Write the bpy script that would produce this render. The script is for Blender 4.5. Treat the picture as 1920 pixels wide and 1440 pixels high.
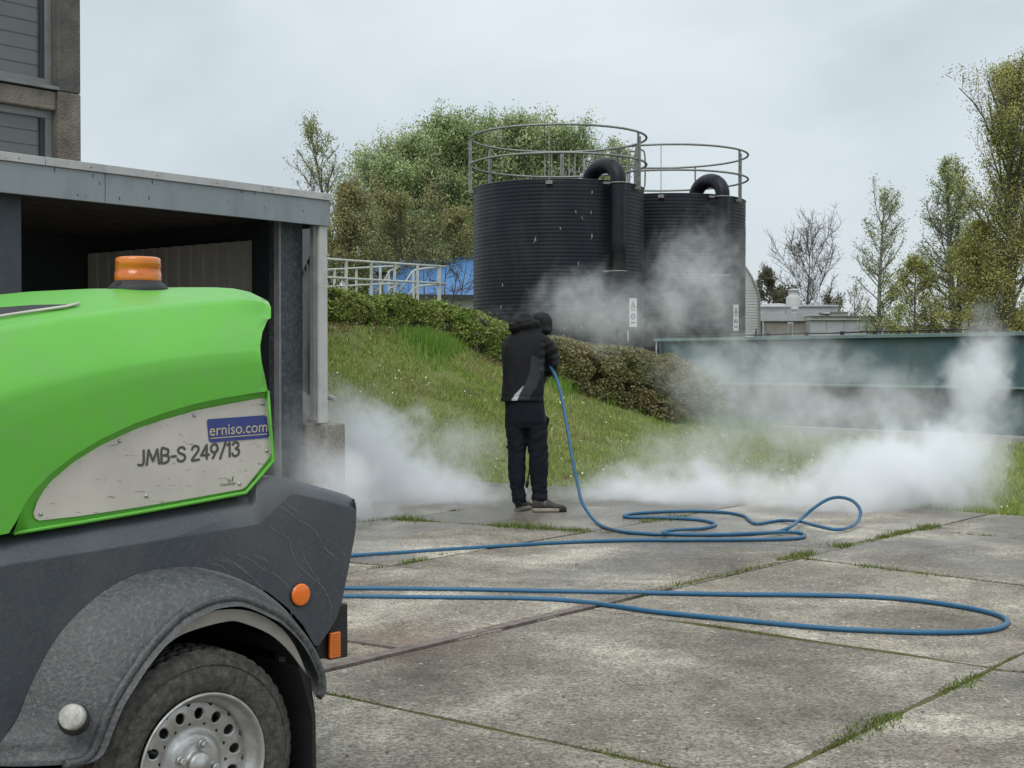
import bpy, bmesh, math, random
import numpy as np
from mathutils import Vector, Matrix, noise as mnoise

for o in list(bpy.data.objects):
    bpy.data.objects.remove(o)
sc = bpy.context.scene
COL = sc.collection
rnd = random.Random(7)

# ------------------------------------------------------------------ camera
F = 2650.0                      # focal length in pixels of a 1920 px wide frame
CH = 1.3                        # camera height in metres
TH = math.atan(40 / F)          # pitched down a little: horizon at y = 680
cam_d = bpy.data.cameras.new('camera')
cam_d.sensor_width = 36
cam_d.lens = F / 1920 * 36
cam_d.clip_start = 0.05
cam_d.clip_end = 3000
cam = bpy.data.objects.new('camera', cam_d)
COL.objects.link(cam)
cam.location = (0, 0, CH)
cam.rotation_euler = (math.pi / 2 - TH, 0, 0)
sc.camera = cam
cam_d.dof.use_dof = False

# ------------------------------------------------------------------ world (overcast)
SUN_EL, SUN_AZ = math.radians(50), math.radians(200)
wd = bpy.data.worlds.new("World")
sc.world = wd
wd.use_nodes = True
nt = wd.node_tree
nt.nodes.clear()
def N(t, kind, **kw):
    n = t.nodes.new(kind)
    for k, v in kw.items():
        setattr(n, k, v)
    return n
out = N(nt, 'ShaderNodeOutputWorld')
bg = N(nt, 'ShaderNodeBackground')
bg.inputs['Strength'].default_value = 0.1
sky = N(nt, 'ShaderNodeTexSky', sky_type='NISHITA', sun_disc=False, sun_elevation=SUN_EL, sun_rotation=SUN_AZ)
tc = N(nt, 'ShaderNodeTexCoord')
mp = N(nt, 'ShaderNodeMapping')
mp.inputs['Scale'].default_value = (1.0, 1.0, 1.9)
nz = N(nt, 'ShaderNodeTexNoise')
nz.inputs['Scale'].default_value = 3.2
nz.inputs['Detail'].default_value = 5
nz.inputs['Roughness'].default_value = 0.52
nz.inputs['Distortion'].default_value = 0.3
cr = N(nt, 'ShaderNodeValToRGB')
cr.color_ramp.elements[0].position = 0.30
cr.color_ramp.elements[0].color = (0.50, 0.565, 0.605, 1)
cr.color_ramp.elements[1].position = 0.72
cr.color_ramp.elements[1].color = (0.70, 0.755, 0.79, 1)
e = cr.color_ramp.elements.new(0.5)
e.color = (0.60, 0.665, 0.705, 1)
sep = N(nt, 'ShaderNodeSeparateXYZ')
grad = N(nt, 'ShaderNodeMapRange', interpolation_type='SMOOTHSTEP')   # overcast sky brightens towards the zenith
grad.inputs['From Min'].default_value = 0.2
grad.inputs['From Max'].default_value = 1.0
grad.inputs['To Min'].default_value = 10.0
grad.inputs['To Max'].default_value = 19.0
mul = N(nt, 'ShaderNodeVectorMath', operation='SCALE')
mx = N(nt, 'ShaderNodeMixRGB')
mx.inputs['Fac'].default_value = 0.93
nt.links.new(tc.outputs['Generated'], mp.inputs['Vector'])
nt.links.new(mp.outputs['Vector'], nz.inputs['Vector'])
nt.links.new(nz.outputs['Fac'], cr.inputs['Fac'])
nt.links.new(tc.outputs['Generated'], sep.inputs['Vector'])
nt.links.new(sep.outputs['Z'], grad.inputs['Value'])
nt.links.new(cr.outputs['Color'], mul.inputs[0])
nt.links.new(grad.outputs['Result'], mul.inputs['Scale'])
nt.links.new(sky.outputs['Color'], mx.inputs['Color1'])
nt.links.new(mul.outputs['Vector'], mx.inputs['Color2'])
nt.links.new(mx.outputs['Color'], bg.inputs['Color'])
nt.links.new(bg.outputs['Background'], out.inputs['Surface'])

sun_d = bpy.data.lights.new('sun', 'SUN')
sun_d.energy = 1.1
sun_d.angle = math.radians(35)
sun_d.color = (1.0, 0.97, 0.93)
sun = bpy.data.objects.new('sun', sun_d)
COL.objects.link(sun)
sun.location = (-5, -5, 30)
sd = Vector((math.sin(SUN_AZ) * math.cos(SUN_EL), math.cos(SUN_AZ) * math.cos(SUN_EL), math.sin(SUN_EL)))
sun.rotation_euler = sd.to_track_quat('Z', 'Y').to_euler()

sc.view_settings.view_transform = 'Standard'
sc.view_settings.look = 'None'
sc.view_settings.exposure = 0.22
sc.view_settings.gamma = 1
sc.view_settings.use_curve_mapping = False
sc.render.engine = 'CYCLES'
cy = sc.cycles
cy.use_denoising = True
try:
    cy.denoiser = 'OPENIMAGEDENOISE'
except Exception:
    pass
cy.max_bounces = 12
cy.diffuse_bounces = 3
cy.glossy_bounces = 3
cy.transparent_max_bounces = 24
cy.volume_bounces = 8
cy.volume_step_rate = 0.45
cy.volume_max_steps = 400
cy.use_adaptive_sampling = True
cy.adaptive_threshold = 0.015
cy.sample_clamp_indirect = 6

# ------------------------------------------------------------------ pixel -> world
_cam = Vector((0, 0, CH))
def ray(px, py):
    x = (px - 960) / F
    y = (720 - py) / F
    return Vector((x, math.cos(TH) + y * math.sin(TH), -math.sin(TH) + y * math.cos(TH)))
def P(px, py, d):               # point seen at (px,py), d metres ahead
    r = ray(px, py)
    return _cam + r * (d / r.y)
def G(px, py, z=0.0):           # point seen at (px,py) lying at height z
    r = ray(px, py)
    return _cam + r * ((z - CH) / r.z)

# ------------------------------------------------------------------ object helpers
def tag(o, label=None, cat=None, group=None, kind=None):
    if label: o['label'] = label
    if cat: o['category'] = cat
    if group: o['group'] = group
    if kind: o['kind'] = kind
    return o
_w = {}
def link(o, parent=None, local=False):
    COL.objects.link(o)
    if parent is not None:
        o.parent = parent
        pw, pl = _w[parent.name]
        if not (local or pl):
            o.location = -pw
        _w[o.name] = (Vector((0, 0, 0)), local or pl)
    else:
        _w[o.name] = (Vector(o.location), local)
    return o
def empty(name, loc=(0, 0, 0), label=None, cat=None, group=None, rz=0, local=False):
    o = bpy.data.objects.new(name, None)
    o.location = loc
    o.rotation_euler = (0, 0, rz)
    o.empty_display_size = 0.2
    link(o, None, local)
    return tag(o, label, cat, group)
def fast_mesh(name, V, Fc):
    V = np.asarray(V, dtype=np.float32)
    Fc = np.asarray(Fc, dtype=np.int32)
    m = bpy.data.meshes.new(name)
    k = Fc.shape[1]
    m.vertices.add(len(V)); m.vertices.foreach_set('co', V.ravel())
    m.loops.add(Fc.size); m.loops.foreach_set('vertex_index', Fc.ravel())
    m.polygons.add(len(Fc))
    m.polygons.foreach_set('loop_start', np.arange(0, Fc.size, k, dtype=np.int32))
    try:
        m.polygons.foreach_set('loop_total', np.full(len(Fc), k, dtype=np.int32))
    except Exception:
        pass
    m.update(calc_edges=True)
    m.validate()
    return m
def obj_from(name, mesh, mat, parent=None, local=False, smooth=False):
    o = bpy.data.objects.new(name, mesh)
    if mat is not None and len(mesh.materials) == 0:
        mesh.materials.append(mat)
    if smooth:
        mesh.polygons.foreach_set('use_smooth', [True] * len(mesh.polygons))
    return link(o, parent, local)

class MB:
    def __init__(s):
        s.v = []; s.f = []; s.sm = []
    def quad(s, *pts, sm=False):
        n = len(s.v); s.v += [tuple(p) for p in pts]; s.f.append(tuple(range(n, n + len(pts)))); s.sm.append(sm); return s
    def grid(s, rows, closed=False, sm=True, flip=False):
        n0 = len(s.v); m = len(rows[0])
        for r in rows: s.v += [tuple(p) for p in r]
        for i in range(len(rows) - 1):
            for j in range(m if closed else m - 1):
                a = n0 + i * m + j; b = n0 + i * m + (j + 1) % m
                c = b + m; d = a + m
                s.f.append((a, d, c, b) if flip else (a, b, c, d)); s.sm.append(sm)
        return s
    def box(s, lo, hi, M=None):
        (x0, y0, z0), (x1, y1, z1) = lo, hi
        c = [(x0, y0, z0), (x1, y0, z0), (x1, y1, z0), (x0, y1, z0), (x0, y0, z1), (x1, y0, z1), (x1, y1, z1), (x0, y1, z1)]
        if M is not None: c = [tuple(M @ Vector(p)) for p in c]
        n = len(s.v); s.v += c
        for f in ((0, 3, 2, 1), (4, 5, 6, 7), (0, 1, 5, 4), (1, 2, 6, 5), (2, 3, 7, 6), (3, 0, 4, 7)):
            s.f.append(tuple(n + i for i in f)); s.sm.append(False)
        return s
    def beam(s, a, b, w, h, up=(0, 0, 1)):
        a, b = Vector(a), Vector(b)
        d = (b - a); L = d.length; d.normalize()
        u = Vector(up); x = d.cross(u)
        if x.length < 1e-4: x = d.cross(Vector((1, 0, 0)))
        x.normalize(); y = x.cross(d)
        M = Matrix((( x.x, d.x, y.x, a.x), (x.y, d.y, y.y, a.y), (x.z, d.z, y.z, a.z), (0, 0, 0, 1)))
        return s.box((-w / 2, 0, -h / 2), (w / 2, L, h / 2), M)
    def tube(s, pts, r, n=8, cap=True, closed=False, scale=None):
        pts = [Vector(p) for p in pts]
        if not hasattr(r, '__len__'): r = [r] * len(pts)
        rows = []; ref = None
        K = len(pts)
        for i, p in enumerate(pts):
            if closed: t = pts[(i + 1) % K] - pts[i - 1]
            else: t = pts[min(i + 1, K - 1)] - pts[max(i - 1, 0)]
            if t.length < 1e-9: t = Vector((0, 0, 1))
            t.normalize()
            if ref is None:
                ref = Vector((0, 0, 1)) if abs(t.z) < 0.9 else Vector((1, 0, 0))
            x = ref - t * ref.dot(t); x.normalize(); ref = x
            y = t.cross(x)
            sx, sy = (1, 1) if scale is None else scale[i]
            rows.append([p + (x * math.cos(2 * math.pi * k / n) * sx + y * math.sin(2 * math.pi * k / n) * sy) * r[i] for k in range(n)])
        if closed: rows.append(rows[0])
        n0 = len(s.v)
        s.grid(rows, closed=True)
        if cap and not closed:
            s.f.append(tuple(n0 + k for k in reversed(range(n)))); s.sm.append(False)
            m = n0 + (len(rows) - 1) * n
            s.f.append(tuple(m + k for k in range(n))); s.sm.append(False)
        return s
    def lathe(s, prof, c=(0, 0, 0), n=32, axis='z', sm=True, close=False):
        rows = []
        for (r, h) in prof:
            row = []
            for k in range(n):
                a = 2 * math.pi * k / n
                if axis == 'z': row.append((c[0] + r * math.cos(a), c[1] + r * math.sin(a), c[2] + h))
                else: row.append((c[0] + r * math.cos(a), c[1] + h, c[2] + r * math.sin(a)))
            rows.append(row)
        s.grid(rows, closed=True, sm=sm)
        return s
    def prism(s, poly, d0, d1, fn):      # poly of (a,b); fn(a,b,d)->xyz
        n = len(s.v); k = len(poly)
        s.v += [tuple(fn(a, b, d0)) for a, b in poly] + [tuple(fn(a, b, d1)) for a, b in poly]
        s.f.append(tuple(range(n, n + k))); s.f.append(tuple(reversed(range(n + k, n + 2 * k)))); s.sm += [False, False]
        for i in range(k):
            j = (i + 1) % k
            s.f.append((n + j, n + i, n + k + i, n + k + j)); s.sm.append(False)
        return s
    def mesh(s, name):
        m = bpy.data.meshes.new(name)
        m.from_pydata(s.v, [], s.f)
        m.polygons.foreach_set('use_smooth', s.sm)
        bm = bmesh.new(); bm.from_mesh(m)
        bmesh.ops.recalc_face_normals(bm, faces=bm.faces)
        bm.to_mesh(m); bm.free()
        m.update()
        return m
    def build(s, name, mat, parent=None, local=False, bevel=0, weld=False):
        m = s.mesh(name)
        o = obj_from(name, m, mat, parent, local)
        if weld:
            md = o.modifiers.new('weld', 'WELD'); md.merge_threshold = 1e-4
        if bevel:
            md = o.modifiers.new('bevel', 'BEVEL'); md.width = bevel; md.segments = 2; md.limit_method = 'ANGLE'; md.angle_limit = math.radians(35)
        return o
def copy_tree(o, parent=None):
    c = o.copy(); COL.objects.link(c)
    if parent is not None: c.parent = parent
    _w[c.name] = _w.get(o.name, (Vector(), False))
    for ch in list(o.children): copy_tree(ch, c)
    return c
def smooth_curve(pts, per=8, closed=False):      # Catmull-Rom
    pts = [Vector(p) for p in pts]; K = len(pts); out = []
    rng_ = range(K) if closed else range(K - 1)
    for i in rng_:
        if closed: a, b, c, d = pts[i - 1], pts[i], pts[(i + 1) % K], pts[(i + 2) % K]
        else: a, b, c, d = pts[max(i - 1, 0)], pts[i], pts[i + 1], pts[min(i + 2, K - 1)]
        for k in range(per):
            t = k / per
            out.append(0.5 * ((2 * b) + (c - a) * t + (2 * a - 5 * b + 4 * c - d) * t * t + (3 * b - a - 3 * c + d) * t ** 3))
    if not closed: out.append(pts[-1])
    return out
def interp(xs, ys, x):
    return float(np.interp(x, xs, ys))

# ------------------------------------------------------------------ materials
def material(name, col, rough=0.6, metal=0.0, col2=None, nscale=8, amount=0.5, bump=0.0, bscale=60, bdist=0.01,
             spec=0.5, detail=5, stretch=None, island=0.0, objrand=0.0, trans=0.0, rough2=None, ramp=(0.35, 0.65), dirt=None, dirt_scale=3, dirt_amt=0.4, transl=0.0, coat=0.0):
    m = bpy.data.materials.new(name); m.use_nodes = True
    t = m.node_tree; b = t.nodes['Principled BSDF']; L = t.links.new
    b.inputs['Roughness'].default_value = rough; b.inputs['Metallic'].default_value = metal
    b.inputs['Specular IOR Level'].default_value = spec
    if trans: b.inputs['Transmission Weight'].default_value = trans
    if coat: b.inputs['Coat Weight'].default_value = coat
    tc = N(t, 'ShaderNodeTexCoord'); mp = N(t, 'ShaderNodeMapping')
    L(tc.outputs['Object'], mp.inputs['Vector'])
    if stretch: mp.inputs['Scale'].default_value = stretch
    c2 = col2 or tuple(c * 0.7 for c in col)
    nz = N(t, 'ShaderNodeTexNoise'); nz.inputs['Scale'].default_value = nscale; nz.inputs['Detail'].default_value = detail
    nz.inputs['Roughness'].default_value = 0.6
    L(mp.outputs['Vector'], nz.inputs['Vector'])
    mr = N(t, 'ShaderNodeMapRange'); mr.inputs['From Min'].default_value = ramp[0]; mr.inputs['From Max'].default_value = ramp[1]
    mr.inputs['To Max'].default_value = amount
    L(nz.outputs['Fac'], mr.inputs['Value'])
    mx = N(t, 'ShaderNodeMixRGB'); mx.inputs['Color1'].default_value = (*col, 1); mx.inputs['Color2'].default_value = (*c2, 1)
    L(mr.outputs['Result'], mx.inputs['Fac'])
    cur = mx.outputs['Color']
    if dirt:
        n2 = N(t, 'ShaderNodeTexNoise'); n2.inputs['Scale'].default_value = dirt_scale; n2.inputs['Detail'].default_value = 8; n2.inputs['Roughness'].default_value = 0.7
        L(mp.outputs['Vector'], n2.inputs['Vector'])
        r2 = N(t, 'ShaderNodeMapRange'); r2.inputs['From Min'].default_value = 0.48; r2.inputs['From Max'].default_value = 0.68; r2.inputs['To Max'].default_value = dirt_amt
        L(n2.outputs['Fac'], r2.inputs['Value'])
        m2 = N(t, 'ShaderNodeMixRGB'); m2.inputs['Color2'].default_value = (*dirt, 1)
        L(r2.outputs['Result'], m2.inputs['Fac']); L(cur, m2.inputs['Color1']); cur = m2.outputs['Color']
    if island or objrand:
        hs = N(t, 'ShaderNodeHueSaturation')
        if island:
            gi = N(t, 'ShaderNodeNewGeometry'); src = gi.outputs['Random Per Island']; amt = island
        else:
            gi = N(t, 'ShaderNodeObjectInfo'); src = gi.outputs['Random']; amt = objrand
        r3 = N(t, 'ShaderNodeMapRange'); r3.inputs['To Min'].default_value = 1 - amt; r3.inputs['To Max'].default_value = 1 + amt
        L(src, r3.inputs['Value']); L(r3.outputs['Result'], hs.inputs['Value']); L(cur, hs.inputs['Color']); cur = hs.outputs['Color']
    L(cur, b.inputs['Base Color'])
    if rough2 is not None:
        r4 = N(t, 'ShaderNodeMapRange'); r4.inputs['From Min'].default_value = 0.35; r4.inputs['From Max'].default_value = 0.65
        r4.inputs['To Min'].default_value = rough; r4.inputs['To Max'].default_value = rough2
        L(nz.outputs['Fac'], r4.inputs['Value']); L(r4.outputs['Result'], b.inputs['Roughness'])
    if bump:
        nb = N(t, 'ShaderNodeTexNoise'); nb.inputs['Scale'].default_value = bscale; nb.inputs['Detail'].default_value = 4
        L(mp.outputs['Vector'], nb.inputs['Vector'])
        bp = N(t, 'ShaderNodeBump'); bp.inputs['Strength'].default_value = bump; bp.inputs['Distance'].default_value = bdist
        L(nb.outputs['Fac'], bp.inputs['Height']); L(bp.outputs['Normal'], b.inputs['Normal'])
    if transl:
        tr = N(t, 'ShaderNodeBsdfTranslucent'); ms = N(t, 'ShaderNodeMixShader'); ms.inputs['Fac'].default_value = transl
        L(cur, tr.inputs['Color']); L(b.outputs['BSDF'], ms.inputs[1]); L(tr.outputs['BSDF'], ms.inputs[2])
        L(ms.outputs['Shader'], t.nodes['Material Output'].inputs['Surface'])
    return m
M = {}
def slab_material():
    m = bpy.data.materials.new('aggregate_concrete'); m.use_nodes = True
    t = m.node_tree; b = t.nodes['Principled BSDF']; L = t.links.new
    geo = N(t, 'ShaderNodeNewGeometry'); oi = N(t, 'ShaderNodeObjectInfo')
    pos = geo.outputs['Position']
    big = N(t, 'ShaderNodeTexNoise'); big.inputs['Scale'].default_value = 0.9; big.inputs['Detail'].default_value = 8; big.inputs['Roughness'].default_value = 0.62; big.inputs['Distortion'].default_value = 0.6
    add = N(t, 'ShaderNodeVectorMath', operation='ADD'); sc_ = N(t, 'ShaderNodeVectorMath', operation='SCALE')
    cmb = N(t, 'ShaderNodeCombineXYZ'); L(oi.outputs['Random'], cmb.inputs['X']); L(oi.outputs['Random'], cmb.inputs['Z'])
    L(cmb.outputs['Vector'], sc_.inputs[0]); sc_.inputs['Scale'].default_value = 3.0
    L(pos, add.inputs[0]); L(sc_.outputs['Vector'], add.inputs[1])
    L(add.outputs['Vector'], big.inputs['Vector'])
    c1 = N(t, 'ShaderNodeValToRGB'); cr = c1.color_ramp
    cr.elements[0].position = 0.30; cr.elements[0].color = (0.145, 0.120, 0.090, 1)
    cr.elements[1].position = 0.68; cr.elements[1].color = (0.60, 0.535, 0.43, 1)
    e = cr.elements.new(0.44); e.color = (0.25, 0.213, 0.165, 1)
    e = cr.elements.new(0.54); e.color = (0.335, 0.292, 0.230, 1)
    L(big.outputs['Fac'], c1.inputs['Fac'])
    # stones of the exposed aggregate
    vo = N(t, 'ShaderNodeTexVoronoi'); vo.inputs['Scale'].default_value = 105; vo.inputs['Randomness'].default_value = 1
    L(pos, vo.inputs['Vector'])
    sx = N(t, 'ShaderNodeSeparateColor'); L(vo.outputs['Color'], sx.inputs['Color'])
    mr = N(t, 'ShaderNodeMapRange'); mr.inputs['To Min'].default_value = 0.45; mr.inputs['To Max'].default_value = 1.55
    L(sx.outputs['Red'], mr.inputs['Value'])
    mm = N(t, 'ShaderNodeVectorMath', operation='SCALE'); L(c1.outputs['Color'], mm.inputs[0]); L(mr.outputs['Result'], mm.inputs['Scale'])
    # pale chips and dark specks
    v2 = N(t, 'ShaderNodeTexVoronoi'); v2.inputs['Scale'].default_value = 34; L(pos, v2.inputs['Vector'])
    s2 = N(t, 'ShaderNodeSeparateColor'); L(v2.outputs['Color'], s2.inputs['Color'])
    g2 = N(t, 'ShaderNodeMath', operation='GREATER_THAN'); g2.inputs[1].default_value = 0.95; L(s2.outputs['Green'], g2.inputs[0])
    d2 = N(t, 'ShaderNodeMath', operation='LESS_THAN'); d2.inputs[1].default_value = 0.3; L(v2.outputs['Distance'], d2.inputs[0])
    k2 = N(t, 'ShaderNodeMath', operation='MULTIPLY'); L(g2.outputs[0], k2.inputs[0]); L(d2.outputs[0], k2.inputs[1])
    mxa = N(t, 'ShaderNodeMixRGB'); mxa.inputs['Color2'].default_value = (0.62, 0.58, 0.49, 1); L(k2.outputs[0], mxa.inputs['Fac']); L(mm.outputs['Vector'], mxa.inputs['Color1'])
    # middle-scale blotches
    md = N(t, 'ShaderNodeTexNoise'); md.inputs['Scale'].default_value = 5; md.inputs['Detail'].default_value = 8; md.inputs['Roughness'].default_value = 0.7; L(pos, md.inputs['Vector'])
    r5 = N(t, 'ShaderNodeMapRange'); r5.inputs['From Min'].default_value = 0.3; r5.inputs['From Max'].default_value = 0.7; r5.inputs['To Min'].default_value = 0.74; r5.inputs['To Max'].default_value = 1.25
    L(md.outputs['Fac'], r5.inputs['Value'])
    m5 = N(t, 'ShaderNodeVectorMath', operation='SCALE'); L(mxa.outputs['Color'], m5.inputs[0]); L(r5.outputs['Result'], m5.inputs['Scale'])
    # rust bleeding near the steel edging
    dist = N(t, 'ShaderNodeVectorMath', operation='DISTANCE')
    rp = G(775, 1203); dist.inputs[1].default_value = (rp.x, rp.y, 0)
    L(pos, dist.inputs[0])
    rr = N(t, 'ShaderNodeMapRange'); rr.inputs['From Min'].default_value = 0.5; rr.inputs['From Max'].default_value = 0.0; rr.inputs['To Max'].default_value = 0.55
    L(dist.outputs['Value'], rr.inputs['Value'])
    mk = N(t, 'ShaderNodeMath', operation='MULTIPLY'); L(rr.outputs['Result'], mk.inputs[0]); L(md.outputs['Fac'], mk.inputs[1])
    m6 = N(t, 'ShaderNodeMixRGB'); m6.inputs['Color2'].default_value = (0.22, 0.085, 0.035, 1); L(mk.outputs[0], m6.inputs['Fac']); L(m5.outputs['Vector'], m6.inputs['Color1'])
    # wetness: darker and glossier, more of it near the work
    wn = N(t, 'ShaderNodeTexNoise'); wn.inputs['Scale'].default_value = 0.55; wn.inputs['Detail'].default_value = 6; wn.inputs['Distortion'].default_value = 0.8; L(pos, wn.inputs['Vector'])
    sp = N(t, 'ShaderNodeSeparateXYZ'); L(pos, sp.inputs['Vector'])
    wy = N(t, 'ShaderNodeMapRange'); wy.inputs['From Min'].default_value = 6.5; wy.inputs['From Max'].default_value = 11; wy.inputs['To Min'].default_value = -0.08; wy.inputs['To Max'].default_value = 0.22
    L(sp.outputs['Y'], wy.inputs['Value'])
    wa = N(t, 'ShaderNodeMath', operation='ADD'); L(wn.outputs['Fac'], wa.inputs[0]); L(wy.outputs['Result'], wa.inputs[1])
    wr = N(t, 'ShaderNodeMapRange', interpolation_type='SMOOTHSTEP'); wr.inputs['From Min'].default_value = 0.5; wr.inputs['From Max'].default_value = 0.72
    L(wa.outputs[0], wr.inputs['Value'])
    hv = N(t, 'ShaderNodeMapRange'); hv.inputs['To Min'].default_value = 1.0; hv.inputs['To Max'].default_value = 0.62; L(wr.outputs['Result'], hv.inputs['Value'])
    m7 = N(t, 'ShaderNodeVectorMath', operation='SCALE'); L(m6.outputs['Color'], m7.inputs[0]); L(hv.outputs['Result'], m7.inputs['Scale'])
    hs = N(t, 'ShaderNodeHueSaturation'); L(m7.outputs['Vector'], hs.inputs['Color'])
    ro = N(t, 'ShaderNodeMapRange'); ro.inputs['To Min'].default_value = 0.62; ro.inputs['To Max'].default_value = 0.95; L(oi.outputs['Random'], ro.inputs['Value']); L(ro.outputs['Result'], hs.inputs['Value'])
    L(hs.outputs['Color'], b.inputs['Base Color'])
    rw = N(t, 'ShaderNodeMapRange'); rw.inputs['To Min'].default_value = 0.85; rw.inputs['To Max'].default_value = 0.33; L(wr.outputs['Result'], rw.inputs['Value'])
    L(rw.outputs['Result'], b.inputs['Roughness'])
    bp = N(t, 'ShaderNodeBump'); bp.inputs['Strength'].default_value = 0.55; bp.inputs['Distance'].default_value = 0.006
    ad = N(t, 'ShaderNodeMath', operation='SUBTRACT'); ad.inputs[0].default_value = 1.0; L(vo.outputs['Distance'], ad.inputs[1])
    L(ad.outputs[0], bp.inputs['Height']); L(bp.outputs['Normal'], b.inputs['Normal'])
    return m
M['slab'] = slab_material()
M['soil'] = material('joint_soil', (0.07, 0.06, 0.045), 0.95, col2=(0.05, 0.065, 0.02), nscale=6, amount=0.9, bump=0.8, bscale=80)
M['steel_edge'] = material('rusty_edging', (0.13, 0.095, 0.08), 0.6, 0.2, col2=(0.24, 0.20, 0.17), nscale=14, amount=0.8, bump=0.5, bscale=50)
# ================================================================== YARD (slabs)
DA = Vector((0.8, 1.0, 0)).normalized()          # direction of the long joints and of the buildings
DB = Vector((-DA.y, DA.x, 0))
base = MB(); base.quad((-400, -60, -0.06), (400, -60, -0.06), (400, 1500, -0.06), (-400, 1500, -0.06))
ground = base.build('ground', M['soil']); tag(ground, kind='structure')
def line_px(p, q): return G(*p), G(*q)
def side(l, p): a, b = l; return (b.x - a.x) * (p[1] - a.y) - (b.y - a.y) * (p[0] - a.x)
def clip(poly, l, sign):
    outp = []
    for i in range(len(poly)):
        p, q = poly[i], poly[(i + 1) % len(poly)]
        sp_, sq_ = side(l, p) * sign, side(l, q) * sign
        if sp_ >= 0: outp.append(p)
        if sp_ * sq_ < 0:
            t = sp_ / (sp_ - sq_); outp.append((p[0] + (q[0] - p[0]) * t, p[1] + (q[1] - p[1]) * t))
    return outp
def shift(l, v): return (l[0] + v, l[1] + v)
Lm1 = line_px((809, 963), (1000, 938))
L0 = line_px((653, 1075), (1104, 997))
L1 = line_px((600, 1262), (1750, 988))
L2 = line_px((1475, 1440), (1920, 1225))
L3 = shift(L2, -DB * 3.2)
edge_line = line_px((1200, 921), (1850, 962))    # where the paving ends at the grass
BIG = [(-30, -8), (40, -8), (40, 60), (-30, 60)]
def cut_line(p, q): return line_px(p, q)
cols = [
    (None, Lm1, [cut_line((700, 1055), (740, 1062))]),
    (Lm1, L0, [cut_line((653, 1055), (740, 1062)), cut_line((719, 973), (1097, 997))]),
    (L0, L1, [cut_line((638, 1199), (766, 1218)), cut_line((740, 1064), (1245, 1103)), cut_line((1110, 997), (1557, 1028))]),
    (L1, L2, [cut_line((605, 1298), (1240, 1435)), cut_line((1150, 1148), (1860, 1252)), cut_line((1490, 1045), (1920, 1098)), cut_line((1744, 997), (1920, 1012))]),
    (L2, L3, [cut_line((1857, 1255), (1920, 1260)), shift(cut_line((1857, 1255), (1920, 1260)), DA * 3.2), shift(cut_line((1490, 1045), (1920, 1098)), DA * 1.2)]),
    (L3, None, [shift(cut_line((1857, 1255), (1920, 1260)), DA * 1.0)]),
]
def resample_noisy(poly, step, amp, seed):
    r = random.Random(seed); outp = []
    for i in range(len(poly)):
        a, b = Vector((*poly[i], 0)), Vector((*poly[(i + 1) % len(poly)], 0))
        L = (b - a).length; n = max(1, min(160, int(L / step))); d = (b - a) / max(L, 1e-6); nn = Vector((-d.y, d.x, 0))
        for k in range(n):
            p = a.lerp(b, k / n)
            o = 0 if k == 0 else amp * (mnoise.noise(Vector((p.x * 3, p.y * 3, seed))) * 1.4 + r.uniform(-0.5, 0.5))
            outp.append((p.x + nn.x * o, p.y + nn.y * o))
    return outp
slab_polys = []
for ci, (la, lb, cuts) in enumerate(cols):
    poly = list(BIG)
    if la: poly = clip(poly, la, -1)
    if lb: poly = clip(poly, lb, 1)
    poly = clip(poly, edge_line, -1)
    strips = []; rest = poly
    for c in cuts:
        near = clip(rest, c, -1); rest = clip(rest, c, 1)
        strips.append(near)
    strips.append(rest)
    for pl in strips:
        if len(pl) < 3: continue
        slab_polys.append(pl)
def inset(poly, g):
    cx = sum(p[0] for p in poly) / len(poly); cyy = sum(p[1] for p in poly) / len(poly)
    sgn = 1 if sum((poly[i][0] * poly[(i + 1) % len(poly)][1] - poly[(i + 1) % len(poly)][0] * poly[i][1]) for i in range(len(poly))) > 0 else -1
    res = poly
    for i in range(len(poly)):
        a = Vector((*poly[i], 0)); b = Vector((*poly[(i + 1) % len(poly)], 0))
        d = (b - a)
        if d.length < 1e-5: continue
        d.normalize(); nn = Vector((-d.y, d.x, 0)) * g * sgn
        res = clip(res, (a + nn, b + nn), sgn)
        if len(res) < 3: return None
    return res
k = 0
for pl in slab_polys:
    q = inset(pl, 0.013)
    if not q: continue
    q = resample_noisy(q, 0.12, 0.006, k + 3)
    zt = 0.0 + (0.004 if k % 3 == 0 else 0) - (0.003 if k % 4 == 1 else 0)
    mb = MB(); mb.prism(q, zt, -0.055, lambda a, b, d: (a, b, d))
    o = mb.build('slab', M['slab'], ground, bevel=0.004)
    k += 1
# rusty steel edging along the long joint
def strip_on_line(l, p0, p1, w, off, z):
    a, b = G(*p0), G(*p1)
    d = (l[1] - l[0]).normalized(); n = Vector((-d.y, d.x, 0))
    a = l[0] + d * (a - l[0]).dot(d) + n * off; b = l[0] + d * (b - l[0]).dot(d) + n * off
    return a, b, n
a, b, n = strip_on_line(L1, (600, 1262), (1250, 1103), 0.05, 0.045, 0)
mb = MB(); K = 60
rows = [[], []]
for i in range(K + 1):
    p = a.lerp(b, i / K); j = 0.006 * mnoise.noise(p * 4)
    w = 0.034 + 0.006 * mnoise.noise(p * 2.3 + Vector((5, 0, 0)))
    rows[0].append(p + n * (j - w) + Vector((0, 0, 0.008))); rows[1].append(p + n * (j + w) + Vector((0, 0, 0.008)))
low = [[Vector((p.x, p.y, -0.02)) for p in r] for r in rows]
mb.grid([low[0], rows[0], rows[1], low[1]], sm=False)
mb.build('edging_strip', M['steel_edge'], ground)
l8 = cut_line((638, 1199), (766, 1218))
a8, b8 = G(560, 1187), G(762, 1217)
mb = MB(); mb.beam(a8 + Vector((0, 0, -0.005)), b8 + Vector((0, 0, -0.005)), 0.055, 0.028)
mb.build('edging_strip', M['steel_edge'], ground)

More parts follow.
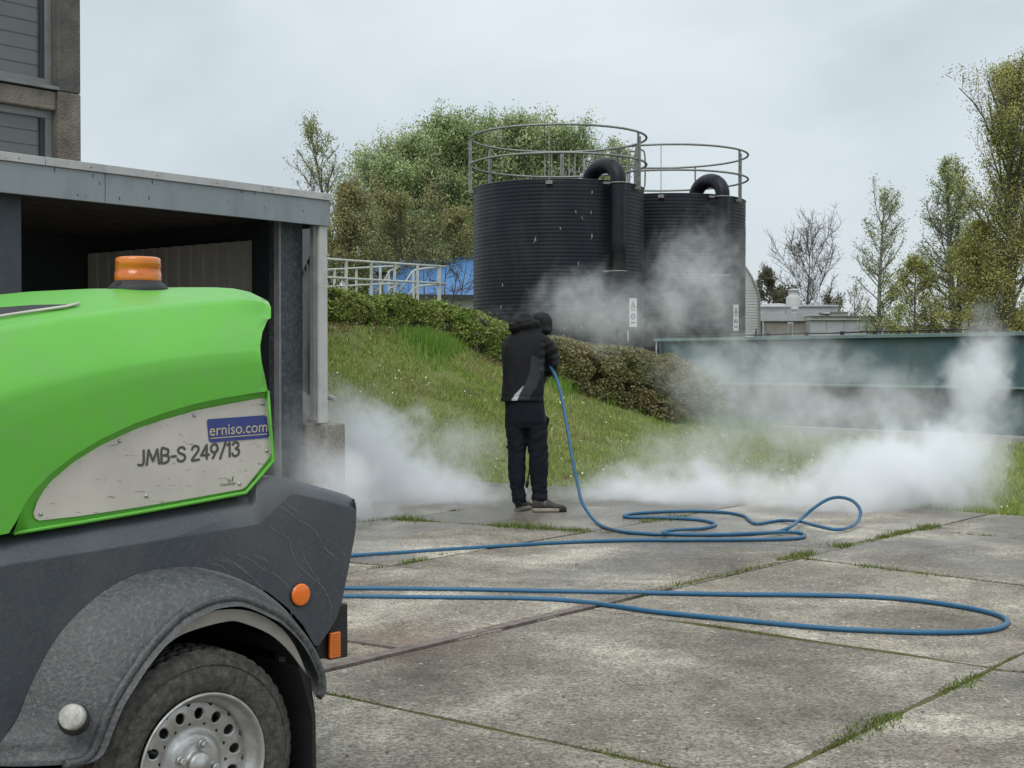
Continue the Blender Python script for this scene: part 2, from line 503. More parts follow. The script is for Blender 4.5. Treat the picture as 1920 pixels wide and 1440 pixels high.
# ================================================================== TRAILER
M['green'] = material('green_plastic', (0.112, 0.43, 0.036), 0.36, col2=(0.092, 0.37, 0.030), nscale=1.6, amount=0.8, bump=0.05, bscale=220, bdist=0.002,
                      dirt=(0.17, 0.30, 0.12), dirt_scale=9, dirt_amt=0.30, spec=0.5, rough2=0.5)
def grey_shell_mat():
    m = material('grey_shell', (0.040, 0.048, 0.060), 0.38, col2=(0.055, 0.062, 0.070), nscale=3, amount=0.8, bump=0.2, bscale=190, bdist=0.003,
                 dirt=(0.10, 0.098, 0.09), dirt_scale=120, dirt_amt=0.5, rough2=0.55)
    t = m.node_tree; L = t.links.new; b = t.nodes['Principled BSDF']
    # whitish run marks where water dried
    base_link = b.inputs['Base Color'].links[0].from_socket
    tcn = N(t, 'ShaderNodeTexCoord'); mp = N(t, 'ShaderNodeMapping'); mp.inputs['Rotation'].default_value = (0, math.radians(-34), 0); mp.inputs['Scale'].default_value = (1.4, 1, 11)
    w = N(t, 'ShaderNodeTexVoronoi', feature='DISTANCE_TO_EDGE'); w.inputs['Scale'].default_value = 2.4
    nz = N(t, 'ShaderNodeTexNoise'); nz.inputs['Scale'].default_value = 6; nz.inputs['Detail'].default_value = 5
    ma = N(t, 'ShaderNodeMixRGB'); ma.inputs['Fac'].default_value = 0.13
    L(tcn.outputs['Object'], mp.inputs['Vector']); L(tcn.outputs['Object'], nz.inputs['Vector'])
    L(mp.outputs['Vector'], ma.inputs['Color1']); L(nz.outputs['Color'], ma.inputs['Color2']); L(ma.outputs['Color'], w.inputs['Vector'])
    lt = N(t, 'ShaderNodeMapRange'); lt.inputs['From Min'].default_value = 0.0; lt.inputs['From Max'].default_value = 0.014; lt.inputs['To Min'].default_value = 1; lt.inputs['To Max'].default_value = 0
    L(w.outputs['Distance'], lt.inputs['Value'])
    n3 = N(t, 'ShaderNodeTexNoise'); n3.inputs['Scale'].default_value = 2.6; n3.inputs['Detail'].default_value = 3; L(tcn.outputs['Object'], n3.inputs['Vector'])
    r3 = N(t, 'ShaderNodeMapRange'); r3.inputs['From Min'].default_value = 0.47; r3.inputs['From Max'].default_value = 0.62; r3.inputs['To Max'].default_value = 0.55
    L(n3.outputs['Fac'], r3.inputs['Value'])
    mu = N(t, 'ShaderNodeMath', operation='MULTIPLY'); L(lt.outputs['Result'], mu.inputs[0]); L(r3.outputs['Result'], mu.inputs[1])
    mx = N(t, 'ShaderNodeMixRGB'); mx.inputs['Color2'].default_value = (0.10, 0.10, 0.095, 1)
    L(r3.outputs['Result'], mx.inputs['Fac']); L(base_link, mx.inputs['Color1']); L(mx.outputs['Color'], b.inputs['Base Color'])
    return m
M['shell'] = grey_shell_mat()
M['fender'] = material('dusty_fender_plastic', (0.040, 0.044, 0.050), 0.40, col2=(0.085, 0.085, 0.080), nscale=30, amount=0.7, bump=0.6, bscale=100, bdist=0.005,
                       dirt=(0.15, 0.147, 0.135), dirt_scale=85, dirt_amt=0.7, rough2=0.6, stretch=(1, 1, 1))
M['black'] = material('black_plastic', (0.012, 0.012, 0.013), 0.6, col2=(0.02, 0.02, 0.02), nscale=20, bump=0.2)
M['wheelwell'] = material('dark_liner', (0.006, 0.006, 0.006), 0.9, spec=0.1)
M['plate'] = material('scuffed_plate', (0.64, 0.59, 0.52), 0.38, 0.25, col2=(0.46, 0.435, 0.39), nscale=4, amount=0.8, stretch=(1, 1, 1), bump=0.04, bscale=60,
                      dirt=(0.27, 0.25, 0.22), dirt_scale=1.0, dirt_amt=0.0)
def plate_scuffs(m):
    t = m.node_tree; L = t.links.new; b = t.nodes['Principled BSDF']
    src = b.inputs['Base Color'].links[0].from_socket
    tcn = N(t, 'ShaderNodeTexCoord'); mp = N(t, 'ShaderNodeMapping'); mp.inputs['Rotation'].default_value = (0, math.radians(4), 0); mp.inputs['Scale'].default_value = (26, 26, 110)
    nz = N(t, 'ShaderNodeTexNoise'); nz.inputs['Scale'].default_value = 1; nz.inputs['Detail'].default_value = 4; nz.inputs['Roughness'].default_value = 0.6
    L(tcn.outputs['Object'], mp.inputs['Vector']); L(mp.outputs['Vector'], nz.inputs['Vector'])
    r = N(t, 'ShaderNodeMapRange'); r.inputs['From Min'].default_value = 0.635; r.inputs['From Max'].default_value = 0.70; r.inputs['To Max'].default_value = 0.75
    L(nz.outputs['Fac'], r.inputs['Value'])
    mx = N(t, 'ShaderNodeMixRGB'); mx.inputs['Color2'].default_value = (0.22, 0.205, 0.17, 1)
    L(r.outputs['Result'], mx.inputs['Fac']); L(src, mx.inputs['Color1']); L(mx.outputs['Color'], b.inputs['Base Color'])
plate_scuffs(M['plate'])
M['screw'] = material('screw_steel', (0.45, 0.44, 0.42), 0.35, 0.8)
M['print'] = material('grey_print', (0.085, 0.08, 0.07), 0.6)
M['blue_sticker'] = material('blue_sticker', (0.030, 0.045, 0.20), 0.45, col2=(0.045, 0.06, 0.22), nscale=60, amount=0.7)
M['cream_print'] = material('cream_print', (0.55, 0.47, 0.30), 0.55, col2=(0.35, 0.31, 0.24), nscale=160, amount=0.8)
M['leaf_green_print'] = material('green_print', (0.07, 0.25, 0.09), 0.6)
M['amber'] = material('amber_reflector', (0.80, 0.155, 0.006), 0.2, col2=(0.9, 0.20, 0.01), nscale=30, coat=0.5)
M['amber_dirty'] = material('dirty_amber_lens', (0.50, 0.17, 0.02), 0.35, col2=(0.40, 0.18, 0.05), nscale=24, amount=1)
M['tyre'] = material('dusty_tyre', (0.028, 0.027, 0.025), 0.8, col2=(0.075, 0.068, 0.056), nscale=36, amount=0.9, bump=0.7, bscale=90, bdist=0.003,
                     dirt=(0.15, 0.135, 0.11), dirt_scale=55, dirt_amt=0.7)
M['rim'] = material('galvanised_rim', (0.52, 0.52, 0.51), 0.38, 0.65, col2=(0.36, 0.355, 0.34), nscale=18, amount=0.8, bump=0.12, bscale=60, dirt=(0.24, 0.21, 0.17), dirt_scale=26, dirt_amt=0.45)
M['trim_strip'] = material('pale_trim', (0.34, 0.32, 0.29), 0.6, col2=(0.27, 0.25, 0.22), nscale=20, amount=0.8)

W0 = Vector((-0.76789, 3.51194, 0))
ALPHA = math.radians(45)
S_ = Vector((math.cos(ALPHA), math.sin(ALPHA), 0)); I_ = Vector((-math.sin(ALPHA), math.cos(ALPHA), 0))
def T(px, py, y):
    r = ray(px, py); o = _cam - W0
    t = (y - o.dot(I_)) / r.dot(I_); p = o + r * t
    return Vector((p.dot(S_), y, p.z))
trailer = empty('pressure_washer_trailer', W0, 'green and grey pressure washer trailer with an amber beacon, in the left foreground', 'trailer', rz=ALPHA, local=True)
def tp(mb, name, mat, parent=None, **kw): return mb.build(name, mat, parent or trailer, local=True, **kw)
YM = 1.72         # mirror plane constant: far side y' = YM - y
def poly_fn(pts):
    xs = [p[0] for p in pts]; ys = [p[1] for p in pts]
    return lambda x: interp(xs, ys, x)
top = poly_fn([(-250, 588), (-100, 577), (0, 565), (70, 553), (150, 545), (220, 541.5), (320, 540), (400, 538.5), (440, 541), (470, 548), (500, 563)])
cr1 = poly_fn([(-250, 678), (-100, 640), (0, 617), (120, 596), (244, 579), (375, 567), (450, 562), (490, 565), (508, 578)])
cr2 = poly_fn([(-250, 822), (-60, 760), (0, 743), (90, 716), (180, 694), (300, 672), (400, 660), (488, 654)])
LBp = [(-250, 1045), (-60, 1014), (0, 1003), (26, 998), (32, 975), (42, 952), (62, 922), (95, 888), (140, 853), (190, 823), (250, 795), (310, 773), (370, 756), (430, 744), (502, 733)]
LB = poly_fn(LBp)
stations = sorted(set([i / 48 for i in range(49)]))
def row(fn, xe, y, tuck=0.0, x0=-250, endy=None):
    outp = []
    for t in stations:
        x = x0 + (xe - x0) * t
        yy = fn(x)
        if endy is not None and t > 0.9:
            w = ((t - 0.9) / 0.1) ** 2; yy = yy * (1 - w) + endy * w
        outp.append(T(x, yy, y))
    return outp
def lerpf(f, g, a): return lambda x: f(x) * (1 - a) + g(x) * a
rows = [row(LB, 502, 0.150), row(lerpf(LB, cr2, .33), 497, 0.150), row(lerpf(LB, cr2, .66), 491, 0.152), row(lerpf(LB, cr2, .93), 488.5, 0.154),
        row(cr2, 488, 0.160), row(lerpf(cr2, cr1, .08), 488, 0.166),
        row(lerpf(cr2, cr1, .36), 492, 0.195), row(lerpf(cr2, cr1, .68), 502, 0.232), row(lerpf(cr2, cr1, .92), 508, 0.262, endy=596),
        row(cr1, 508, 0.275), row(lerpf(cr1, top, .12), 508, 0.30), row(lerpf(cr1, top, .4), 507, 0.37, endy=574), row(lerpf(cr1, top, .75), 504, 0.46, endy=567), row(top, 500, 0.56)]
in1 = [Vector((p.x, 0.72, p.z + 0.006)) for p in rows[-1]]
in2 = [Vector((p.x, YM / 2, p.z + 0.008)) for p in rows[-1]]
half = rows + [in1]
full = half + [in2] + [[Vector((p.x, YM - p.y, p.z)) for p in r] for r in reversed(half)]
mb = MB(); mb.grid(full)
# rear cap and front cap
for idx in (-1, 0):
    ends = [r[idx] for r in full]; m = len(half)
    for i in range(m):
        a, b = ends[i], ends[i + 1]
        c, d = (ends[len(full) - 2 - i], ends[len(full) - 1 - i])
        if i < m - 1: mb.quad(a, b, c, d)
# lower side region under the step (panel the plate sits on)
IBp = [(60, 990), (58, 970), (72, 936), (100, 902), (140, 867), (190, 837), (250, 809), (310, 786), (370, 768), (430, 755), (499, 745)]
yi = 0.176
outer = [T(x, y, 0.150) for x, y in [(26, 998), (32, 975), (42, 952), (62, 922), (95, 888), (140, 853), (190, 823), (250, 795), (310, 773), (370, 756), (430, 744), (502, 733)]]
inner = [T(x, y, yi) for x, y in [(52, 992), (55, 968), (68, 940), (97, 906), (140, 869), (190, 838), (250, 810), (310, 787), (370, 769), (430, 756), (500, 747)]]
outer2 = [outer[0]] + outer[2:]
mb.grid([outer2, inner], sm=True)
lowlip = [(58, 992), (150, 976), (260, 957), (360, 939), (455, 921)]
right = [(508, 862), (506, 800), (500, 747)]
panel = inner + [T(x, y, yi) for x, y in [(505, 800), (512, 862), (461, 921), (360, 941), (260, 959), (150, 978)]]
mb.quad(*panel)
# thin rolled lips round the panel: bottom, chamfer and rear
lip = [T(x, y, 0.160) for x, y in [(26, 1000), (150, 980), (260, 961), (360, 943), (461, 924), (513, 864), (507, 800), (502, 733)]]
mb.tube(smooth_curve(lip, 1)[:-1] + [lip[-1]], 0.0050, 6)
under = [Vector((p.x, 0.26, p.z - 0.012)) for p in lip[:5]]
mb.grid([lip[:5], under])
sideb = [T(x, LB(x), 0.15) for x in (-250, -150, -60, 0, 26)]
mb.grid([sideb, [Vector((p.x, 0.26, p.z - 0.012)) for p in sideb]])
hood = tp(mb, 'hood', M['green'], weld=True)
hood['label'] = 'bright green moulded engine cover'
# hood opening: a black patch laid on the top stands for its shaded inside
def on_top(px, py, lift=0.004):
    a, b = T(px, cr1(px), 0.275), T(px, top(px), 0.56)
    f = (cr1(px) - py) / max(cr1(px) - top(px), 1)
    fr = [0, .12, .4, .75, 1]; yy = [0.275, 0.30, 0.37, 0.46, 0.56]
    p = T(px, py, float(np.interp(f, fr, yy)) - 0.0)
    return p + Vector((0, -lift, lift))
mb = MB(); mb.quad(*[on_top(x, y) for x, y in [(-160, 604), (-80, 590), (0, 579), (60, 574.5), (146, 573), (112, 580), (40, 589), (0, 594), (-90, 612), (-160, 628)]])
slot = tp(mb, 'vent_shade_patch', M['black'], hood)
mb = MB(); mb.tube([on_top(x, y, 0.006) for x, y in [(-160, 630), (-60, 607), (20, 594), (70, 586.5), (120, 579.5), (147, 573)]], 0.004, 6)
tp(mb, 'vent_rim', M['plate'], hood)

# name plate
def TP(px, py, y=0.170): return T(px, py, y)
plate_px = [(74, 976), (66, 972), (63, 962), (70, 940), (84, 917), (104, 892), (130, 870), (160, 850), (200, 828), (250, 806), (310, 786), (370, 769), (430, 757), (492, 746), (498, 748), (501, 756), (505, 800), (508.5, 849), (505, 858), (462, 912), (454, 917), (360, 934), (260, 951), (150, 967.5)]
mb = MB()
n0 = [TP(x, y) for x, y in plate_px]
mb.prism([(p.x, p.z) for p in n0], 0.170, 0.174, lambda a, b, d: (a, d, b))
plate = tp(mb, 'name_plate', M['plate'])
for (x, y) in [(76, 964), (224, 827), (364, 779), (493, 756), (500, 845), (449, 907), (274, 930)]:
    mb = MB(); c = TP(x, y, 0.170)
    mb.lathe([(0.0001, -0.0045), (0.003, -0.0042), (0.0052, -0.002), (0.0056, 0.0)], (c.x, c.y, c.z), 12, 'y')
    tp(mb, 'screw', M['screw'], plate)
def text(s, name, mat, p0, p1, hpx, y, parent, width_fit=True, bold=0.0, shear=0.0):
    cu = bpy.data.curves.new(name, 'FONT'); cu.body = s; cu.size = 1; cu.offset = bold; cu.shear = shear
    tmp = bpy.data.objects.new(name, cu); COL.objects.link(tmp)
    dg = bpy.context.evaluated_depsgraph_get(); dg.update()
    me = bpy.data.meshes.new_from_object(tmp.evaluated_get(dg))
    bpy.data.objects.remove(tmp)
    n = len(me.vertices); co = np.zeros(n * 3); me.vertices.foreach_get('co', co); co = co.reshape(-1, 3)
    x0, x1 = co[:, 0].min(), co[:, 0].max(); y0 = 0.0; y1 = 0.73 if any(ch.isupper() or ch.isdigit() for ch in s) else co[:, 1].max()
    a, b = T(*p0, y), T(*p1, y); up = T(p0[0], p0[1] - hpx, y) - a
    Lx = b - a
    u = (co[:, 0] - x0) / (x1 - x0); v = (co[:, 1] - y0) / (y1 - y0)
    new = np.array(a)[None] + u[:, None] * np.array(Lx)[None] + v[:, None] * np.array(up)[None]
    me.vertices.foreach_set('co', new.astype(np.float32).ravel()); me.update(); me.materials.clear()
    return obj_from(name, me, mat, parent, True)
STROKES = {'J': (0.50, [[(.36, 1), (.36, .22), (.30, .06), (.17, 0), (.02, .05)]]), 'M': (0.86, [[(.02, 0), (.14, 1), (.42, .22), (.70, 1), (.82, 0)]]),
 'B': (0.62, [[(.06, 0), (.06, 1), (.30, 1), (.46, .93), (.50, .77), (.44, .60), (.28, .54), (.06, .54)], [(.28, .54), (.48, .46), (.54, .27), (.46, .08), (.28, 0), (.06, 0)]]),
 '-': (0.40, [[(.04, .40), (.34, .40)]]), 'S': (0.58, [[(.50, .84), (.40, .97), (.26, 1), (.10, .92), (.06, .76), (.14, .60), (.32, .52), (.48, .40), (.52, .22), (.42, .05), (.26, 0), (.10, .04), (.02, .18)]]),
 ' ': (0.30, []), '2': (0.60, [[(.04, .76), (.12, .94), (.28, 1), (.46, .90), (.48, .70), (.36, .48), (.04, 0), (.52, 0)]]), '4': (0.62, [[(.40, 0), (.40, 1), (.02, .28), (.56, .28)]]),
 '9': (0.60, [[(.50, .68), (.42, .94), (.26, 1), (.08, .90), (.03, .68), (.10, .48), (.26, .40), (.44, .48), (.50, .68), (.16, 0)]]), '/': (0.46, [[(.02, -.08), (.40, 1.05)]]),
 '1': (0.34, [[(.04, .86), (.20, 1), (.20, 0)]]), '3': (0.56, [[(.05, .84), (.14, .97), (.28, 1), (.44, .90), (.44, .68), (.26, .55), (.46, .44), (.50, .24), (.40, .05), (.24, 0), (.09, .05), (.02, .20)]])}
def stroke_text(s, name, mat, p0, p1, hpx, y, parent, w=0.095):
    total = sum(STROKES[c][0] for c in s); a, b = T(*p0, y), T(*p1, y); up = T(p0[0], p0[1] - hpx, y) - a; ux = (b - a) / total
    mb = MB(); x = 0; yl_ = up.length
    for c in s:
        for st in STROKES[c][1]:
            pts = smooth_curve([a + ux * (x + q[0] * .93) + up * q[1] for q in st], 5) if c in 'J2S93B' else [a + ux * (x + q[0] * .93) + up * q[1] for q in st]
            for i in range(len(pts) - 1):
                p, q = pts[i], pts[i + 1]; d = (q - p)
                if d.length < 1e-7: continue
                d.normalize(); n = Vector((-d.z, 0, d.x)) * yl_ * w
                mb.quad(p - n, q - n, q + n, p + n)
            for p in pts:
                mb.quad(*[p + Vector((math.cos(t * math.pi / 4), 0, math.sin(t * math.pi / 4))) * yl_ * w for t in range(8)])
        x += STROKES[c][0]
    for i_, v_ in enumerate(mb.v): mb.v[i_] = (v_[0], v_[1] - 0.00001 * (i_ % 13), v_[2])
    return tp(mb, name, mat, parent)
stroke_text('JMB-S 249/13', 'lettering', M['print'], (259, 873), (451, 854), 27, 0.1690, plate)
# sticker
mb = MB()
stp = [(391, 786), (495, 778.5), (500, 781), (504.5, 817), (501, 821), (396, 830), (392, 827), (388.5, 790)]
ps = [T(x, y, 0.1685) for x, y in stp]
mb.prism([(p.x, p.z) for p in ps], 0.1675, 0.1695, lambda a, b, d: (a, d, b))
sticker = tp(mb, 'sticker', M['blue_sticker'], plate)
text('erniso.com', 'sticker_lettering', M['cream_print'], (393, 817), (501, 809), 19, 0.1665, plate, bold=0.006)
mb = MB(); mb.quad(*[T(x, y, 0.1665) for x, y in [(394, 823), (501, 814.5), (501, 812.7), (394, 821.2)]])
tp(mb, 'sticker_underline', M['cream_print'], plate)
text('GreenBoiler', 'logo_lettering', M['print'], (414, 912), (443, 908.5), 6.5, 0.1685, plate)
mb = MB(); mb.quad(*[T(x, y, 0.1685) for x, y in [(434, 903), (436, 896), (438, 891), (437.5, 898), (435.5, 903)]]); tp(mb, 'logo_leaf', M['print'], plate)
mb = MB(); mb.quad(*[T(x, y, 0.1685) for x, y in [(433, 903), (428, 902), (426, 898), (431, 899)]]); tp(mb, 'logo_leaf', M['leaf_green_print'], plate)

# beacon
bc = T(259, 541, 0.60); br = 0.0635
mb = MB()
mb.lathe([(0.086, -0.012), (0.086, 0.0), (0.080, 0.006), (0.067, 0.020), (0.065, 0.022), (0.001, 0.022)], bc, 36)
beacon = tp(mb, 'beacon_base', M['black'])
M['beacon_glass'] = material('amber_beacon_plastic', (0.62, 0.125, 0.004), 0.16, col2=(0.80, 0.24, 0.010), nscale=10, amount=0.9, coat=0.5, stretch=(1, 1, 6), trans=0.12)
M['beacon_core'] = material('beacon_core', (0.25, 0.07, 0.01), 0.4)
mb = MB()
mb.lathe([(0.0655, 0.021), (0.066, 0.026), (0.0655, 0.044), (0.0640, 0.0455), (0.0638, 0.060), (0.0650, 0.0615), (0.0635, 0.082), (0.061, 0.087), (0.056, 0.089), (0.0001, 0.0895)], bc, 40)
tp(mb, 'beacon_lens', M['beacon_glass'], beacon)
mb = MB(); mb.lathe([(0.050, 0.0225), (0.050, 0.045), (0.030, 0.047), (0.030, 0.060), (0.045, 0.062), (0.045, 0.070), (0.0001, 0.072)], bc, 24); tp(mb, 'lamp_core', M['beacon_core'], beacon)
for dx in (-0.074, 0.074):
    mb = MB(); mb.lathe([(0.006, 0.006), (0.006, 0.016), (0.0001, 0.017)], (bc.x + dx, bc.y - 0.02, bc.z), 10); tp(mb, 'bolt', M['black'], beacon)

# lower grey shell
ysh, yout = 0.200, 0.130
bt = [(-250, 1047), (0, 1004), (200, 968), (330, 946), (461, 922), (478, 900), (486, 893), (530, 894), (560, 903), (610, 916), (650, 928), (664, 937)]
ct = [(-250, 1104), (0, 1061), (200, 1029), (330, 1007), (474, 985), (484, 983), (492, 977), (546, 927), (566, 928), (612, 939), (652, 950), (668, 957)]
shelf_a = [T(x, y, ysh if i < 5 else 0.17) for i, (x, y) in enumerate(bt)]
shelf_b = [T(x, y, yout) for x, y in ct]
shelf_m = [Vector(((a.x + b.x) / 2, (a.y * .4 + b.y * .6), (a.z * .5 + b.z * .5) + 0.004)) for a, b in zip(shelf_a, shelf_b)]
mb = MB(); mb.grid([shelf_a, shelf_m, shelf_b], sm=True)
yf = 0.13
arc_in = [(-250, 1470), (-60, 1440), (-8, 1420), (0, 1391), (30, 1350), (56, 1285), (86, 1226), (115, 1182), (150, 1144), (195, 1107), (244, 1080), (275, 1070), (307, 1064.5), (360, 1062), (395, 1067), (431, 1078), (470, 1093), (505, 1112), (540, 1140), (568, 1172), (590, 1210)]
side = [T(x, y, yout) for x, y in ct] + [T(x, y, yout) for x, y in [(667, 990), (664, 1010), (655, 1058), (640, 1132), (632, 1158), (616, 1185), (598, 1211)]] + [T(x, y, yout) for x, y in reversed(arc_in)]
mb.quad(*side)
edge = [(664, 937), (668, 957), (667, 990), (664, 1010), (655, 1058), (640, 1132), (632, 1158), (616, 1185), (598, 1211)]
e0 = [T(x, y, yout) for x, y in edge]
e1 = [Vector((p.x + 0.014, yout + 0.016, p.z)) for p in e0]
e2 = [Vector((p.x + 0.016, YM - yout - 0.016, p.z)) for p in e0]
e3 = [Vector((p.x, YM - yout, p.z)) for p in e0]
mb.grid([e0, e1, e2, e3], sm=False)
topface = [Vector((p.x, YM - p.y, p.z)) for p in shelf_a]
mb.grid([shelf_a, topface], sm=False)
far = [Vector((p.x, YM - p.y, p.z)) for p in side]
mb.quad(*far)
mb.grid([[Vector((p.x, YM - p.y, p.z)) for p in shelf_a], [Vector((p.x, YM - p.y, p.z)) for p in shelf_b]])
shell = tp(mb, 'lower_body', M['shell'], bevel=0.006, weld=True)
shell['label'] = 'dark grey plastic lower body with dried water runs'
# wheel arch liner and chassis floor
mb = MB()
arcL = [T(x, y, yf) for x, y in arc_in[2:]]
arcR = [Vector((p.x, 0.42, p.z)) for p in arcL]
mb.grid([arcL, arcR])
mb.quad(*arcR)
mb.box((-0.62, 0.43, 0.16), (0.46, 0.45, 0.80)); mb.box((0.461, 0.43, 0.34), (0.66, 0.45, 0.76))
mb.box((0.35, 0.19, 0.14), (0.362, 0.42, 0.50))
tp(mb, 'wheel_arch_liner', M['wheelwell'])
mb = MB(); mb.box((-1.5, 0.35, 0.30), (0.50, YM - 0.35, 0.44)); mb.box((-2.6, 0.80, 0.36), (-1.5, 0.92, 0.44))
tp(mb, 'chassis', M['black'])
mb = MB(); mb.tube([(-0.1, 0.36, 0.294), (-0.1, YM - 0.3, 0.294)], 0.035, 10); 
mb = MB(); mb.tube([(0.0, 0.16, 0.294), (0.0, YM - 0.16, 0.294)], 0.03, 10)
tp(mb, 'axle', M['black'])

# fender
yl = -0.025
lipo = [(120, 1434), (152, 1428), (172, 1412), (182, 1390), (191.3, 1365), (210, 1320), (232, 1282.5), (262, 1237.6), (292.6, 1200), (330, 1162), (358, 1143), (397, 1126), (425, 1121), (450, 1121), (475, 1129), (499, 1140), (524, 1153), (543.9, 1170), (562, 1189), (577.7, 1211), (590, 1235), (600, 1260), (603.5, 1285), (602, 1298), (596, 1306)]
fin = [(-20, 1436), (-10, 1424), (-4, 1405), (0, 1391), (30, 1350), (56, 1285), (86, 1226), (115, 1182), (150, 1144), (195, 1107), (244, 1080), (275, 1070), (307, 1064.5), (335, 1062.5), (360, 1062), (385, 1065), (410, 1071), (435, 1079), (462, 1090), (490, 1105), (512, 1125), (525, 1150), (532, 1175), (534, 1190), (530, 1200)]
A_ = [T(x, y, yf + 0.002) for x, y in fin]; B_ = [T(x, y, yl + 0.02) for x, y in lipo]
nn_ = len(A_); A_s = smooth_curve(A_, 3); B_s = smooth_curve(B_, 3)
rowsf = []
for f_, bulge in ((0, 0), (0.12, 0.004), (0.35, 0.012), (0.65, 0.014), (0.88, 0.008), (1, 0)):
    r_ = []
    for a, b in zip(A_s, B_s):
        p = a.lerp(b, f_); c = Vector((0.03, p.y, 0.36)); d = (p - c)
        if d.length > 0: p = p + d.normalized() * bulge
        r_.append(p)
    rowsf.append(r_)
mb = MB(); mb.grid(rowsf)
mb.grid([[p + (Vector((0.03, p.y, 0.36)) - p).normalized() * 0.012 for p in r_] for r_ in rowsf])
mb.tube([p for p in B_s], 0.0125, 8, scale=None)
mb.grid([B_s, [Vector((p.x, yl, p.z)) + (Vector((0.03, yl, 0.36)) - Vector((p.x, yl, p.z))).normalized() * 0.02 for p in B_s]])
fender = tp(mb, 'fender', M['fender'])
fender['label'] = 'rough dusty plastic wheel arch, spattered with dried water'
# pale strip inside the lip
so = [(191, 1365), (196, 1360), (225, 1305), (262, 1249), (300, 1207), (356, 1162.5), (412, 1144), (469, 1146), (518, 1170), (551, 1207.6), (577, 1267)]
si = [(193, 1363), (202, 1350), (240, 1294), (285, 1237.5), (330, 1196.3), (375, 1177.6), (420, 1166.3), (450, 1166.3), (506, 1189), (544, 1222.6), (574, 1263.8)]
SO = smooth_curve([T(x, y, 0.0) for x, y in so], 4); SI = smooth_curve([T(x, y, 0.004) for x, y in si], 4)
mb = MB(); mb.grid([SO, SI], sm=False); mb.grid([[p + Vector((0, 0.004, 0)) for p in SO], [p + Vector((0, 0.004, 0)) for p in SI]], sm=False)
tp(mb, 'arch_trim', M['trim_strip'], fender)
# dried water runs on the shell, traced one by one
M['run'] = material('dried_water_run', (0.17, 0.175, 0.17), 0.7)
runs = [[(506, 988), (520, 997), (542, 1011), (545, 1030), (560, 1060), (580, 1078), (603, 1098), (615, 1120), (622, 1140), (618, 1165), (608, 1186)],
        [(524, 950), (545, 962), (560, 975), (585, 990), (600, 1010), (612, 1030), (635, 1050)], [(388, 1055), (415, 1062), (430, 1075)], [(425, 1047), (450, 1062), (470, 1080), (488, 1100), (500, 1125)],
        [(445, 1038), (470, 1050), (490, 1065), (520, 1080), (540, 1100), (546, 1120), (546, 1155)], [(475, 1040), (500, 1052), (505, 1060)], [(530, 940), (552, 955), (561, 966)],
        [(568, 1030), (572, 1050), (585, 1070), (600, 1090)], [(640, 1030), (648, 1050), (642, 1080)], [(515, 985), (528, 975), (540, 962)], [(400, 1048), (440, 1058), (475, 1085)]]
mb = MB()
rg_ = random.Random(4)
for rn in runs:
    pts_ = smooth_curve([T(x, y, yout - 0.0012) for x, y in rn], 6)
    pts_ = [p + Vector((rg_.uniform(-1, 1), 0, rg_.uniform(-1, 1))) * 0.0012 for p in pts_]
    a_ = []; b_ = []
    for i_, p in enumerate(pts_):
        w_ = 0.0007 * rg_.uniform(0.4, 1.3)
        a_.append(p + Vector((w_, 0, w_))); b_.append(p - Vector((w_, 0, w_)))
    mb.grid([a_, b_], sm=False)
tp(mb, 'water_run_stains', M['run'], shell)
mb = MB()
for q in range(13):       # fine runs over the crest of the fender
    f0_ = 0.1 + 0.055 * q; i0 = int(len(A_s) * 0.60) + rg_.randint(-3, 2); i1 = int(len(A_s) * (0.80 + 0.008 * q)) + rg_.randint(-2, 3)
    pa = []
    for i_ in range(i0, min(i1, len(A_s))):
        fr_ = min(0.93, f0_ + 0.02 * math.sin(i_ * 0.9 + q) + 0.008 * (i_ - i0))
        p = A_s[i_].lerp(B_s[i_], fr_); c_ = Vector((0.03, p.y, 0.36)); bl = np.interp(fr_, [0, .12, .35, .65, .88, 1], [0, .004, .012, .014, .008, 0])
        pa.append(p + (p - c_).normalized() * (float(bl) + 0.0015))
    if len(pa) > 3: mb.tube(pa, 0.0008, 4)
tp(mb, 'water_run_stains', M['run'], fender)
# round white reflector on the front of the fender
cpos = T(138, 1346, -0.012); 
def disc(c, r, nrm, mat, name, parent, th=0.012, sx=1, n=28):
    nrm = Vector(nrm).normalized(); x = nrm.cross(Vector((0, 0, 1))).normalized(); y = x.cross(nrm)
    mb = MB(); rows_ = []
    for rr_, hh in ((0.0001, th), (r * .85, th * .95), (r * .97, th * .7), (r, 0), (r, -th)):
        rows_.append([c + nrm * hh + x * rr_ * sx * math.cos(2 * math.pi * k_ / n) + y * rr_ * math.sin(2 * math.pi * k_ / n) for k_ in range(n)])
    mb.grid(rows_, closed=True); return tp(mb, name, mat, parent)
M['dirty_white'] = material('dirty_white_lens', (0.50, 0.49, 0.45), 0.4, col2=(0.34, 0.33, 0.28), nscale=50, amount=0.9, dirt=(0.12, 0.11, 0.09), dirt_scale=90, dirt_amt=0.6)
disc(cpos + Vector((0.0, 0.0, -0.004)), 0.036, (-0.72, -0.62, 0.32), M['black'], 'reflector_mount', fender, 0.010)
disc(cpos + Vector((-0.010, -0.012, 0.006)), 0.030, (-0.72, -0.62, 0.32), M['dirty_white'], 'round_reflector', fender, 0.012)
# amber side reflector
c = T(563.5, 1115, yout - 0.004)
disc(c, 0.033, (0, -1, 0), M['black'], 'reflector_mount', shell, 0.002)
disc(c, 0.031, (0, -1, 0), M['amber'], 'side_reflector', shell, 0.006)
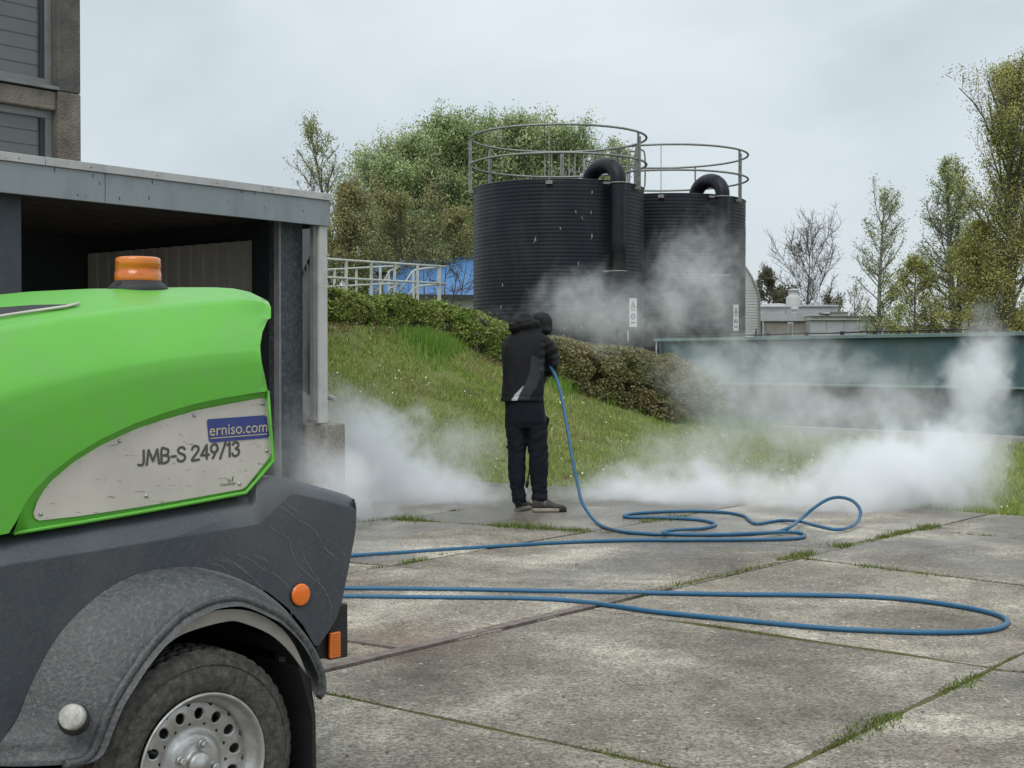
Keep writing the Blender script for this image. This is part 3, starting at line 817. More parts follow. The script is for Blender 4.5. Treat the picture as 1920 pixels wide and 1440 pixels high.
# rear lamp bracket and lamp
pA = T(618, 1210, 0.16)
x0 = T(596, 1210, 0.15).x; x1 = T(637, 1210, 0.15).x
zt, zb = T(630, 1135, 0.15).z, T(620, 1238, 0.15).z
mb = MB(); mb.box((x1 - 0.035, 0.15, zb), (x1 + 0.03, 0.30, zt)); mb.box((x0, 0.16, zb + 0.005), (x1, 0.30, zb + 0.10))
tp(mb, 'lamp_bracket', M['black'], bevel=0.004)
mb = MB(); xa, xb = T(617, 1210, 0.145).x, T(636.5, 1210, 0.145).x; za, zc = T(627, 1233, 0.145).z, T(627, 1185, 0.145).z
mb.box((xa, 0.138, za), (xb, 0.149, zc)); 
mk_ = tp(mb, 'marker_lamp', M['amber'], bevel=0.003)
mb = MB(); 
for q in range(9):
    zz = za + (zc - za) * (q + .5) / 9
    mb.box((xa + 0.004, 0.1355, zz - 0.0012), (xb - 0.004, 0.1385, zz + 0.0012))
tp(mb, 'lens_rib', M['amber_dirty'], mk_)
# mudflap
f0 = T(588, 1265, 0.0)
mb = MB(); rr = []
mb.prism([(f0.x - 0.05, 0.50), (f0.x - 0.01, 0.46), (f0.x + 0.006, 0.36), (f0.x + 0.010, 0.10), (f0.x - 0.002, 0.10), (f0.x - 0.006, 0.36), (f0.x - 0.03, 0.44)], 0.0, 0.20, lambda a, b, d: (a, d, b))
M['flap'] = material('speckled_rubber', (0.010, 0.010, 0.010), 0.7, col2=(0.10, 0.095, 0.08), nscale=120, amount=0.5, ramp=(0.6, 0.75), bump=0.4, bscale=120)
tp(mb, 'mudflap', M['flap'])

# wheel
def make_wheel(yflip=False):
    R, Wd = 0.288, 0.162
    mb = MB()
    prof = [(0.180, 0.012), (0.186, 0.004), (0.200, 0.000), (0.225, -0.002), (0.248, 0.002), (0.264, 0.010), (0.274, 0.018), (0.281, 0.026)]
    back = [(r, Wd - h) for r, h in reversed(prof)]
    n = 200
    # tread with sipes: blocks made by modulating the radius
    tread_y = [0.030, 0.046, 0.0475, 0.053, 0.0545, 0.074, 0.0755, 0.081, 0.0825, 0.102, 0.1035, 0.109, 0.1105, 0.130, 0.132]
    grooves = {2: 1, 3: 1, 6: 1, 7: 1, 10: 1, 11: 1}
    rows_ = []
    def rng_pt(r, h, kk): a = 2 * math.pi * kk / n; return (r * math.cos(a), h, 0.294 + r * math.sin(a))
    for r, h in prof: rows_.append([rng_pt(r, h, kk) for kk in range(n)])
    rows_.append([rng_pt(0.2855 - (0.003 if kk % 4 == 0 else 0), 0.0295, kk) for kk in range(n)])
    for i, h in enumerate(tread_y):
        row_ = []
        for kk in range(n):
            sip = 0.0045 if kk % 4 == (0 if (i < 3 or i > 11) else 2) else 0
            rr_ = R - (0.009 if i in grooves else 0) - sip - 0.0012 * abs(h - 0.081) / 0.05
            row_.append(rng_pt(rr_, h, kk))
        rows_.append(row_)
    for r, h in back: rows_.append([rng_pt(r, h, kk) for kk in range(n)])
    mb.grid(rows_, closed=True)
    # bead lines on the sidewall
    for rb in (0.206, 0.252):
        mb.tube([(rb * math.cos(2 * math.pi * k_ / 60), 0.0005, 0.294 + rb * math.sin(2 * math.pi * k_ / 60)) for k_ in range(60)], 0.0016, 5, closed=True)
    wheel = empty('wheel')
    wheel.location = (0, 0, 0)
    ty = mb.build('tyre', M['tyre'], None)
    # rim: outer flange, barrel and dish
    mb = MB()
    mb.lathe([(0.1795, 0.004), (0.1825, 0.0005), (0.1795, -0.0035), (0.1745, -0.003), (0.1725, 0.003), (0.1700, 0.016), (0.1620, 0.030), (0.1540, 0.036), (0.1505, 0.044), (0.1480, 0.060), (0.1465, 0.130)], (0, 0, 0.294), 72, 'y')
    # dish with oval holes
    NH = 14; Mh = 20; ri, ro = 0.094, 0.149; hc, hr, ht = 0.1215, 0.0150, 0.0128
    def dish_y(r): return float(np.interp(r, [0.03, 0.055, 0.07, 0.094, 0.108, 0.135, 0.149], [0.040, 0.036, 0.040, 0.052, 0.0475, 0.0455, 0.050]))
    for q in range(NH):
        a0 = 2 * math.pi * q / NH + 0.1; da = math.pi / NH
        hole, bound = [], []
        for k_ in range(Mh):
            th = 2 * math.pi * k_ / Mh
            hr_ = hc + hr * math.cos(th); ha = a0 + ht * math.sin(th) / hc
            hole.append((hr_, ha))
            cx_, sy_ = math.cos(th), math.sin(th)
            mm_ = max(abs(cx_), abs(sy_)); ux, uy = cx_ / mm_, sy_ / mm_
            bound.append(((ri + ro) / 2 + ux * (ro - ri) / 2, a0 + uy * da))
        def cart(p, dy=0): return (p[0] * math.cos(p[1]), dish_y(p[0]) + dy, 0.294 + p[0] * math.sin(p[1]))
        mid_ = [tuple(h_[i] + (b_[i] - h_[i]) * 0.16 for i in (0, 1)) for h_, b_ in zip(hole, bound)]
        mb.grid([[cart(p) for p in bound], [cart(p) for p in mid_]], closed=True)
        mb.grid([[cart(p) for p in mid_], [cart(p, 0.0012) for p in hole]], closed=True)
        mb.grid([[cart(p, 0.0012) for p in hole], [cart(p, 0.009) for p in hole]], closed=True)
    mb.lathe([(0.094, 0.052), (0.088, 0.0545), (0.080, 0.052), (0.072, 0.043), (0.066, 0.037), (0.050, 0.035), (0.034, 0.036), (0.031, 0.030)], (0, 0, 0.294), 64, 'y')
    rim = mb.build('rim', M['rim'], None)
    mb = MB(); mb.lathe([(0.031, 0.034), (0.031, 0.018), (0.027, 0.013), (0.014, 0.011), (0.012, 0.008), (0.0001, 0.0075)], (0, 0, 0.294), 32, 'y')
    cap = mb.build('hub_cap', M['rim'], None)
    bolts = []
    for q in range(4):
        a = math.radians(72 + 90 * q); c = (0.050 * math.cos(a), 0, 0.294 + 0.050 * math.sin(a))
        mb = MB(); mb.lathe([(0.013, 0.036), (0.012, 0.030), (0.0095, 0.028)], c, 16, 'y'); mb.lathe([(0.0095, 0.029), (0.0095, 0.017), (0.008, 0.0155), (0.0001, 0.0155)], c, 6, 'y', sm=False)
        bolts.append(mb.build('bolt', M['rim'], None))
    mb = MB(); a = math.radians(158)
    mb.tube([(0.150 * math.cos(a), 0.034, 0.294 + 0.150 * math.sin(a)), (0.132 * math.cos(a), 0.020, 0.294 + 0.132 * math.sin(a))], 0.0045, 8)
    val = mb.build('valve', M['black'], None)
    # brake drum seen through the holes
    mb = MB(); mb.lathe([(0.0001, 0.075), (0.11, 0.075), (0.115, 0.13)], (0, 0, 0.294), 32, 'y')
    dr = mb.build('brake_drum', M['black'], None)
    for o_ in [ty, rim, cap, val, dr] + bolts: o_.parent = wheel
    return wheel
wheel = make_wheel(); wheel.parent = trailer
w2 = copy_tree(wheel, trailer); w2.rotation_euler = (0, 0, math.pi); w2.location = (0, YM, 0)
# drawbar, jockey wheel and front support (beyond the left edge of the photo)
mb = MB(); mb.tube([(-2.55, YM / 2, 0.0), (-2.55, YM / 2, 0.75)], 0.03, 10); mb.lathe([(0.09, -0.03), (0.10, 0), (0.09, 0.03)], (-2.55, YM / 2, 0.1), 20, 'y')
tp(mb, 'jockey_stand', M['black'])
# ================================================================== GRASS BANK
HB = [(380, 590, 20.0), (560, 606, 20.8), (617, 609, 21.0), (740, 621, 22.0), (870, 655, 23.0), (950, 690, 23.6), (1050, 722, 24.3), (1150, 760, 25.1), (1250, 790, 26.0), (1390, 800, 27.0), (1500, 806, 26.5), (1920, 822, 23.2), (2600, 850, 19)]
_hx = [h[0] for h in HB]
def hb_d(px): return interp(_hx, [h[2] for h in HB], px)
def hb_z(px):
    d = hb_d(px); y = interp(_hx, [h[1] for h in HB], px); return P(px, y, d).z
def edge_d(px):         # distance at which the paving ends in this direction
    a, b = edge_line
    dx = (px - 960) / F
    # intersect x = dx*y with the line a-b
    ex, ey = b.x - a.x, b.y - a.y
    t = (dx * a.y - a.x) / (ex - dx * ey)
    return a.y + ey * t
def ground_z(x, y):
    px = 960 + F * x / max(y, 1)
    px = max(380, min(2600, px))
    e, h = edge_d(px), hb_d(px)
    zh = max(0.04, hb_z(px))
    if y <= e: return -0.02
    if y < h:
        t = (y - e) / (h - e); s_ = t * t * (3 - 2 * t)
        z = zh * (0.35 * t + 0.65 * s_) - 0.02 * (1 - t)
    else:
        drop = 1.0 if px < 900 else max(0.0, 1 - (px - 900) / 300)
        z = zh * drop + zh * (1 - drop) * math.exp(-(y - h) / 3.0)
        z *= math.exp(-max(0, y - 36) / 14)
    return z + 0.035 * mnoise.noise(Vector((x * 0.7, y * 0.7, 0))) * min(1, (y - e) / 2) + 0.015 * mnoise.noise(Vector((x * 2.3, y * 2.3, 3))) * min(1, (y - e) / 2)
M['grass_ground'] = material('turf', (0.10, 0.14, 0.035), 0.95, col2=(0.17, 0.18, 0.06), nscale=1.3, amount=0.9, bump=0.9, bscale=18, bdist=0.05, dirt=(0.14, 0.11, 0.06), dirt_scale=0.8, dirt_amt=0.45, spec=0.15)
M['far_field'] = material('far_field', (0.07, 0.10, 0.03), 0.95, col2=(0.10, 0.10, 0.05), nscale=0.05, spec=0.1)
pxs = np.linspace(385, 2560, 190)
rows = []
for i in range(110):
    f_ = (i / 109) ** 1.25
    r_ = []
    for px in pxs:
        e = edge_d(px); y = e - 0.05 + (62 - e) * f_
        x = (px - 960) / F * y
        r_.append((x, y, ground_z(x, y)))
    rows.append(r_)
mb = MB(); mb.grid(rows)
bank = mb.build('grass_bank', M['grass_ground']); tag(bank, kind='structure')
mb = MB(); mb.quad((-500, 58, -0.02), (500, 58, -0.02), (900, 1400, -0.02), (-900, 1400, -0.02))
ff = mb.build('far_field', M['far_field']); tag(ff, kind='structure')

# grass blades (stuff)
def blades(name, pos, hgt, wid, mat, seed, lean=0.5, label=None, parent=None):
    rg = np.random.default_rng(seed); n = len(pos)
    a = rg.uniform(0, 2 * np.pi, n); l = rg.uniform(0, 2 * np.pi, n)
    h = hgt * rg.uniform(0.5, 1.3, n); w = wid * rg.uniform(0.6, 1.2, n) / 2
    dx, dy = np.cos(a) * w, np.sin(a) * w
    lx, ly = np.cos(l) * h * lean * rg.uniform(0.1, 1, n), np.sin(l) * h * lean * rg.uniform(0.1, 1, n)
    V = np.zeros((n, 3, 3)); V[:, 0] = pos + np.stack([dx, dy, 0 * dx], 1); V[:, 1] = pos - np.stack([dx, dy, 0 * dx], 1)
    V[:, 2] = pos + np.stack([lx, ly, h], 1)
    m = fast_mesh(name, V.reshape(-1, 3), np.arange(3 * n).reshape(-1, 3))
    o = obj_from(name, m, mat, parent); return o
M['blade'] = material('grass_blades', (0.235, 0.325, 0.06), 0.55, col2=(0.36, 0.38, 0.14), nscale=0.7, amount=0.9, island=0.45, spec=0.25, dirt=(0.25, 0.20, 0.10), dirt_scale=0.9, dirt_amt=0.5, transl=0.25)
M['bright_blade'] = material('bright_grass_blades', (0.15, 0.27, 0.035), 0.5, col2=(0.24, 0.33, 0.08), nscale=2, island=0.4, spec=0.3, transl=0.25)
rg = np.random.default_rng(11)
pos = []
for _ in range(170000):
    px = rg.uniform(590, 1960); e, h = edge_d(px), hb_d(px)
    t = rg.random() ** 1.1
    y = e + (h + 0.4 - e) * t
    if px > 1390: y = min(y, h + 1.0)
    x = (px - 960) / F * y
    if mnoise.noise(Vector((x * 1.3, y * 1.3, 2))) + 0.6 * mnoise.noise(Vector((x * 5, y * 5, 2))) < -0.22 and rg.random() < 0.8: continue
    pos.append((x, y, ground_z(x, y) - 0.004))
blk = blades('lawn_grass', np.array(pos), 0.058, 0.015, M['blade'], 3, 1.0)
tag(blk, 'short green lawn grass with dry patches covering the sloping bank', 'grass', kind='stuff')
pos = []
for (cx, cy_, sx_, n) in [(815, 655, 30, 3500), (1055, 700, 18, 2500), (1370, 795, 70, 5000), (1180, 780, 60, 200), (1440, 810, 60, 2000), (800, 880, 60, 800)]:
    for _ in range(n):
        px = rg.normal(cx, sx_ * 0.6); d = hb_d(px) - abs(rg.normal(0, 0.6)) - 0.1
        x = (px - 960) / F * d; pos.append((x, d, ground_z(x, d)))
bb = blades('tall_grass', np.array(pos), 0.20, 0.018, M['bright_blade'], 5, 0.6)
tag(bb, 'longer bright green grass growing along the foot of the hedge', 'grass', kind='stuff')
M['daisy'] = material('daisy_white', (0.8, 0.8, 0.74), 0.6)
V = []; Fc = []
for _ in range(230):
    px = rg.uniform(610, 1960); e, h = edge_d(px), hb_d(px); y = e + (h - e) * rg.random(); x = (px - 960) / F * y
    if mnoise.noise(Vector((x * 0.6, y * 0.6, 9))) < -0.1: continue
    z = ground_z(x, y) + rg.uniform(0.04, 0.075); r0 = rg.uniform(0.006, 0.012); n = len(V)
    V += [(x + r0 * math.cos(k * 1.047), y + r0 * math.sin(k * 1.047) * 0.8, z + r0 * 0.7 * math.sin(k * 1.047)) for k in range(6)]; Fc.append(tuple(range(n, n + 6)))
dm = fast_mesh('daisies', V, Fc); da = obj_from('daisies', dm, M['daisy']); tag(da, 'tiny white daisies scattered over the grass bank', 'flowers', kind='stuff')
M['litter'] = material('dry_twigs', (0.20, 0.13, 0.07), 0.9, col2=(0.12, 0.08, 0.04), nscale=4, island=0.5)
pos = []
for _ in range(9000):
    px = rg.uniform(600, 1400); d = hb_d(px) + rg.normal(-0.1, 0.35)
    if mnoise.noise(Vector((px * 0.02, 0, 4))) + 0.25 < abs(rg.normal(0, 0.3)): continue
    x = (px - 960) / F * d; pos.append((x, d, ground_z(x, d)))
bl = blades('dry_litter', np.array(pos), 0.07, 0.02, M['litter'], 15, 2.5)
tag(bl, 'brown dry twigs and litter at the foot of the hedge', 'litter', kind='stuff')

# weeds in the joints of the paving
M['weed'] = material('joint_weeds', (0.10, 0.165, 0.025), 0.6, col2=(0.19, 0.20, 0.06), nscale=8, amount=1, island=0.5, spec=0.25, transl=0.2)
M['moss'] = material('joint_moss', (0.085, 0.10, 0.02), 0.95, col2=(0.13, 0.11, 0.05), nscale=20, amount=1, bump=1, bscale=120, bdist=0.01)
pos = []; hs = []
def weeds(p, q, dens, spread=0.03, hgt=0.05, clump=True):
    a, b = G(*p), G(*q); L = (b - a).length; near_ = 1.0 if (a.y + b.y) / 2 > 7.5 else 0.45; dens *= 0.75 * (near_ if near_ < 1 else 1); hgt *= 0.50 if near_ == 1 else 0.30; spread *= 0.85
    for _ in range(int(dens * L)):
        t = rg.random()
        c = a.lerp(b, t)
        nv = mnoise.noise(Vector((c.x * 2.2, c.y * 2.2, 0.5))) + 0.5 * mnoise.noise(Vector((c.x * 11, c.y * 11, 0.5)))
        if nv + rg.normal(0, 0.12) < (0.0 if clump else -0.30): continue
        ss = spread * (0.35 + 1.3 * max(0, 0.35 + nv)) * (1.0 if rg.random() < .85 else 2)
        pos.append((c.x + rg.normal(0, ss), c.y + rg.normal(0, ss), 0.0)); hs.append(hgt * (0.45 + 1.5 * max(0, 0.3 + nv)))
weeds((719, 973), (1097, 998), 1700, 0.035, 0.06, False)
weeds((653, 1074), (720, 1063), 900, 0.03, 0.05, False); weeds((755, 1057), (800, 1048), 1100, 0.03, 0.07, False); weeds((825, 1042), (895, 1032), 800, 0.025, 0.05)
weeds((1570, 1027), (1750, 988), 1500, 0.03, 0.06, False); weeds((1462, 1051), (1520, 1040), 1200, 0.03, 0.05, False)
weeds((1510, 1049), (1735, 1077), 900, 0.02, 0.05); weeds((1735, 1077), (1920, 1098), 400, 0.02, 0.035)
weeds((1250, 1103), (1460, 1055), 500, 0.016, 0.03); weeds((1110, 1137), (1250, 1103), 200, 0.02, 0.03)
weeds((905, 1182), (960, 1168), 1500, 0.028, 0.07, False); weeds((812, 1203), (845, 1196), 1000, 0.025, 0.06, False); weeds((980, 1165), (1060, 1148), 700, 0.018, 0.04)
weeds((600, 1264), (700, 1240), 500, 0.03, 0.03); weeds((675, 1205), (710, 1212), 500, 0.03, 0.04, False)
weeds((605, 1298), (1240, 1435), 800, 0.012, 0.02); weeds((860, 1353), (960, 1372), 500, 0.02, 0.03); weeds((1070, 1397), (1240, 1437), 1500, 0.022, 0.03, False)
weeds((1180, 1151), (1860, 1252), 600, 0.013, 0.025); weeds((1390, 1183), (1520, 1202), 700, 0.02, 0.035); weeds((1710, 1230), (1870, 1255), 1000, 0.02, 0.03)
weeds((1475, 1438), (1870, 1250), 2600, 0.022, 0.035); weeds((1870, 1250), (1920, 1225), 2500, 0.022, 0.045, False); weeds((1500, 1430), (1600, 1380), 1200, 0.02, 0.04, False)
weeds((1655, 1350), (1690, 1336), 1500, 0.018, 0.05, False); weeds((1750, 1310), (1860, 1255), 1200, 0.02, 0.035)
weeds((1840, 1002), (1920, 1012), 400, 0.02, 0.03); weeds((1200, 981), (1285, 966), 1600, 0.06, 0.035, False)
weeds((1744, 997), (1850, 1005), 300, 0.02, 0.03); weeds((809, 963), (860, 956), 900, 0.04, 0.05, False); weeds((675, 980), (705, 976), 400, 0.04, 0.05, False)
weeds((863, 1099), (888, 1100), 500, 0.02, 0.03, False); weeds((950, 1099), (968, 1100), 300, 0.02, 0.03, False); weeds((1135, 1000), (1150, 997), 400, 0.03, 0.05, False); weeds((1067, 1059), (1083, 1060), 400, 0.02, 0.03, False)
weeds((965, 974), (980, 974), 300, 0.025, 0.02, False)
pos = np.array(pos); hs = np.array(hs)
rgw = np.random.default_rng(8); n = len(pos)
a = rgw.uniform(0, 2 * np.pi, n); l = rgw.uniform(0, 2 * np.pi, n); h = hs * rgw.uniform(0.3, 1.25, n); w = rgw.uniform(0.0025, 0.0055, n)
V = np.zeros((n, 3, 3)); off = np.stack([np.cos(a) * w, np.sin(a) * w, 0 * a], 1)
V[:, 0] = pos + off - [0, 0, 0.006]; V[:, 1] = pos - off - [0, 0, 0.006]; V[:, 2] = pos + np.stack([np.cos(l) * h * .7, np.sin(l) * h * .7, h], 1)
wm = fast_mesh('joint_weeds', V.reshape(-1, 3), np.arange(3 * n).reshape(-1, 3)); wo = obj_from('joint_weeds', wm, M['weed'])
tag(wo, 'small weeds and grass tufts growing in the joints of the concrete', 'weeds', kind='stuff')
mb = MB()
for l_, p0, p1 in ((0, (719, 973), (1097, 998)), (0, (1570, 1027), (1750, 988)), (0, (1475, 1438), (1920, 1225)), (0, (605, 1298), (1240, 1435)), (0, (1180, 1151), (1860, 1252)), (0, (1250, 1103), (1460, 1055)), (0, (1490, 1045), (1735, 1077))):
    a, b = G(*p0), G(*p1); K = int((b - a).length / 0.05); d = (b - a).normalized(); nn = Vector((-d.y, d.x, 0))
    r1 = []; r2 = []; r3 = []
    for i in range(K + 1):
        p = a.lerp(b, i / K); w_ = max(0.002, 0.013 + 0.016 * mnoise.noise(p * 3.1) + 0.008 * mnoise.noise(p * 11))
        zc = -0.004 + 0.010 * mnoise.noise(p * 2.1 + Vector((3, 3, 3)))
        r1.append(p + nn * w_ + Vector((0, 0, -0.012))); r2.append(p + Vector((0, 0, zc + 0.006))); r3.append(p - nn * w_ + Vector((0, 0, -0.012)))
    mb.grid([r1, r2, r3])
mo = mb.build('joint_moss', M['moss']); tag(mo, 'moss and soil filling the joints between the concrete slabs', 'moss', kind='stuff')
# crumbs and leaves lying on the slabs
mb = MB(); rg3 = random.Random(9)
for _ in range(150):
    px, py = rg3.uniform(640, 1920), rg3.uniform(1000, 1440); c = G(px, py); s_ = rg3.uniform(0.003, 0.010) * rg3.uniform(0.5, 1.3)
    ang = rg3.uniform(0, 6); u = Vector((math.cos(ang), math.sin(ang), 0)) * s_; v = Vector((-u.y, u.x, 0)) * rg3.uniform(0.3, .9); z = Vector((0, 0, s_ * 0.5))
    c.z = 0.004
    mb.quad(c + u, c + v, c + z); mb.quad(c + v, c - u, c + z); mb.quad(c - u, c - v, c + z); mb.quad(c - v, c + u, c + z)
dbo = mb.build('debris', M['litter']); tag(dbo, 'small crumbs of soil and leaf bits lying on the slabs', 'debris', kind='stuff')

# ================================================================== HEDGES
M['hedge_leaf'] = material('hedge_leaves', (0.15, 0.245, 0.035), 0.5, col2=(0.25, 0.27, 0.07), nscale=0.9, amount=0.9, island=0.55, spec=0.35, transl=0.2)
M['olive_leaf'] = material('olive_shrub_leaves', (0.15, 0.175, 0.055), 0.55, col2=(0.27, 0.22, 0.10), nscale=1.1, amount=1, island=0.5, spec=0.3, transl=0.2)
M['twig'] = material('hedge_twigs', (0.085, 0.065, 0.045), 0.9, col2=(0.15, 0.12, 0.09), nscale=6, island=0.3)
def leaf_quads(pos, size, rg, aspect=0.55, flat=0.0):
    n = len(pos); nrm = rg.normal(size=(n, 3)); nrm[:, 2] += flat; nrm /= np.linalg.norm(nrm, axis=1)[:, None]
    u = np.cross(nrm, rg.normal(size=(n, 3))); u /= np.maximum(np.linalg.norm(u, axis=1)[:, None], 1e-6)
    v = np.cross(nrm, u); s_ = (size * rg.uniform(0.6, 1.3, n))[:, None]
    V = np.stack([pos - u * s_ * .5, pos + v * s_ * .5 * aspect, pos + u * s_ * .5, pos - v * s_ * .5 * aspect], 1)
    return V.reshape(-1, 3), np.arange(4 * n).reshape(-1, 4)
def segs_mesh(name, segs, n=3):
    segs = np.array(segs, dtype=np.float64)          # a(3) b(3) ra rb
    A, B, ra, rb = segs[:, 0:3], segs[:, 3:6], segs[:, 6], segs[:, 7]
    d = B - A; L = np.linalg.norm(d, axis=1); d /= np.maximum(L, 1e-6)[:, None]
    ref = np.where(np.abs(d[:, 2:3]) < 0.9, np.array([[0, 0, 1.0]]), np.array([[1.0, 0, 0]]))
    x = np.cross(ref, d); x /= np.linalg.norm(x, axis=1)[:, None]; y = np.cross(d, x)
    V = []
    for c, r in ((A, ra), (B, rb)):
        for k in range(n):
            t = 2 * math.pi * k / n; V.append(c + (x * math.cos(t) + y * math.sin(t)) * r[:, None])
    V = np.stack(V, 1).reshape(-1, 3); m = len(segs); base_ = np.arange(m)[:, None] * 2 * n
    F_ = []
    for k in range(n):
        F_.append(base_ + np.array([[k, (k + 1) % n, n + (k + 1) % n, n + k]]))
    return fast_mesh(name, V, np.concatenate(F_, 0))
def hedge(name, label, leafmat, x0, x1, topf, depth, nleaf, seed, size, basef=None, twigs=700, front=0.0):
    rg = np.random.default_rng(seed); P_ = []; segs = []
    root = empty(name, P((x0 + x1) / 2, 680, hb_d((x0 + x1) / 2)), label, 'hedge')
    tries = 0
    while len(P_) < nleaf and tries < nleaf * 4:
        tries += 1
        px = rg.uniform(x0, x1); d0 = hb_d(px); zt = P(px, topf(px), d0 + depth * 0.4).z; zb = hb_z(px)
        if front: d0 -= front * min(1, (px - x0) / 60, (x1 - px) / 60 + .3); zb = ground_z((px - 960) / F * d0, d0)
        if zt - zb < 0.06: continue
        # points near the outer skin of a rounded section, more on the skin than inside
        th = rg.uniform(-0.15, math.pi); rr = 1 - abs(rg.normal(0, 0.16))
        cyy = d0 + depth * 0.5; v = math.sin(th); u = -math.cos(th)
        sq = 0.75
        yy = cyy + depth * 0.5 * rr * math.copysign(abs(u) ** sq, u); zz = zb + (zt - zb) * (rr * math.copysign(abs(v) ** sq, v) * 0.97 + 0.03)
        X = (px - 960) / F * yy
        bumpn = 0.09 * mnoise.noise(Vector((X * 1.6, yy * 1.6, zz * 1.6 + seed))) + 0.07 * mnoise.noise(Vector((X * 4.6, yy * 4.6, zz * 4.6 + seed)))
        if mnoise.noise(Vector((X * 3.2, yy * 3.2, zz * 5.0 + 7 + seed))) < -0.27: continue
        if topf is not None and rg.random() < 0.03: zz += rg.uniform(0, 0.10)
        P_.append((X, yy - bumpn, zz + bumpn * 0.6))
    P_ = np.array(P_)
    V, Fc = leaf_quads(P_, size, rg, 0.55, 0.5)
    obj_from('foliage', fast_mesh('foliage', V, Fc), leafmat, root)['kind'] = 'stuff'
    for _ in range(twigs):
        px = rg.uniform(x0, x1); d0 = hb_d(px) + rg.uniform(0, depth); zt = P(px, topf(px), hb_d(px) + depth * 0.4).z; zb = hb_z(px)
        if zt - zb < 0.1: continue
        X = (px - 960) / F * d0; a = Vector((X, d0, zb - 0.05)); q = rg.uniform(0.5, 1.05)
        yb = d0 + rg.normal(0, 0.2)
        b_ = a + Vector((rg.normal(0, 0.15), (hb_d(px) + depth * .5 - d0) * 0.3 + rg.normal(0, .1), (zt - zb) * q * (0.9 if d0 - hb_d(px) > 0.2 else 0.6)))
        mid = a.lerp(b_, 0.5) + Vector((rg.normal(0, 0.05), rg.normal(0, 0.05), 0))
        segs.append((*a, *mid, 0.010, 0.007)); segs.append((*mid, *b_, 0.007, 0.003))
    obj_from('branches', segs_mesh('branches', segs), M['twig'], root)
    return root
top1 = poly_fn([(540, 540), (617, 543), (690, 549), (760, 555), (850, 570), (900, 586), (950, 605), (1000, 640), (1040, 690), (1060, 720)])
hedge('clipped_hedge', 'dense clipped green hedge running along the top of the grass bank', M['hedge_leaf'], 560, 1005, top1, 1.3, 60000, 1, 0.05)
top2 = poly_fn([(985, 640), (1010, 632), (1045, 632), (1090, 640), (1130, 648), (1200, 656), (1260, 668), (1300, 684), (1335, 706), (1365, 745), (1385, 775), (1400, 795)])
hedge('olive_shrub', 'broad straggly olive shrub border right of the standing worker, before the green container', M['olive_leaf'], 985, 1398, top2, 1.5, 56000, 2, 0.055, twigs=1300, front=1.0)

# ================================================================== TANKS
M['hdpe'] = material('black_tank_plastic', (0.005, 0.006, 0.011), 0.46, col2=(0.010, 0.012, 0.018), nscale=2.2, amount=0.8, bump=0.15, bscale=20, spec=0.30,
                     dirt=(0.035, 0.036, 0.04), dirt_scale=1.3, dirt_amt=0.5, stretch=(1, 1, 0.35))
M['galv'] = material('galvanised_steel', (0.30, 0.305, 0.29), 0.55, 0.5, col2=(0.20, 0.20, 0.175), nscale=10, amount=0.9, bump=0.1)
M['sign_white'] = material('sign_white', (0.62, 0.64, 0.63), 0.5, col2=(0.5, 0.52, 0.5), nscale=5)
M['sign_dark'] = material('sign_dark_print', (0.05, 0.06, 0.08), 0.5)
M['sign_blue'] = material('sign_blue_print', (0.03, 0.08, 0.20), 0.5)
M['sign_yellow'] = material('sign_warning_print', (0.42, 0.38, 0.14), 0.5)
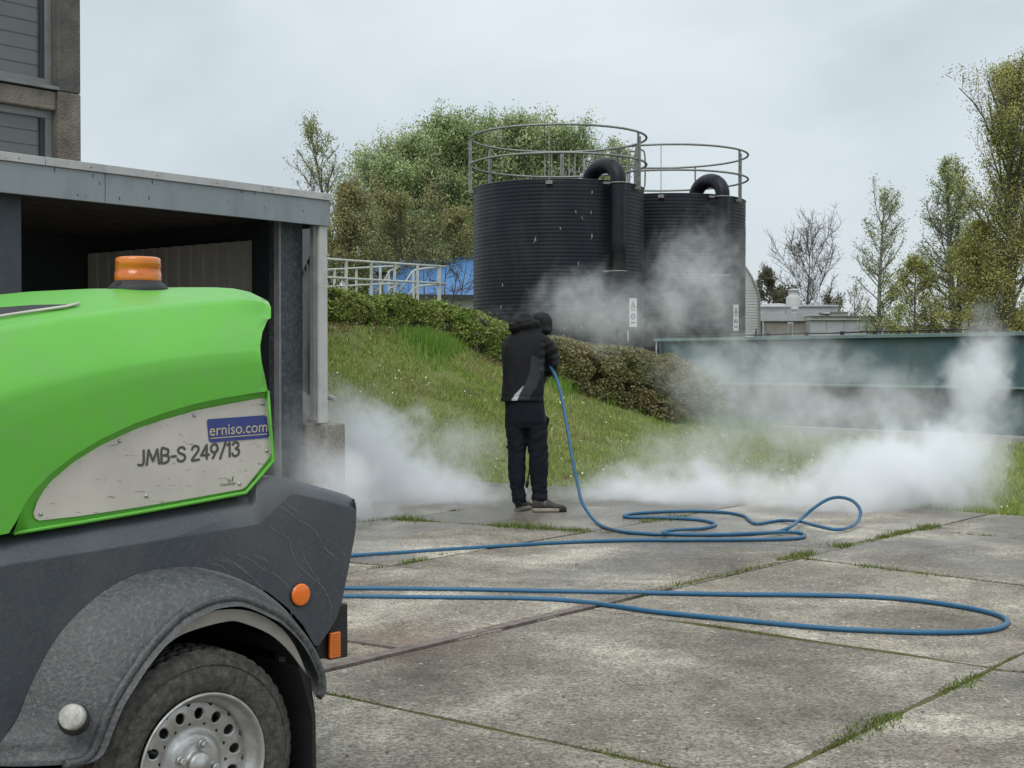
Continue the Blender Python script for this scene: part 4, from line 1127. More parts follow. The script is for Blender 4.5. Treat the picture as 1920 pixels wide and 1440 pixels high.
def tank(c, R, ztop, label, ring_a0, ring_a1, posts, pipe_ang, px_pipe, ladder, seedv):
    t = empty('storage_tank', (c[0], c[1], 0), label, 'tank', 'black ribbed storage tanks')
    nr = int(ztop / 0.082); n = 112
    rows_ = []
    for i in range(nr * 5 + 1):
        ph = (i % 5) / 5.0; z = ztop * i / (nr * 5)
        rr = R - 0.006 + 0.0065 * abs(math.sin(math.pi * ph)) ** 0.6 + 0.004 * mnoise.noise(Vector((0, 0, z * 3)))
        rows_.append([(c[0] + (rr + 0.004 * mnoise.noise(Vector((math.cos(2 * math.pi * k / n) * 3, math.sin(2 * math.pi * k / n) * 3, z * 2)))) * math.cos(2 * math.pi * k / n), c[1] + (rr + 0.0) * math.sin(2 * math.pi * k / n), z) for k in range(n)])
    mb = MB(); mb.grid(rows_, closed=True)
    mb.lathe([(R, ztop), (R + 0.012, ztop + 0.02), (R - 0.02, ztop + 0.04), (R - 0.05, ztop + 0.03), (R - 0.05, ztop - 0.30), (0.001, ztop - 0.25)], (c[0], c[1], 0), 96)
    mb.build('tank_shell', M['hdpe'], t)
    ca = math.atan2(-c[1], -c[0])            # direction from the tank to the camera
    Rr = R + 0.055; z2, z1 = ztop + 1.19, ztop + 0.58
    def arc(z, a0, a1, n_=80): return [(c[0] + Rr * math.cos(ca + a0 + (a1 - a0) * k / n_), c[1] + Rr * math.sin(ca + a0 + (a1 - a0) * k / n_), z) for k in range(n_ + 1)]
    full = abs(ring_a1 - ring_a0) > 6.2
    for z in (z1, z2):
        mb = MB(); mb.tube(arc(z, ring_a0, ring_a1)[:-1] if full else arc(z, ring_a0, ring_a1), 0.026, 8, closed=full); mb.build('guard_rail', M['galv'], t)
    if not full:
        for aa, sg in ((ring_a0, -1), (ring_a1, 1)):
            mb = MB()
            pts = []
            for k in range(13):
                th = -math.pi / 2 + math.pi * k / 12
                da = sg * 0.055 * max(0, math.cos(th)); zz = (z1 + z2) / 2 + (z2 - z1) / 2 * math.sin(th)
                if 3 < k < 9: zz = (z1 + z2) / 2 + (z2 - z1) / 2 * math.sin(th) * 1.0
                pts.append((c[0] + Rr * math.cos(ca + aa + da), c[1] + Rr * math.sin(ca + aa + da), zz))
            mb.tube(pts, 0.022, 8); mb.build('rail_end', M['galv'], t)
    for (pa, thin) in posts:
        a = ca + pa; p = Vector((c[0] + (Rr - .0) * math.cos(a), c[1] + Rr * math.sin(a), 0)); tg = Vector((-math.sin(a), math.cos(a), 0)); rd = Vector((math.cos(a), math.sin(a), 0))
        w_ = 0.085
        mb = MB()
        Mx = Matrix(((rd.x, tg.x, 0, p.x), (rd.y, tg.y, 0, p.y), (0, 0, 1, 0), (0, 0, 0, 1)))
        if thin: mb.box((-w_ / 2, -0.007, ztop - 0.06), (w_ / 2, 0.007, z2), Mx)
        else: mb.box((-0.012, -w_ / 2, ztop - 0.10), (0.012, w_ / 2, z2), Mx); mb.box((-0.012, -0.010, ztop - 0.1), (w_ * .7, 0.010, z2 - .1), Mx)
        post = mb.build('rail_post', M['galv'], t)
        mb = MB(); mb.box((-0.06, -0.07, ztop - 0.09), (0.035, 0.07, ztop - 0.015), Mx); mb.build('post_bracket', M['galv'], post)
    # overflow pipe over the rim
    a = ca + pipe_ang; rd = Vector((math.cos(a), math.sin(a), 0)); C0 = Vector((c[0], c[1], 0)); tg = Vector((-rd.y, rd.x, 0))
    ro, pr, ra_ = R + 0.24, 0.172, 0.52
    zb_ = px_pipe
    pts = [C0 + rd * ro + Vector((0, 0, z)) for z in np.linspace(zb_, ztop + 0.02, 4)]
    for k in range(1, 17):
        th = math.pi * k / 16
        pts.append(C0 + rd * (ro - ra_ + ra_ * math.cos(th)) + Vector((0, 0, ztop + 0.02 + 0.37 * math.sin(th))))
    pts.append(pts[-1] + Vector((0, 0, -0.25)))
    mb = MB(); mb.tube(pts, pr, 24); pipe = mb.build('overflow_pipe', M['hdpe'], t)
    for zz in (zb_, ztop - 0.05):
        mb = MB(); cc = C0 + rd * ro + Vector((0, 0, zz))
        mb.tube([(cc.x + (pr + .012) * math.cos(2 * math.pi * k / 24), cc.y + (pr + .012) * math.sin(2 * math.pi * k / 24), zz) for k in range(24)], 0.016, 6, closed=True)
        mb.beam(cc + tg * (pr + 0.01) , cc + tg * -(pr + 0.14) * 1.0 - rd * 0.12, 0.03, 0.05)
        mb.build('pipe_clamp', M['galv'], pipe)
    if ladder:
        for (lp, zlo, zhi) in ladder:
            a = ca + lp; mb = MB(); p = C0 + Vector((math.cos(a), math.sin(a), 0)) * (R + 0.15)
            mb.beam(p + Vector((0, 0, zlo)), p + Vector((0, 0, zhi)), 0.05, 0.03); mb.build('ladder_bar', M['galv'], t)
    return t, ca
c1 = P(1047, 680, 32.5); c2 = P(1247, 680, 36.0)
t1, ca1 = tank((c1.x, c1.y), 1.956, 5.24, 'nearer black ribbed storage tank, ringed by a full guard rail', 0, 2 * math.pi,
     [(-1.42, False), (-2.2, False), (-0.10, True), (1.08, False), (2.0, False), (3.1, False), (2.65, True)], 0.63, 3.28,
     [(2.95, 5.2, 6.42), (3.02, 5.2, 6.42), (3.22, 5.2, 6.40), (3.3, 5.2, 6.42), (2.85, 5.2, 6.4), (2.74, 5.1, 6.42)], 1)
t2, ca2 = tank((c2.x, c2.y), 2.02, 5.34, 'farther black storage tank half hidden by steam, its guard rail open at one side', -1.36 + 0.86, 4.6,
     [(-0.05, True), (1.06, False), (2.75, True), (-0.62, True)], 0.65, 3.4, [], 2)
# access gate hoops between the tanks on the nearer one
for dpx in (0, 0.14, 0.26):
    a = ca1 + 2.05 + dpx; mb = MB(); C0 = Vector((c1.x, c1.y, 0)); p = C0 + Vector((math.cos(a), math.sin(a), 0)) * 2.02; rd = Vector((math.cos(a), math.sin(a), 0))
    pts = [p + Vector((0, 0, 5.2)), p + Vector((0, 0, 6.2)), p + rd * .1 + Vector((0, 0, 6.32)), p + rd * .20 + Vector((0, 0, 6.32)), p + rd * .28 + Vector((0, 0, 6.2)), p + rd * .28 + Vector((0, 0, 5.5)), p + rd * 0.2 + Vector((0, 0, 5.38))]
    mb.tube(smooth_curve(pts, 3), 0.02, 7); mb.build('gate_hoop', M['galv'], t1)
def flat_on(px0, py0, px1, py1, d, name, mat, parent, lift=0.0, pts=None, thick=0.004):
    mb = MB(); q = pts or [(px0, py0), (px1, py0), (px1, py1), (px0, py1)]
    f = [P(x, y, d - lift) for x, y in q]
    poly = [(p.x, p.z) for p in f]; yy = d - lift
    mb.prism(poly, yy, yy + thick, lambda a, b, dd: (a, dd, b)); return mb.build(name, mat, parent)
for (xa, ya, xb, yb, d, tt) in ((1180, 559, 1194, 613, 30.80, t1), (1375, 571, 1385, 620, 34.40, t2)):
    s_ = flat_on(xa, ya, xb, yb, d, 'warning_sign', M['sign_white'], tt, 0, thick=0.02)
    w_ = xb - xa; cx_ = (xa + xb) / 2; h_ = yb - ya
    flat_on(0, 0, 0, 0, d, 'sign_triangle', M['sign_dark'], s_, 0.004, [(cx_, ya + h_ * .10), (cx_ + w_ * .40, ya + h_ * .34), (cx_ - w_ * .40, ya + h_ * .34)])
    flat_on(0, 0, 0, 0, d, 'sign_triangle_field', M['sign_yellow'], s_, 0.010, [(cx_, ya + h_ * .155), (cx_ + w_ * .27, ya + h_ * .32), (cx_ - w_ * .27, ya + h_ * .32)])
    flat_on(cx_ - .6, ya + h_ * .21, cx_ + .6, ya + h_ * .30, d, 'sign_mark', M['sign_dark'], s_, 0.016)
    for q in range(2): flat_on(cx_ - w_ * .32, ya + h_ * (.385 + .045 * q), cx_ + w_ * .32, ya + h_ * (.405 + .045 * q), d, 'sign_print', M['sign_dark'], s_, 0.004)
    flat_on(0, 0, 0, 0, d, 'sign_disc', M['sign_blue'], s_, 0.004, [(cx_ + w_ * .36 * math.cos(a), ya + h_ * .64 + w_ * .36 * math.sin(a) * 1.15) for a in [k * 6.283 / 20 for k in range(20)]])
    flat_on(0, 0, 0, 0, d, 'sign_disc_mark', M['sign_white'], s_, 0.010, [(cx_ + w_ * .05, ya + h_ * .58), (cx_ + w_ * .14, ya + h_ * .60), (cx_ + w_ * .02, ya + h_ * .70), (cx_ - w_ * .10, ya + h_ * .69)])
    flat_on(cx_ - w_ * .30, ya + h_ * .82, cx_ + w_ * .30, ya + h_ * .88, d, 'sign_print', M['sign_dark'], s_, 0.004)
mb = MB(); p = P(1177.5, 640, 30.7); q_ = P(1177.5, 620, 30.7); mb.beam(p, q_, 0.025, 0.02); mb.build('level_marker', M['sign_white'], t1)

# ================================================================== TEAL CONTAINER
M['teal'] = material('teal_paint', (0.050, 0.105, 0.120), 0.45, col2=(0.075, 0.125, 0.135), nscale=1.4, amount=0.9, bump=0.08, bscale=6, dirt=(0.12, 0.13, 0.12), dirt_scale=2.2, dirt_amt=0.45, stretch=(1, 1, 0.5))
M['teal_dark'] = material('teal_paint_lower', (0.030, 0.062, 0.070), 0.5, col2=(0.055, 0.08, 0.08), nscale=1.4, amount=0.9, dirt=(0.13, 0.12, 0.10), dirt_scale=2.5, dirt_amt=0.5)
M['teal_edge'] = material('teal_edge', (0.13, 0.21, 0.21), 0.5, col2=(0.20, 0.24, 0.23), nscale=5, amount=0.9)
M['concrete_edge'] = material('pale_concrete', (0.33, 0.30, 0.25), 0.9, col2=(0.22, 0.20, 0.17), nscale=3, bump=0.4)
sc_k = 0.885
q0 = Vector((2.97, 28.1, 0)); dirc = Vector((4.11, -5.16, 0)).normalized(); nrmc = Vector((-dirc.y, dirc.x, 0))   # away from the camera
if nrmc.y < 0: nrmc = -nrmc
zg = 0.13; ctop = 1.78; cmid = 0.905
cont = empty('steel_container', (q0.x, q0.y, zg), 'long open teal steel container with ribbed rim standing behind the lawn', 'container')
LC = 10.5; DC = 2.2
def CB(mb, s0, s1, n0, n1, z0, z1):
    Mx = Matrix(((dirc.x, nrmc.x, 0, q0.x), (dirc.y, nrmc.y, 0, q0.y), (0, 0, 1, 0), (0, 0, 0, 1)))
    return mb.box((s0, n0, z0), (s1, n1, z1), Mx)
s_split = 6.85
mb = MB(); CB(mb, 0, s_split, 0, 0.05, cmid + 0.02, ctop - 0.03); CB(mb, 0, 0.05, 0.052, DC, zg, ctop - 0.03); mb.build('upper_panel', M['teal'], cont, bevel=0.004)
mb = MB(); CB(mb, s_split + 0.14, LC, 0.02, 0.06, cmid + 0.02, ctop - 0.03); mb.build('upper_panel', M['teal'], cont)
mb = MB(); CB(mb, 0.2, s_split, 0.05, 0.10, zg + 0.02, cmid - 0.02); mb.build('lower_panel', M['teal_dark'], cont)
mb = MB(); CB(mb, s_split + 0.14, LC, 0.05, 0.10, zg + 0.02, cmid - 0.02); mb.build('lower_panel', M['teal'], cont)
mb = MB(); CB(mb, 0, LC, DC - 0.05, DC, zg, ctop - 0.02); mb.build('back_panel', M['teal'], cont)
mb = MB(); CB(mb, -0.12, LC, -0.09, 0.10, ctop - 0.035, ctop); CB(mb, -0.12, LC, -0.09, -0.075, ctop - 0.06, ctop - 0.036); mb.build('top_flange', M['teal_edge'], cont, bevel=0.004)
mb = MB(); CB(mb, -0.02, LC, DC - 0.1, DC + 0.08, ctop - 0.03, ctop); mb.build('top_flange', M['teal_edge'], cont)
mb = MB(); CB(mb, 0.1, LC, -0.075, 0.07, cmid - 0.018, cmid + 0.018); mb.build('middle_flange', M['teal_edge'], cont, bevel=0.003)
mb = MB(); CB(mb, s_split + 0.02, s_split + 0.12, -0.06, 0.10, zg, ctop - 0.038); mb.build('stiffener', M['teal'], cont, bevel=0.004)
mb = MB(); CB(mb, 0.0, 0.04, -0.05, 0.048, cmid + 0.02, ctop - 0.037); mb.build('stiffener', M['teal'], cont)
mb = MB(); CB(mb, -0.1, LC, -0.25, 0.3, zg - 0.25, zg + 0.03); mb.build('plinth', M['concrete_edge'], cont, bevel=0.01)
mb = MB(); CB(mb, -0.10, -0.08, -0.06, -0.04, ctop - 0.35, ctop - 0.06); mb.build('level_marker', M['sign_white'], cont)
# black pipe with cleats lying along the rim
def cp(s_, n_, z): return q0 + dirc * s_ + nrmc * n_ + Vector((0, 0, z))
mb = MB(); mb.tube([cp(-0.1 + 0.4 * k, 0.18 + .25 * k / 18, ctop + 0.030 + 0.006 * math.sin(k * 1.7) + 0.002 * k) for k in range(19)], 0.013, 6); rim_pipe = mb.build('rim_pipe', M['black'], cont)
for s_ in (0.75, 1.55, 2.6, 3.5, 4.3, 5.0, 5.7, 6.25):
    mb = MB(); b_ = cp(s_, 0.2, ctop); mb.box((b_.x - 0.03, b_.y - 0.03, ctop), (b_.x + 0.03, b_.y + 0.03, ctop + 0.07)); mb.build('cleat', M['black'], rim_pipe)
for s_, h_ in ((2.25, 0.17), (6.8, 0.22), (0.35, 0.06)):
    mb = MB(); b_ = cp(s_, 0.26, ctop); mb.lathe([(0.045, 0), (0.03, 0.04), (0.014, h_ * .6), (0.009, h_), (0.0001, h_ + 0.004)], b_, 8); mb.build('cleat', M['black'], rim_pipe)
# ================================================================== BUILDINGS ON THE LEFT
M['fascia'] = material('grey_fascia', (0.215, 0.25, 0.265), 0.5, col2=(0.26, 0.29, 0.30), nscale=1.5, amount=0.8, bump=0.05, dirt=(0.10, 0.11, 0.11), dirt_scale=5, dirt_amt=0.35, stretch=(1, 1, 0.4))
M['cap'] = material('pale_roof_trim', (0.40, 0.41, 0.40), 0.6, col2=(0.50, 0.50, 0.48), nscale=3, amount=0.8, dirt=(0.2, 0.2, 0.19), dirt_scale=9, dirt_amt=0.4)
M['old_conc'] = material('weathered_concrete', (0.155, 0.135, 0.105), 0.92, col2=(0.24, 0.21, 0.165), nscale=4, amount=0.9, bump=0.9, bscale=45, bdist=0.02, dirt=(0.05, 0.047, 0.042), dirt_scale=3.0, dirt_amt=0.7)
M['pier_dark'] = material('dark_weathered_concrete', (0.075, 0.072, 0.068), 0.92, col2=(0.13, 0.12, 0.10), nscale=6, amount=0.9, bump=0.9, bscale=60, bdist=0.015, dirt=(0.19, 0.17, 0.13), dirt_scale=5, dirt_amt=0.5)
M['pebble'] = material('pebble_concrete', (0.17, 0.145, 0.115), 0.9, col2=(0.30, 0.27, 0.22), nscale=42, amount=1, bump=1.0, bscale=60, bdist=0.015)
M['white_post'] = material('white_door_post', (0.50, 0.50, 0.47), 0.6, col2=(0.42, 0.42, 0.40), nscale=5, dirt=(0.25, 0.25, 0.24), dirt_scale=8, dirt_amt=0.4)
M['galv_col'] = material('mottled_galvanised_column', (0.050, 0.062, 0.070), 0.6, 0.3, col2=(0.12, 0.14, 0.145), nscale=30, amount=0.8, ramp=(0.42, 0.68), bump=0.3)
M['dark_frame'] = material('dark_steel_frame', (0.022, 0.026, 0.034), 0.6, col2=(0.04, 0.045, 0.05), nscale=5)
M['blue_post'] = material('blue_grey_column', (0.040, 0.050, 0.062), 0.6, col2=(0.07, 0.08, 0.09), nscale=4, dirt=(0.02, 0.02, 0.02), dirt_scale=6, dirt_amt=0.5)
M['inner_wall'] = material('pale_sheet_wall', (0.50, 0.48, 0.44), 0.75, col2=(0.40, 0.38, 0.35), nscale=2, stretch=(1, 1, 0.2), amount=0.9)
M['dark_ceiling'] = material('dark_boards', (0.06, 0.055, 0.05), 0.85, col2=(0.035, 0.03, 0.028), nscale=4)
M['win_frame'] = material('grey_window_frame', (0.20, 0.205, 0.20), 0.5, col2=(0.14, 0.145, 0.14), nscale=8, amount=0.8)
M['glazing_wire'] = material('glazing_wire', (0.055, 0.06, 0.06), 0.6)
def glass_mat():
    m = bpy.data.materials.new('wired_glass'); m.use_nodes = True; t = m.node_tree; b = t.nodes['Principled BSDF']; L = t.links.new
    b.inputs['Base Color'].default_value = (0.10, 0.11, 0.11, 1); b.inputs['Roughness'].default_value = 0.22; b.inputs['Specular IOR Level'].default_value = 0.45
    tcn = N(t, 'ShaderNodeTexCoord'); nz = N(t, 'ShaderNodeTexNoise'); nz.inputs['Scale'].default_value = 1.2
    L(tcn.outputs['Object'], nz.inputs['Vector'])
    mx = N(t, 'ShaderNodeMixRGB'); mx.inputs['Color1'].default_value = (0.085, 0.098, 0.10, 1); mx.inputs['Color2'].default_value = (0.16, 0.17, 0.165, 1); L(nz.outputs['Fac'], mx.inputs['Fac']); L(mx.outputs['Color'], b.inputs['Base Color'])
    return m
M['glass'] = glass_mat()
def local_frame(o, dx, dy): return Matrix(((dx.x, dy.x, 0, o.x), (dx.y, dy.y, 0, o.y), (0, 0, 1, 0), (0, 0, 0, 1)))
C0 = P(615, 425, 11.5); C0.z = 0
FX = Matrix(local_frame(C0, DA, DB))          # x along the front (towards the right end = 0), y into the building
garage = empty('garage', C0, 'low grey flat roofed garage with an open dark front behind the trailer', 'garage')
z_f0 = P(615, 425, 11.5).z; z_f1 = P(615, 377, 11.5).z; z_f2 = P(615, 364, 11.5).z
def sx(px, y=0.0):        # where the sight line of px meets the plane y metres inside the front
    r = ray(px, 680); o = _cam - C0
    n = DB; t = (y - o.dot(n)) / r.dot(n); p = o + r * t
    return p.dot(DA)
xs = sorted([-9.0, sx(193), -0.0]); 
segs_ = [(-9.0, sx(-330)), (sx(-330), sx(194)), (sx(194), 0.0)]
for a, b in segs_:
    mb = MB(); mb.box((a + 0.003, -0.03, z_f0), (b - 0.003, 0.0, z_f1 - 0.002), FX); mb.build('fascia_panel', M['fascia'], garage, bevel=0.003)
caps = [(-9.0, sx(80)), (sx(80), sx(487)), (sx(487), 0.01)]
for a, b in caps:
    mb = MB(); mb.box((a + 0.002, -0.045, z_f1), (b - 0.002, 0.05, z_f2), FX); mb.build('roof_trim', M['cap'], garage, bevel=0.003)
e0_ = -0.16
rs_ = random.Random(3)
mb = MB()
for q in range(26):
    x_ = rs_.uniform(-6, -0.1); z_ = rs_.uniform(z_f0 + 0.02, z_f1 - 0.02); w_ = rs_.uniform(0.003, 0.008); h_ = w_ * rs_.uniform(1, 5)
    mb.box((x_, -0.0320, z_), (x_ + w_, -0.0301, z_ + h_), FX)
for q in range(12):
    x_ = -0.08 - 0.55 * q; mb.box((x_, -0.047, z_f1 + 0.02), (x_ + 0.008, -0.0451, z_f1 + 0.028), FX)
mb.build('scuff_marks', M['dark_frame'], garage)['kind'] = 'stuff'
mb = MB(); mb.box((-9, 0.06, z_f0 + 0.14), (0.0, 3.33, z_f2 - 0.02), FX); mb.build('roof', M['cap'], garage)
mb = MB(); mb.box((0.003, 0.055, z_f0), (0.03, 3.3, z_f1 - 0.002), FX); mb.build('fascia_panel', M['fascia'], garage); mb = MB(); mb.box((-0.02, 0.055, z_f1), (0.045, 3.3, z_f2), FX); mb.build('roof_trim', M['cap'], garage)
mb = MB(); mb.box((e0_, 0.62, 0), (-0.03, 0.745, z_f0 + 0.085), FX); mb.build('wall_pillar', M['dark_frame'], garage)
# ceiling boards
nb = 17
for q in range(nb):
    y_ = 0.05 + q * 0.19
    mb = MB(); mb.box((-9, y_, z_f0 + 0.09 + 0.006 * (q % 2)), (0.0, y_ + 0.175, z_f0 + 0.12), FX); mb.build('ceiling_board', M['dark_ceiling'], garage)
# front right post and its window reveal
mb = MB(); w0 = sx(597); mb.box((w0, -0.015, 0.81), (-0.02, 0.03, z_f0 - 0.002), FX); mb.build('door_post', M['white_post'], garage, bevel=0.004)
mb = MB(); mb.box((sx(590), 0.01, 0.83), (w0 - 0.002, 0.05, z_f0 - 0.002), FX); mb.build('door_frame', M['win_frame'], garage)
# side reveal running back
a_ = Vector((-1.60, 11.50, 0)); rd_ = Vector((-0.175, 0.985, 0)).normalized(); rn_ = Vector((rd_.y, -rd_.x, 0))
RX = local_frame(a_, rd_, rn_)
mb = MB(); mb.box((0.0, 0.0, 0.0), (4.9, 0.14, 0.80), RX); mb.build('plinth_wall', M['pebble'], garage, bevel=0.01)
mb = MB(); mb.box((0.0, 0.02, 0.805), (4.9, 0.08, 1.0), RX); mb.build('sill_panel', M['fascia'], garage)
mb = MB(); mb.box((0.02, 0.025, 1.003), (4.9, 0.05, z_f0 - 0.15), RX); mb.build('side_pane', material('cloudy_pane', (0.17, 0.19, 0.20), 0.5, col2=(0.24, 0.26, 0.27), nscale=3, stretch=(1, 1, .2)), garage)
for s_ in (0.0, 0.9, 1.8, 2.7, 3.5):
    mb = MB(); mb.box((s_, -0.01, 1.0), (s_ + 0.06, 0.06, z_f0 - 0.1), RX); mb.build('window_bar', M['win_frame'], garage)
mb = MB(); mb.prism([(0.0, z_f0 - 0.16), (3.6, z_f0 - 0.16), (3.6, z_f0 + 0.42), (0.0, z_f0 + 0.08)], -0.01, 0.06, lambda a, b, d: RX @ Vector((a, d, b))); mb.build('window_head', M['dark_frame'], garage)
# front concrete block at the corner
pb0, pb1 = sx(566, 0.0), sx(638, 0.0)
mb = MB(); mb.box((sx(600), -0.06, 0.0), (pb1, 0.30, 0.805), FX); mb.build('corner_block', M['pebble'], garage, bevel=0.015)
mb = MB(); p = P(620, 745, 11.75); mb.tube([p + Vector((-0.06, 0.05, 0.01)), p + Vector((0.045, -0.02, -0.015))], 0.022, 10); mb.build('drain_pipe', M['white_post'], garage)
# galvanised column and dark folded doors
mb = MB(); mb.box((sx(528, .15), 0.15, 0), (sx(568, .15), 0.30, z_f0 + 0.085), FX); mb.build('steel_column', M['galv_col'], garage, bevel=0.004)
mb = MB(); mb.box((sx(523.5, .13), 0.13, 0), (sx(527.5, .13), 0.19, z_f0 + 0.085), FX); mb.build('column_edge', M['win_frame'], garage)
for q, (pa, pb) in enumerate([(492, 500), (503, 511), (514, 522)]):
    mb = MB(); mb.box((sx(pa, .52 - .1 * q), 0.52 - 0.1 * q, 0), (sx(pb, .52 - .1 * q), 0.60 - 0.1 * q, z_f0 + 0.085), FX); mb.build('folding_door_leaf', M['dark_frame'], garage)
# pale corrugated side wall seen inside
e0 = -0.08
for q in range(28):
    y0_ = 0.80 + q * 0.086
    mb = MB(); o_ = 0.022 if q % 2 else 0
    mb.box((e0 + o_, y0_, 0), (e0 + 0.05, y0_ + 0.084, 2.335), FX); mb.build('wall_sheet', M['inner_wall'], garage)
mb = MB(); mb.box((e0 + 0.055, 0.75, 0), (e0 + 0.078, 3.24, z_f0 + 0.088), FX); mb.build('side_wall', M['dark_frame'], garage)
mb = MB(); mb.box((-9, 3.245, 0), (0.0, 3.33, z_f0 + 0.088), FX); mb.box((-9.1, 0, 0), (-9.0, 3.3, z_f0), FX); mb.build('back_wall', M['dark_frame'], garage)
mb = MB(); mb.beam(FX @ Vector((e0 - 1.0, 3.1, 1.5)), FX @ Vector((e0 - 2.6, 3.0, z_f0)), 0.08, 0.08); mb.build('brace', M['dark_frame'], garage)
mb = MB(); mb.box((sx(-40, .12), 0.12, 0), (sx(41.5, .12), 0.34, z_f0 + 0.08), FX); mb.build('steel_column', M['blue_post'], garage, bevel=0.004)
# inner floor
mb = MB(); mb.box((-9, 0.1, -0.05), (e0, 3.2, 0.012), FX); mb.build('garage_floor', M['slab'], garage)

# taller concrete building behind
K0 = P(154, 303, 13.6); K0.z = 0
KX = local_frame(K0, DA, DB)
tower = empty('concrete_building', K0, 'tall weathered concrete building with large wired windows behind the garage', 'building')
def kx(px, y=0.0):
    r = ray(px, 680); o = _cam - K0; t = (y - o.dot(DB)) / r.dot(DB); return (o + r * t).dot(DA)
def kz(px, py, y=0.0):
    r = ray(px, py); o = _cam - K0; t = (y - o.dot(DB)) / r.dot(DB); return (o + r * t).z
xr = kx(154); xl = kx(112)
mb = MB(); mb.box((xl, 0.0, kz(125, 172)), (xr, 0.45, 9), KX); mb.build('pier', M['pier_dark'], tower, bevel=0.012)
mb = MB(); mb.box((xl, 0.004, 0), (xr + 0.004, 0.45, kz(125, 172) - 0.003), KX); mb.build('pier', M['old_conc'], tower, bevel=0.012)
zb1, zb0 = kz(112, 172), kz(112, 207)
mb = MB(); mb.box((-9, 0.03, zb0), (xl - 0.003, 0.45, zb1), KX); mb.build('spandrel_beam', M['old_conc'], tower, bevel=0.012)
mb = MB(); mb.box((-9, 0.03, 0), (xl - 0.003, 0.45, zb0 - 1.9), KX); mb.build('spandrel_beam', M['old_conc'], tower)
def window(x0, x1, z0, z1):
    f = 0.07
    mb = MB(); mb.box((x0, 0.10, z0), (x1, 0.17, z0 + f), KX); mb.box((x0, 0.10, z1 - f), (x1, 0.17, z1), KX)
    mb.box((x0, 0.102, z0 + f), (x0 + f, 0.17, z1 - f), KX); mb.box((x1 - f, 0.102, z0 + f), (x1, 0.17, z1 - f), KX)
    w = mb.build('window', M['win_frame'], tower, bevel=0.004)
    mb = MB(); mb.box((x1 - f - 0.05, 0.115, z0 + f), (x1 - f - 0.002, 0.165, z1 - f), KX); mb.build('sash', M['dark_frame'], w)
    mb = MB(); mb.box((x0 + f, 0.14, z0 + f), (x1 - f - 0.05, 0.15, z1 - f), KX); mb.build('pane', M['glass'], w)
    mb = MB(); z = z0 + f + 0.12
    while z < z1 - f: mb.box((x0 + f, 0.1365, z), (x1 - f - 0.05, 0.1395, z + 0.005), KX); z += 0.135
    x = x1 - 0.55
    while x > x0: mb.box((x, 0.1368, z0 + f), (x + 0.003, 0.1392, z1 - f), KX); x -= 0.6
    mb.build('glazing_wires', M['glazing_wire'], w)
    mb = MB(); mb.box((x0, 0.0, z0 - 0.035), (x1 + 0.02, 0.15, z0 - 0.003), KX); mb.build('sill', M['win_frame'], w)
window(-6, xl - 0.003, zb1 + 0.05, 9); window(-6, xl - 0.003, zb0 - 1.88, zb0 - 0.003)
mb = MB(); mb.box((xl - 0.1, 0.46, 0), (xr - 0.1, 7, 9), KX); mb.box((-9, 0.9, 0), (xl, 7, 9), KX); mb.build('side_wall', M['old_conc'], tower)

# ================================================================== WHITE HANDRAILS ON THE BANK
M['white_rail'] = material('white_rail_paint', (0.52, 0.53, 0.50), 0.6, col2=(0.36, 0.37, 0.34), nscale=9, amount=0.8)
def rail_run(name, label, tops, mids, posts, r=0.022):
    e_ = empty(name, P(*tops[0]), label, 'handrail')
    for run in tops_mids(tops, mids): pass
    return e_
hr = empty('handrail', P(720, 490, 25.5), 'nearer white tubular handrail in front of the blue roofed building', 'handrail')
for pts in ([(560, 482, 23.6), (649, 488, 24.5), (740, 494, 25.8), (836, 500, 27.3)], [(560, 516.5, 23.6), (649, 522, 24.5), (740, 527, 25.8), (836, 532, 27.3)]):
    mb = MB(); mb.tube([P(*p) for p in pts], 0.021, 8); mb.build('rail', M['white_rail'], hr)
for px, py, d in ((600, 485, 24.0), (649, 488, 24.5), (696, 491, 25.15), (740, 494, 25.8), (783, 497, 26.4), (824, 499.5, 27.1)):
    tp_ = P(px, py, d); mb = MB(); mb.box((tp_.x - 0.026, d - 0.012, tp_.z - 1.15), (tp_.x + 0.026, d + 0.012, tp_.z)); mb.build('post', M['white_rail'], hr)
hr2 = empty('stair_rail', P(700, 520, 28), 'farther white handrail with looped stair rails, seen through the nearer one', 'handrail')
for pts in ([(560, 509, 27.2), (627, 505, 27.8), (700, 501, 28.5), (742, 499, 29), (750, 501, 29.1), (742, 504, 29.1), (732, 507, 29.1), (722, 524, 29.1), (706, 548, 29.1)],
            [(560, 541, 27.2), (627, 537, 27.8), (700, 533.5, 28.5), (742, 532, 29), (750, 534, 29.1), (742, 537, 29.1), (732, 540, 29.1), (722, 556, 29.1)],
            [(824, 501, 30.4), (800, 503, 30.2), (780, 505.5, 30.1), (772, 510, 30), (760, 530, 30), (745, 552, 30)], [(824, 533, 30.4), (800, 535, 30.2), (783, 537, 30.1), (775, 542, 30), (762, 560, 30)]):
    mb = MB(); mb.tube([P(*p) for p in pts], 0.021, 8); mb.build('rail', M['white_rail'], hr2)
for px, py, d in ((627, 505, 27.8), (668, 503, 28.2), (713, 500.5, 28.6), (729, 507, 29.1), (775, 508, 30), (822, 501, 30.4)):
    tp_ = P(px, py, d); mb = MB(); mb.box((tp_.x - 0.026, d - 0.012, tp_.z - 1.2), (tp_.x + 0.026, d + 0.012, tp_.z)); mb.build('post', M['white_rail'], hr2)
mb = MB(); p = P(714, 516, 30.5); mb.lathe([(0.03, -0.5), (0.03, 0.0), (0.11, 0.02), (0.12, 0.07), (0.10, 0.09), (0.0001, 0.1)], p, 16); mb.build('lamp_head', M['black'], hr2)

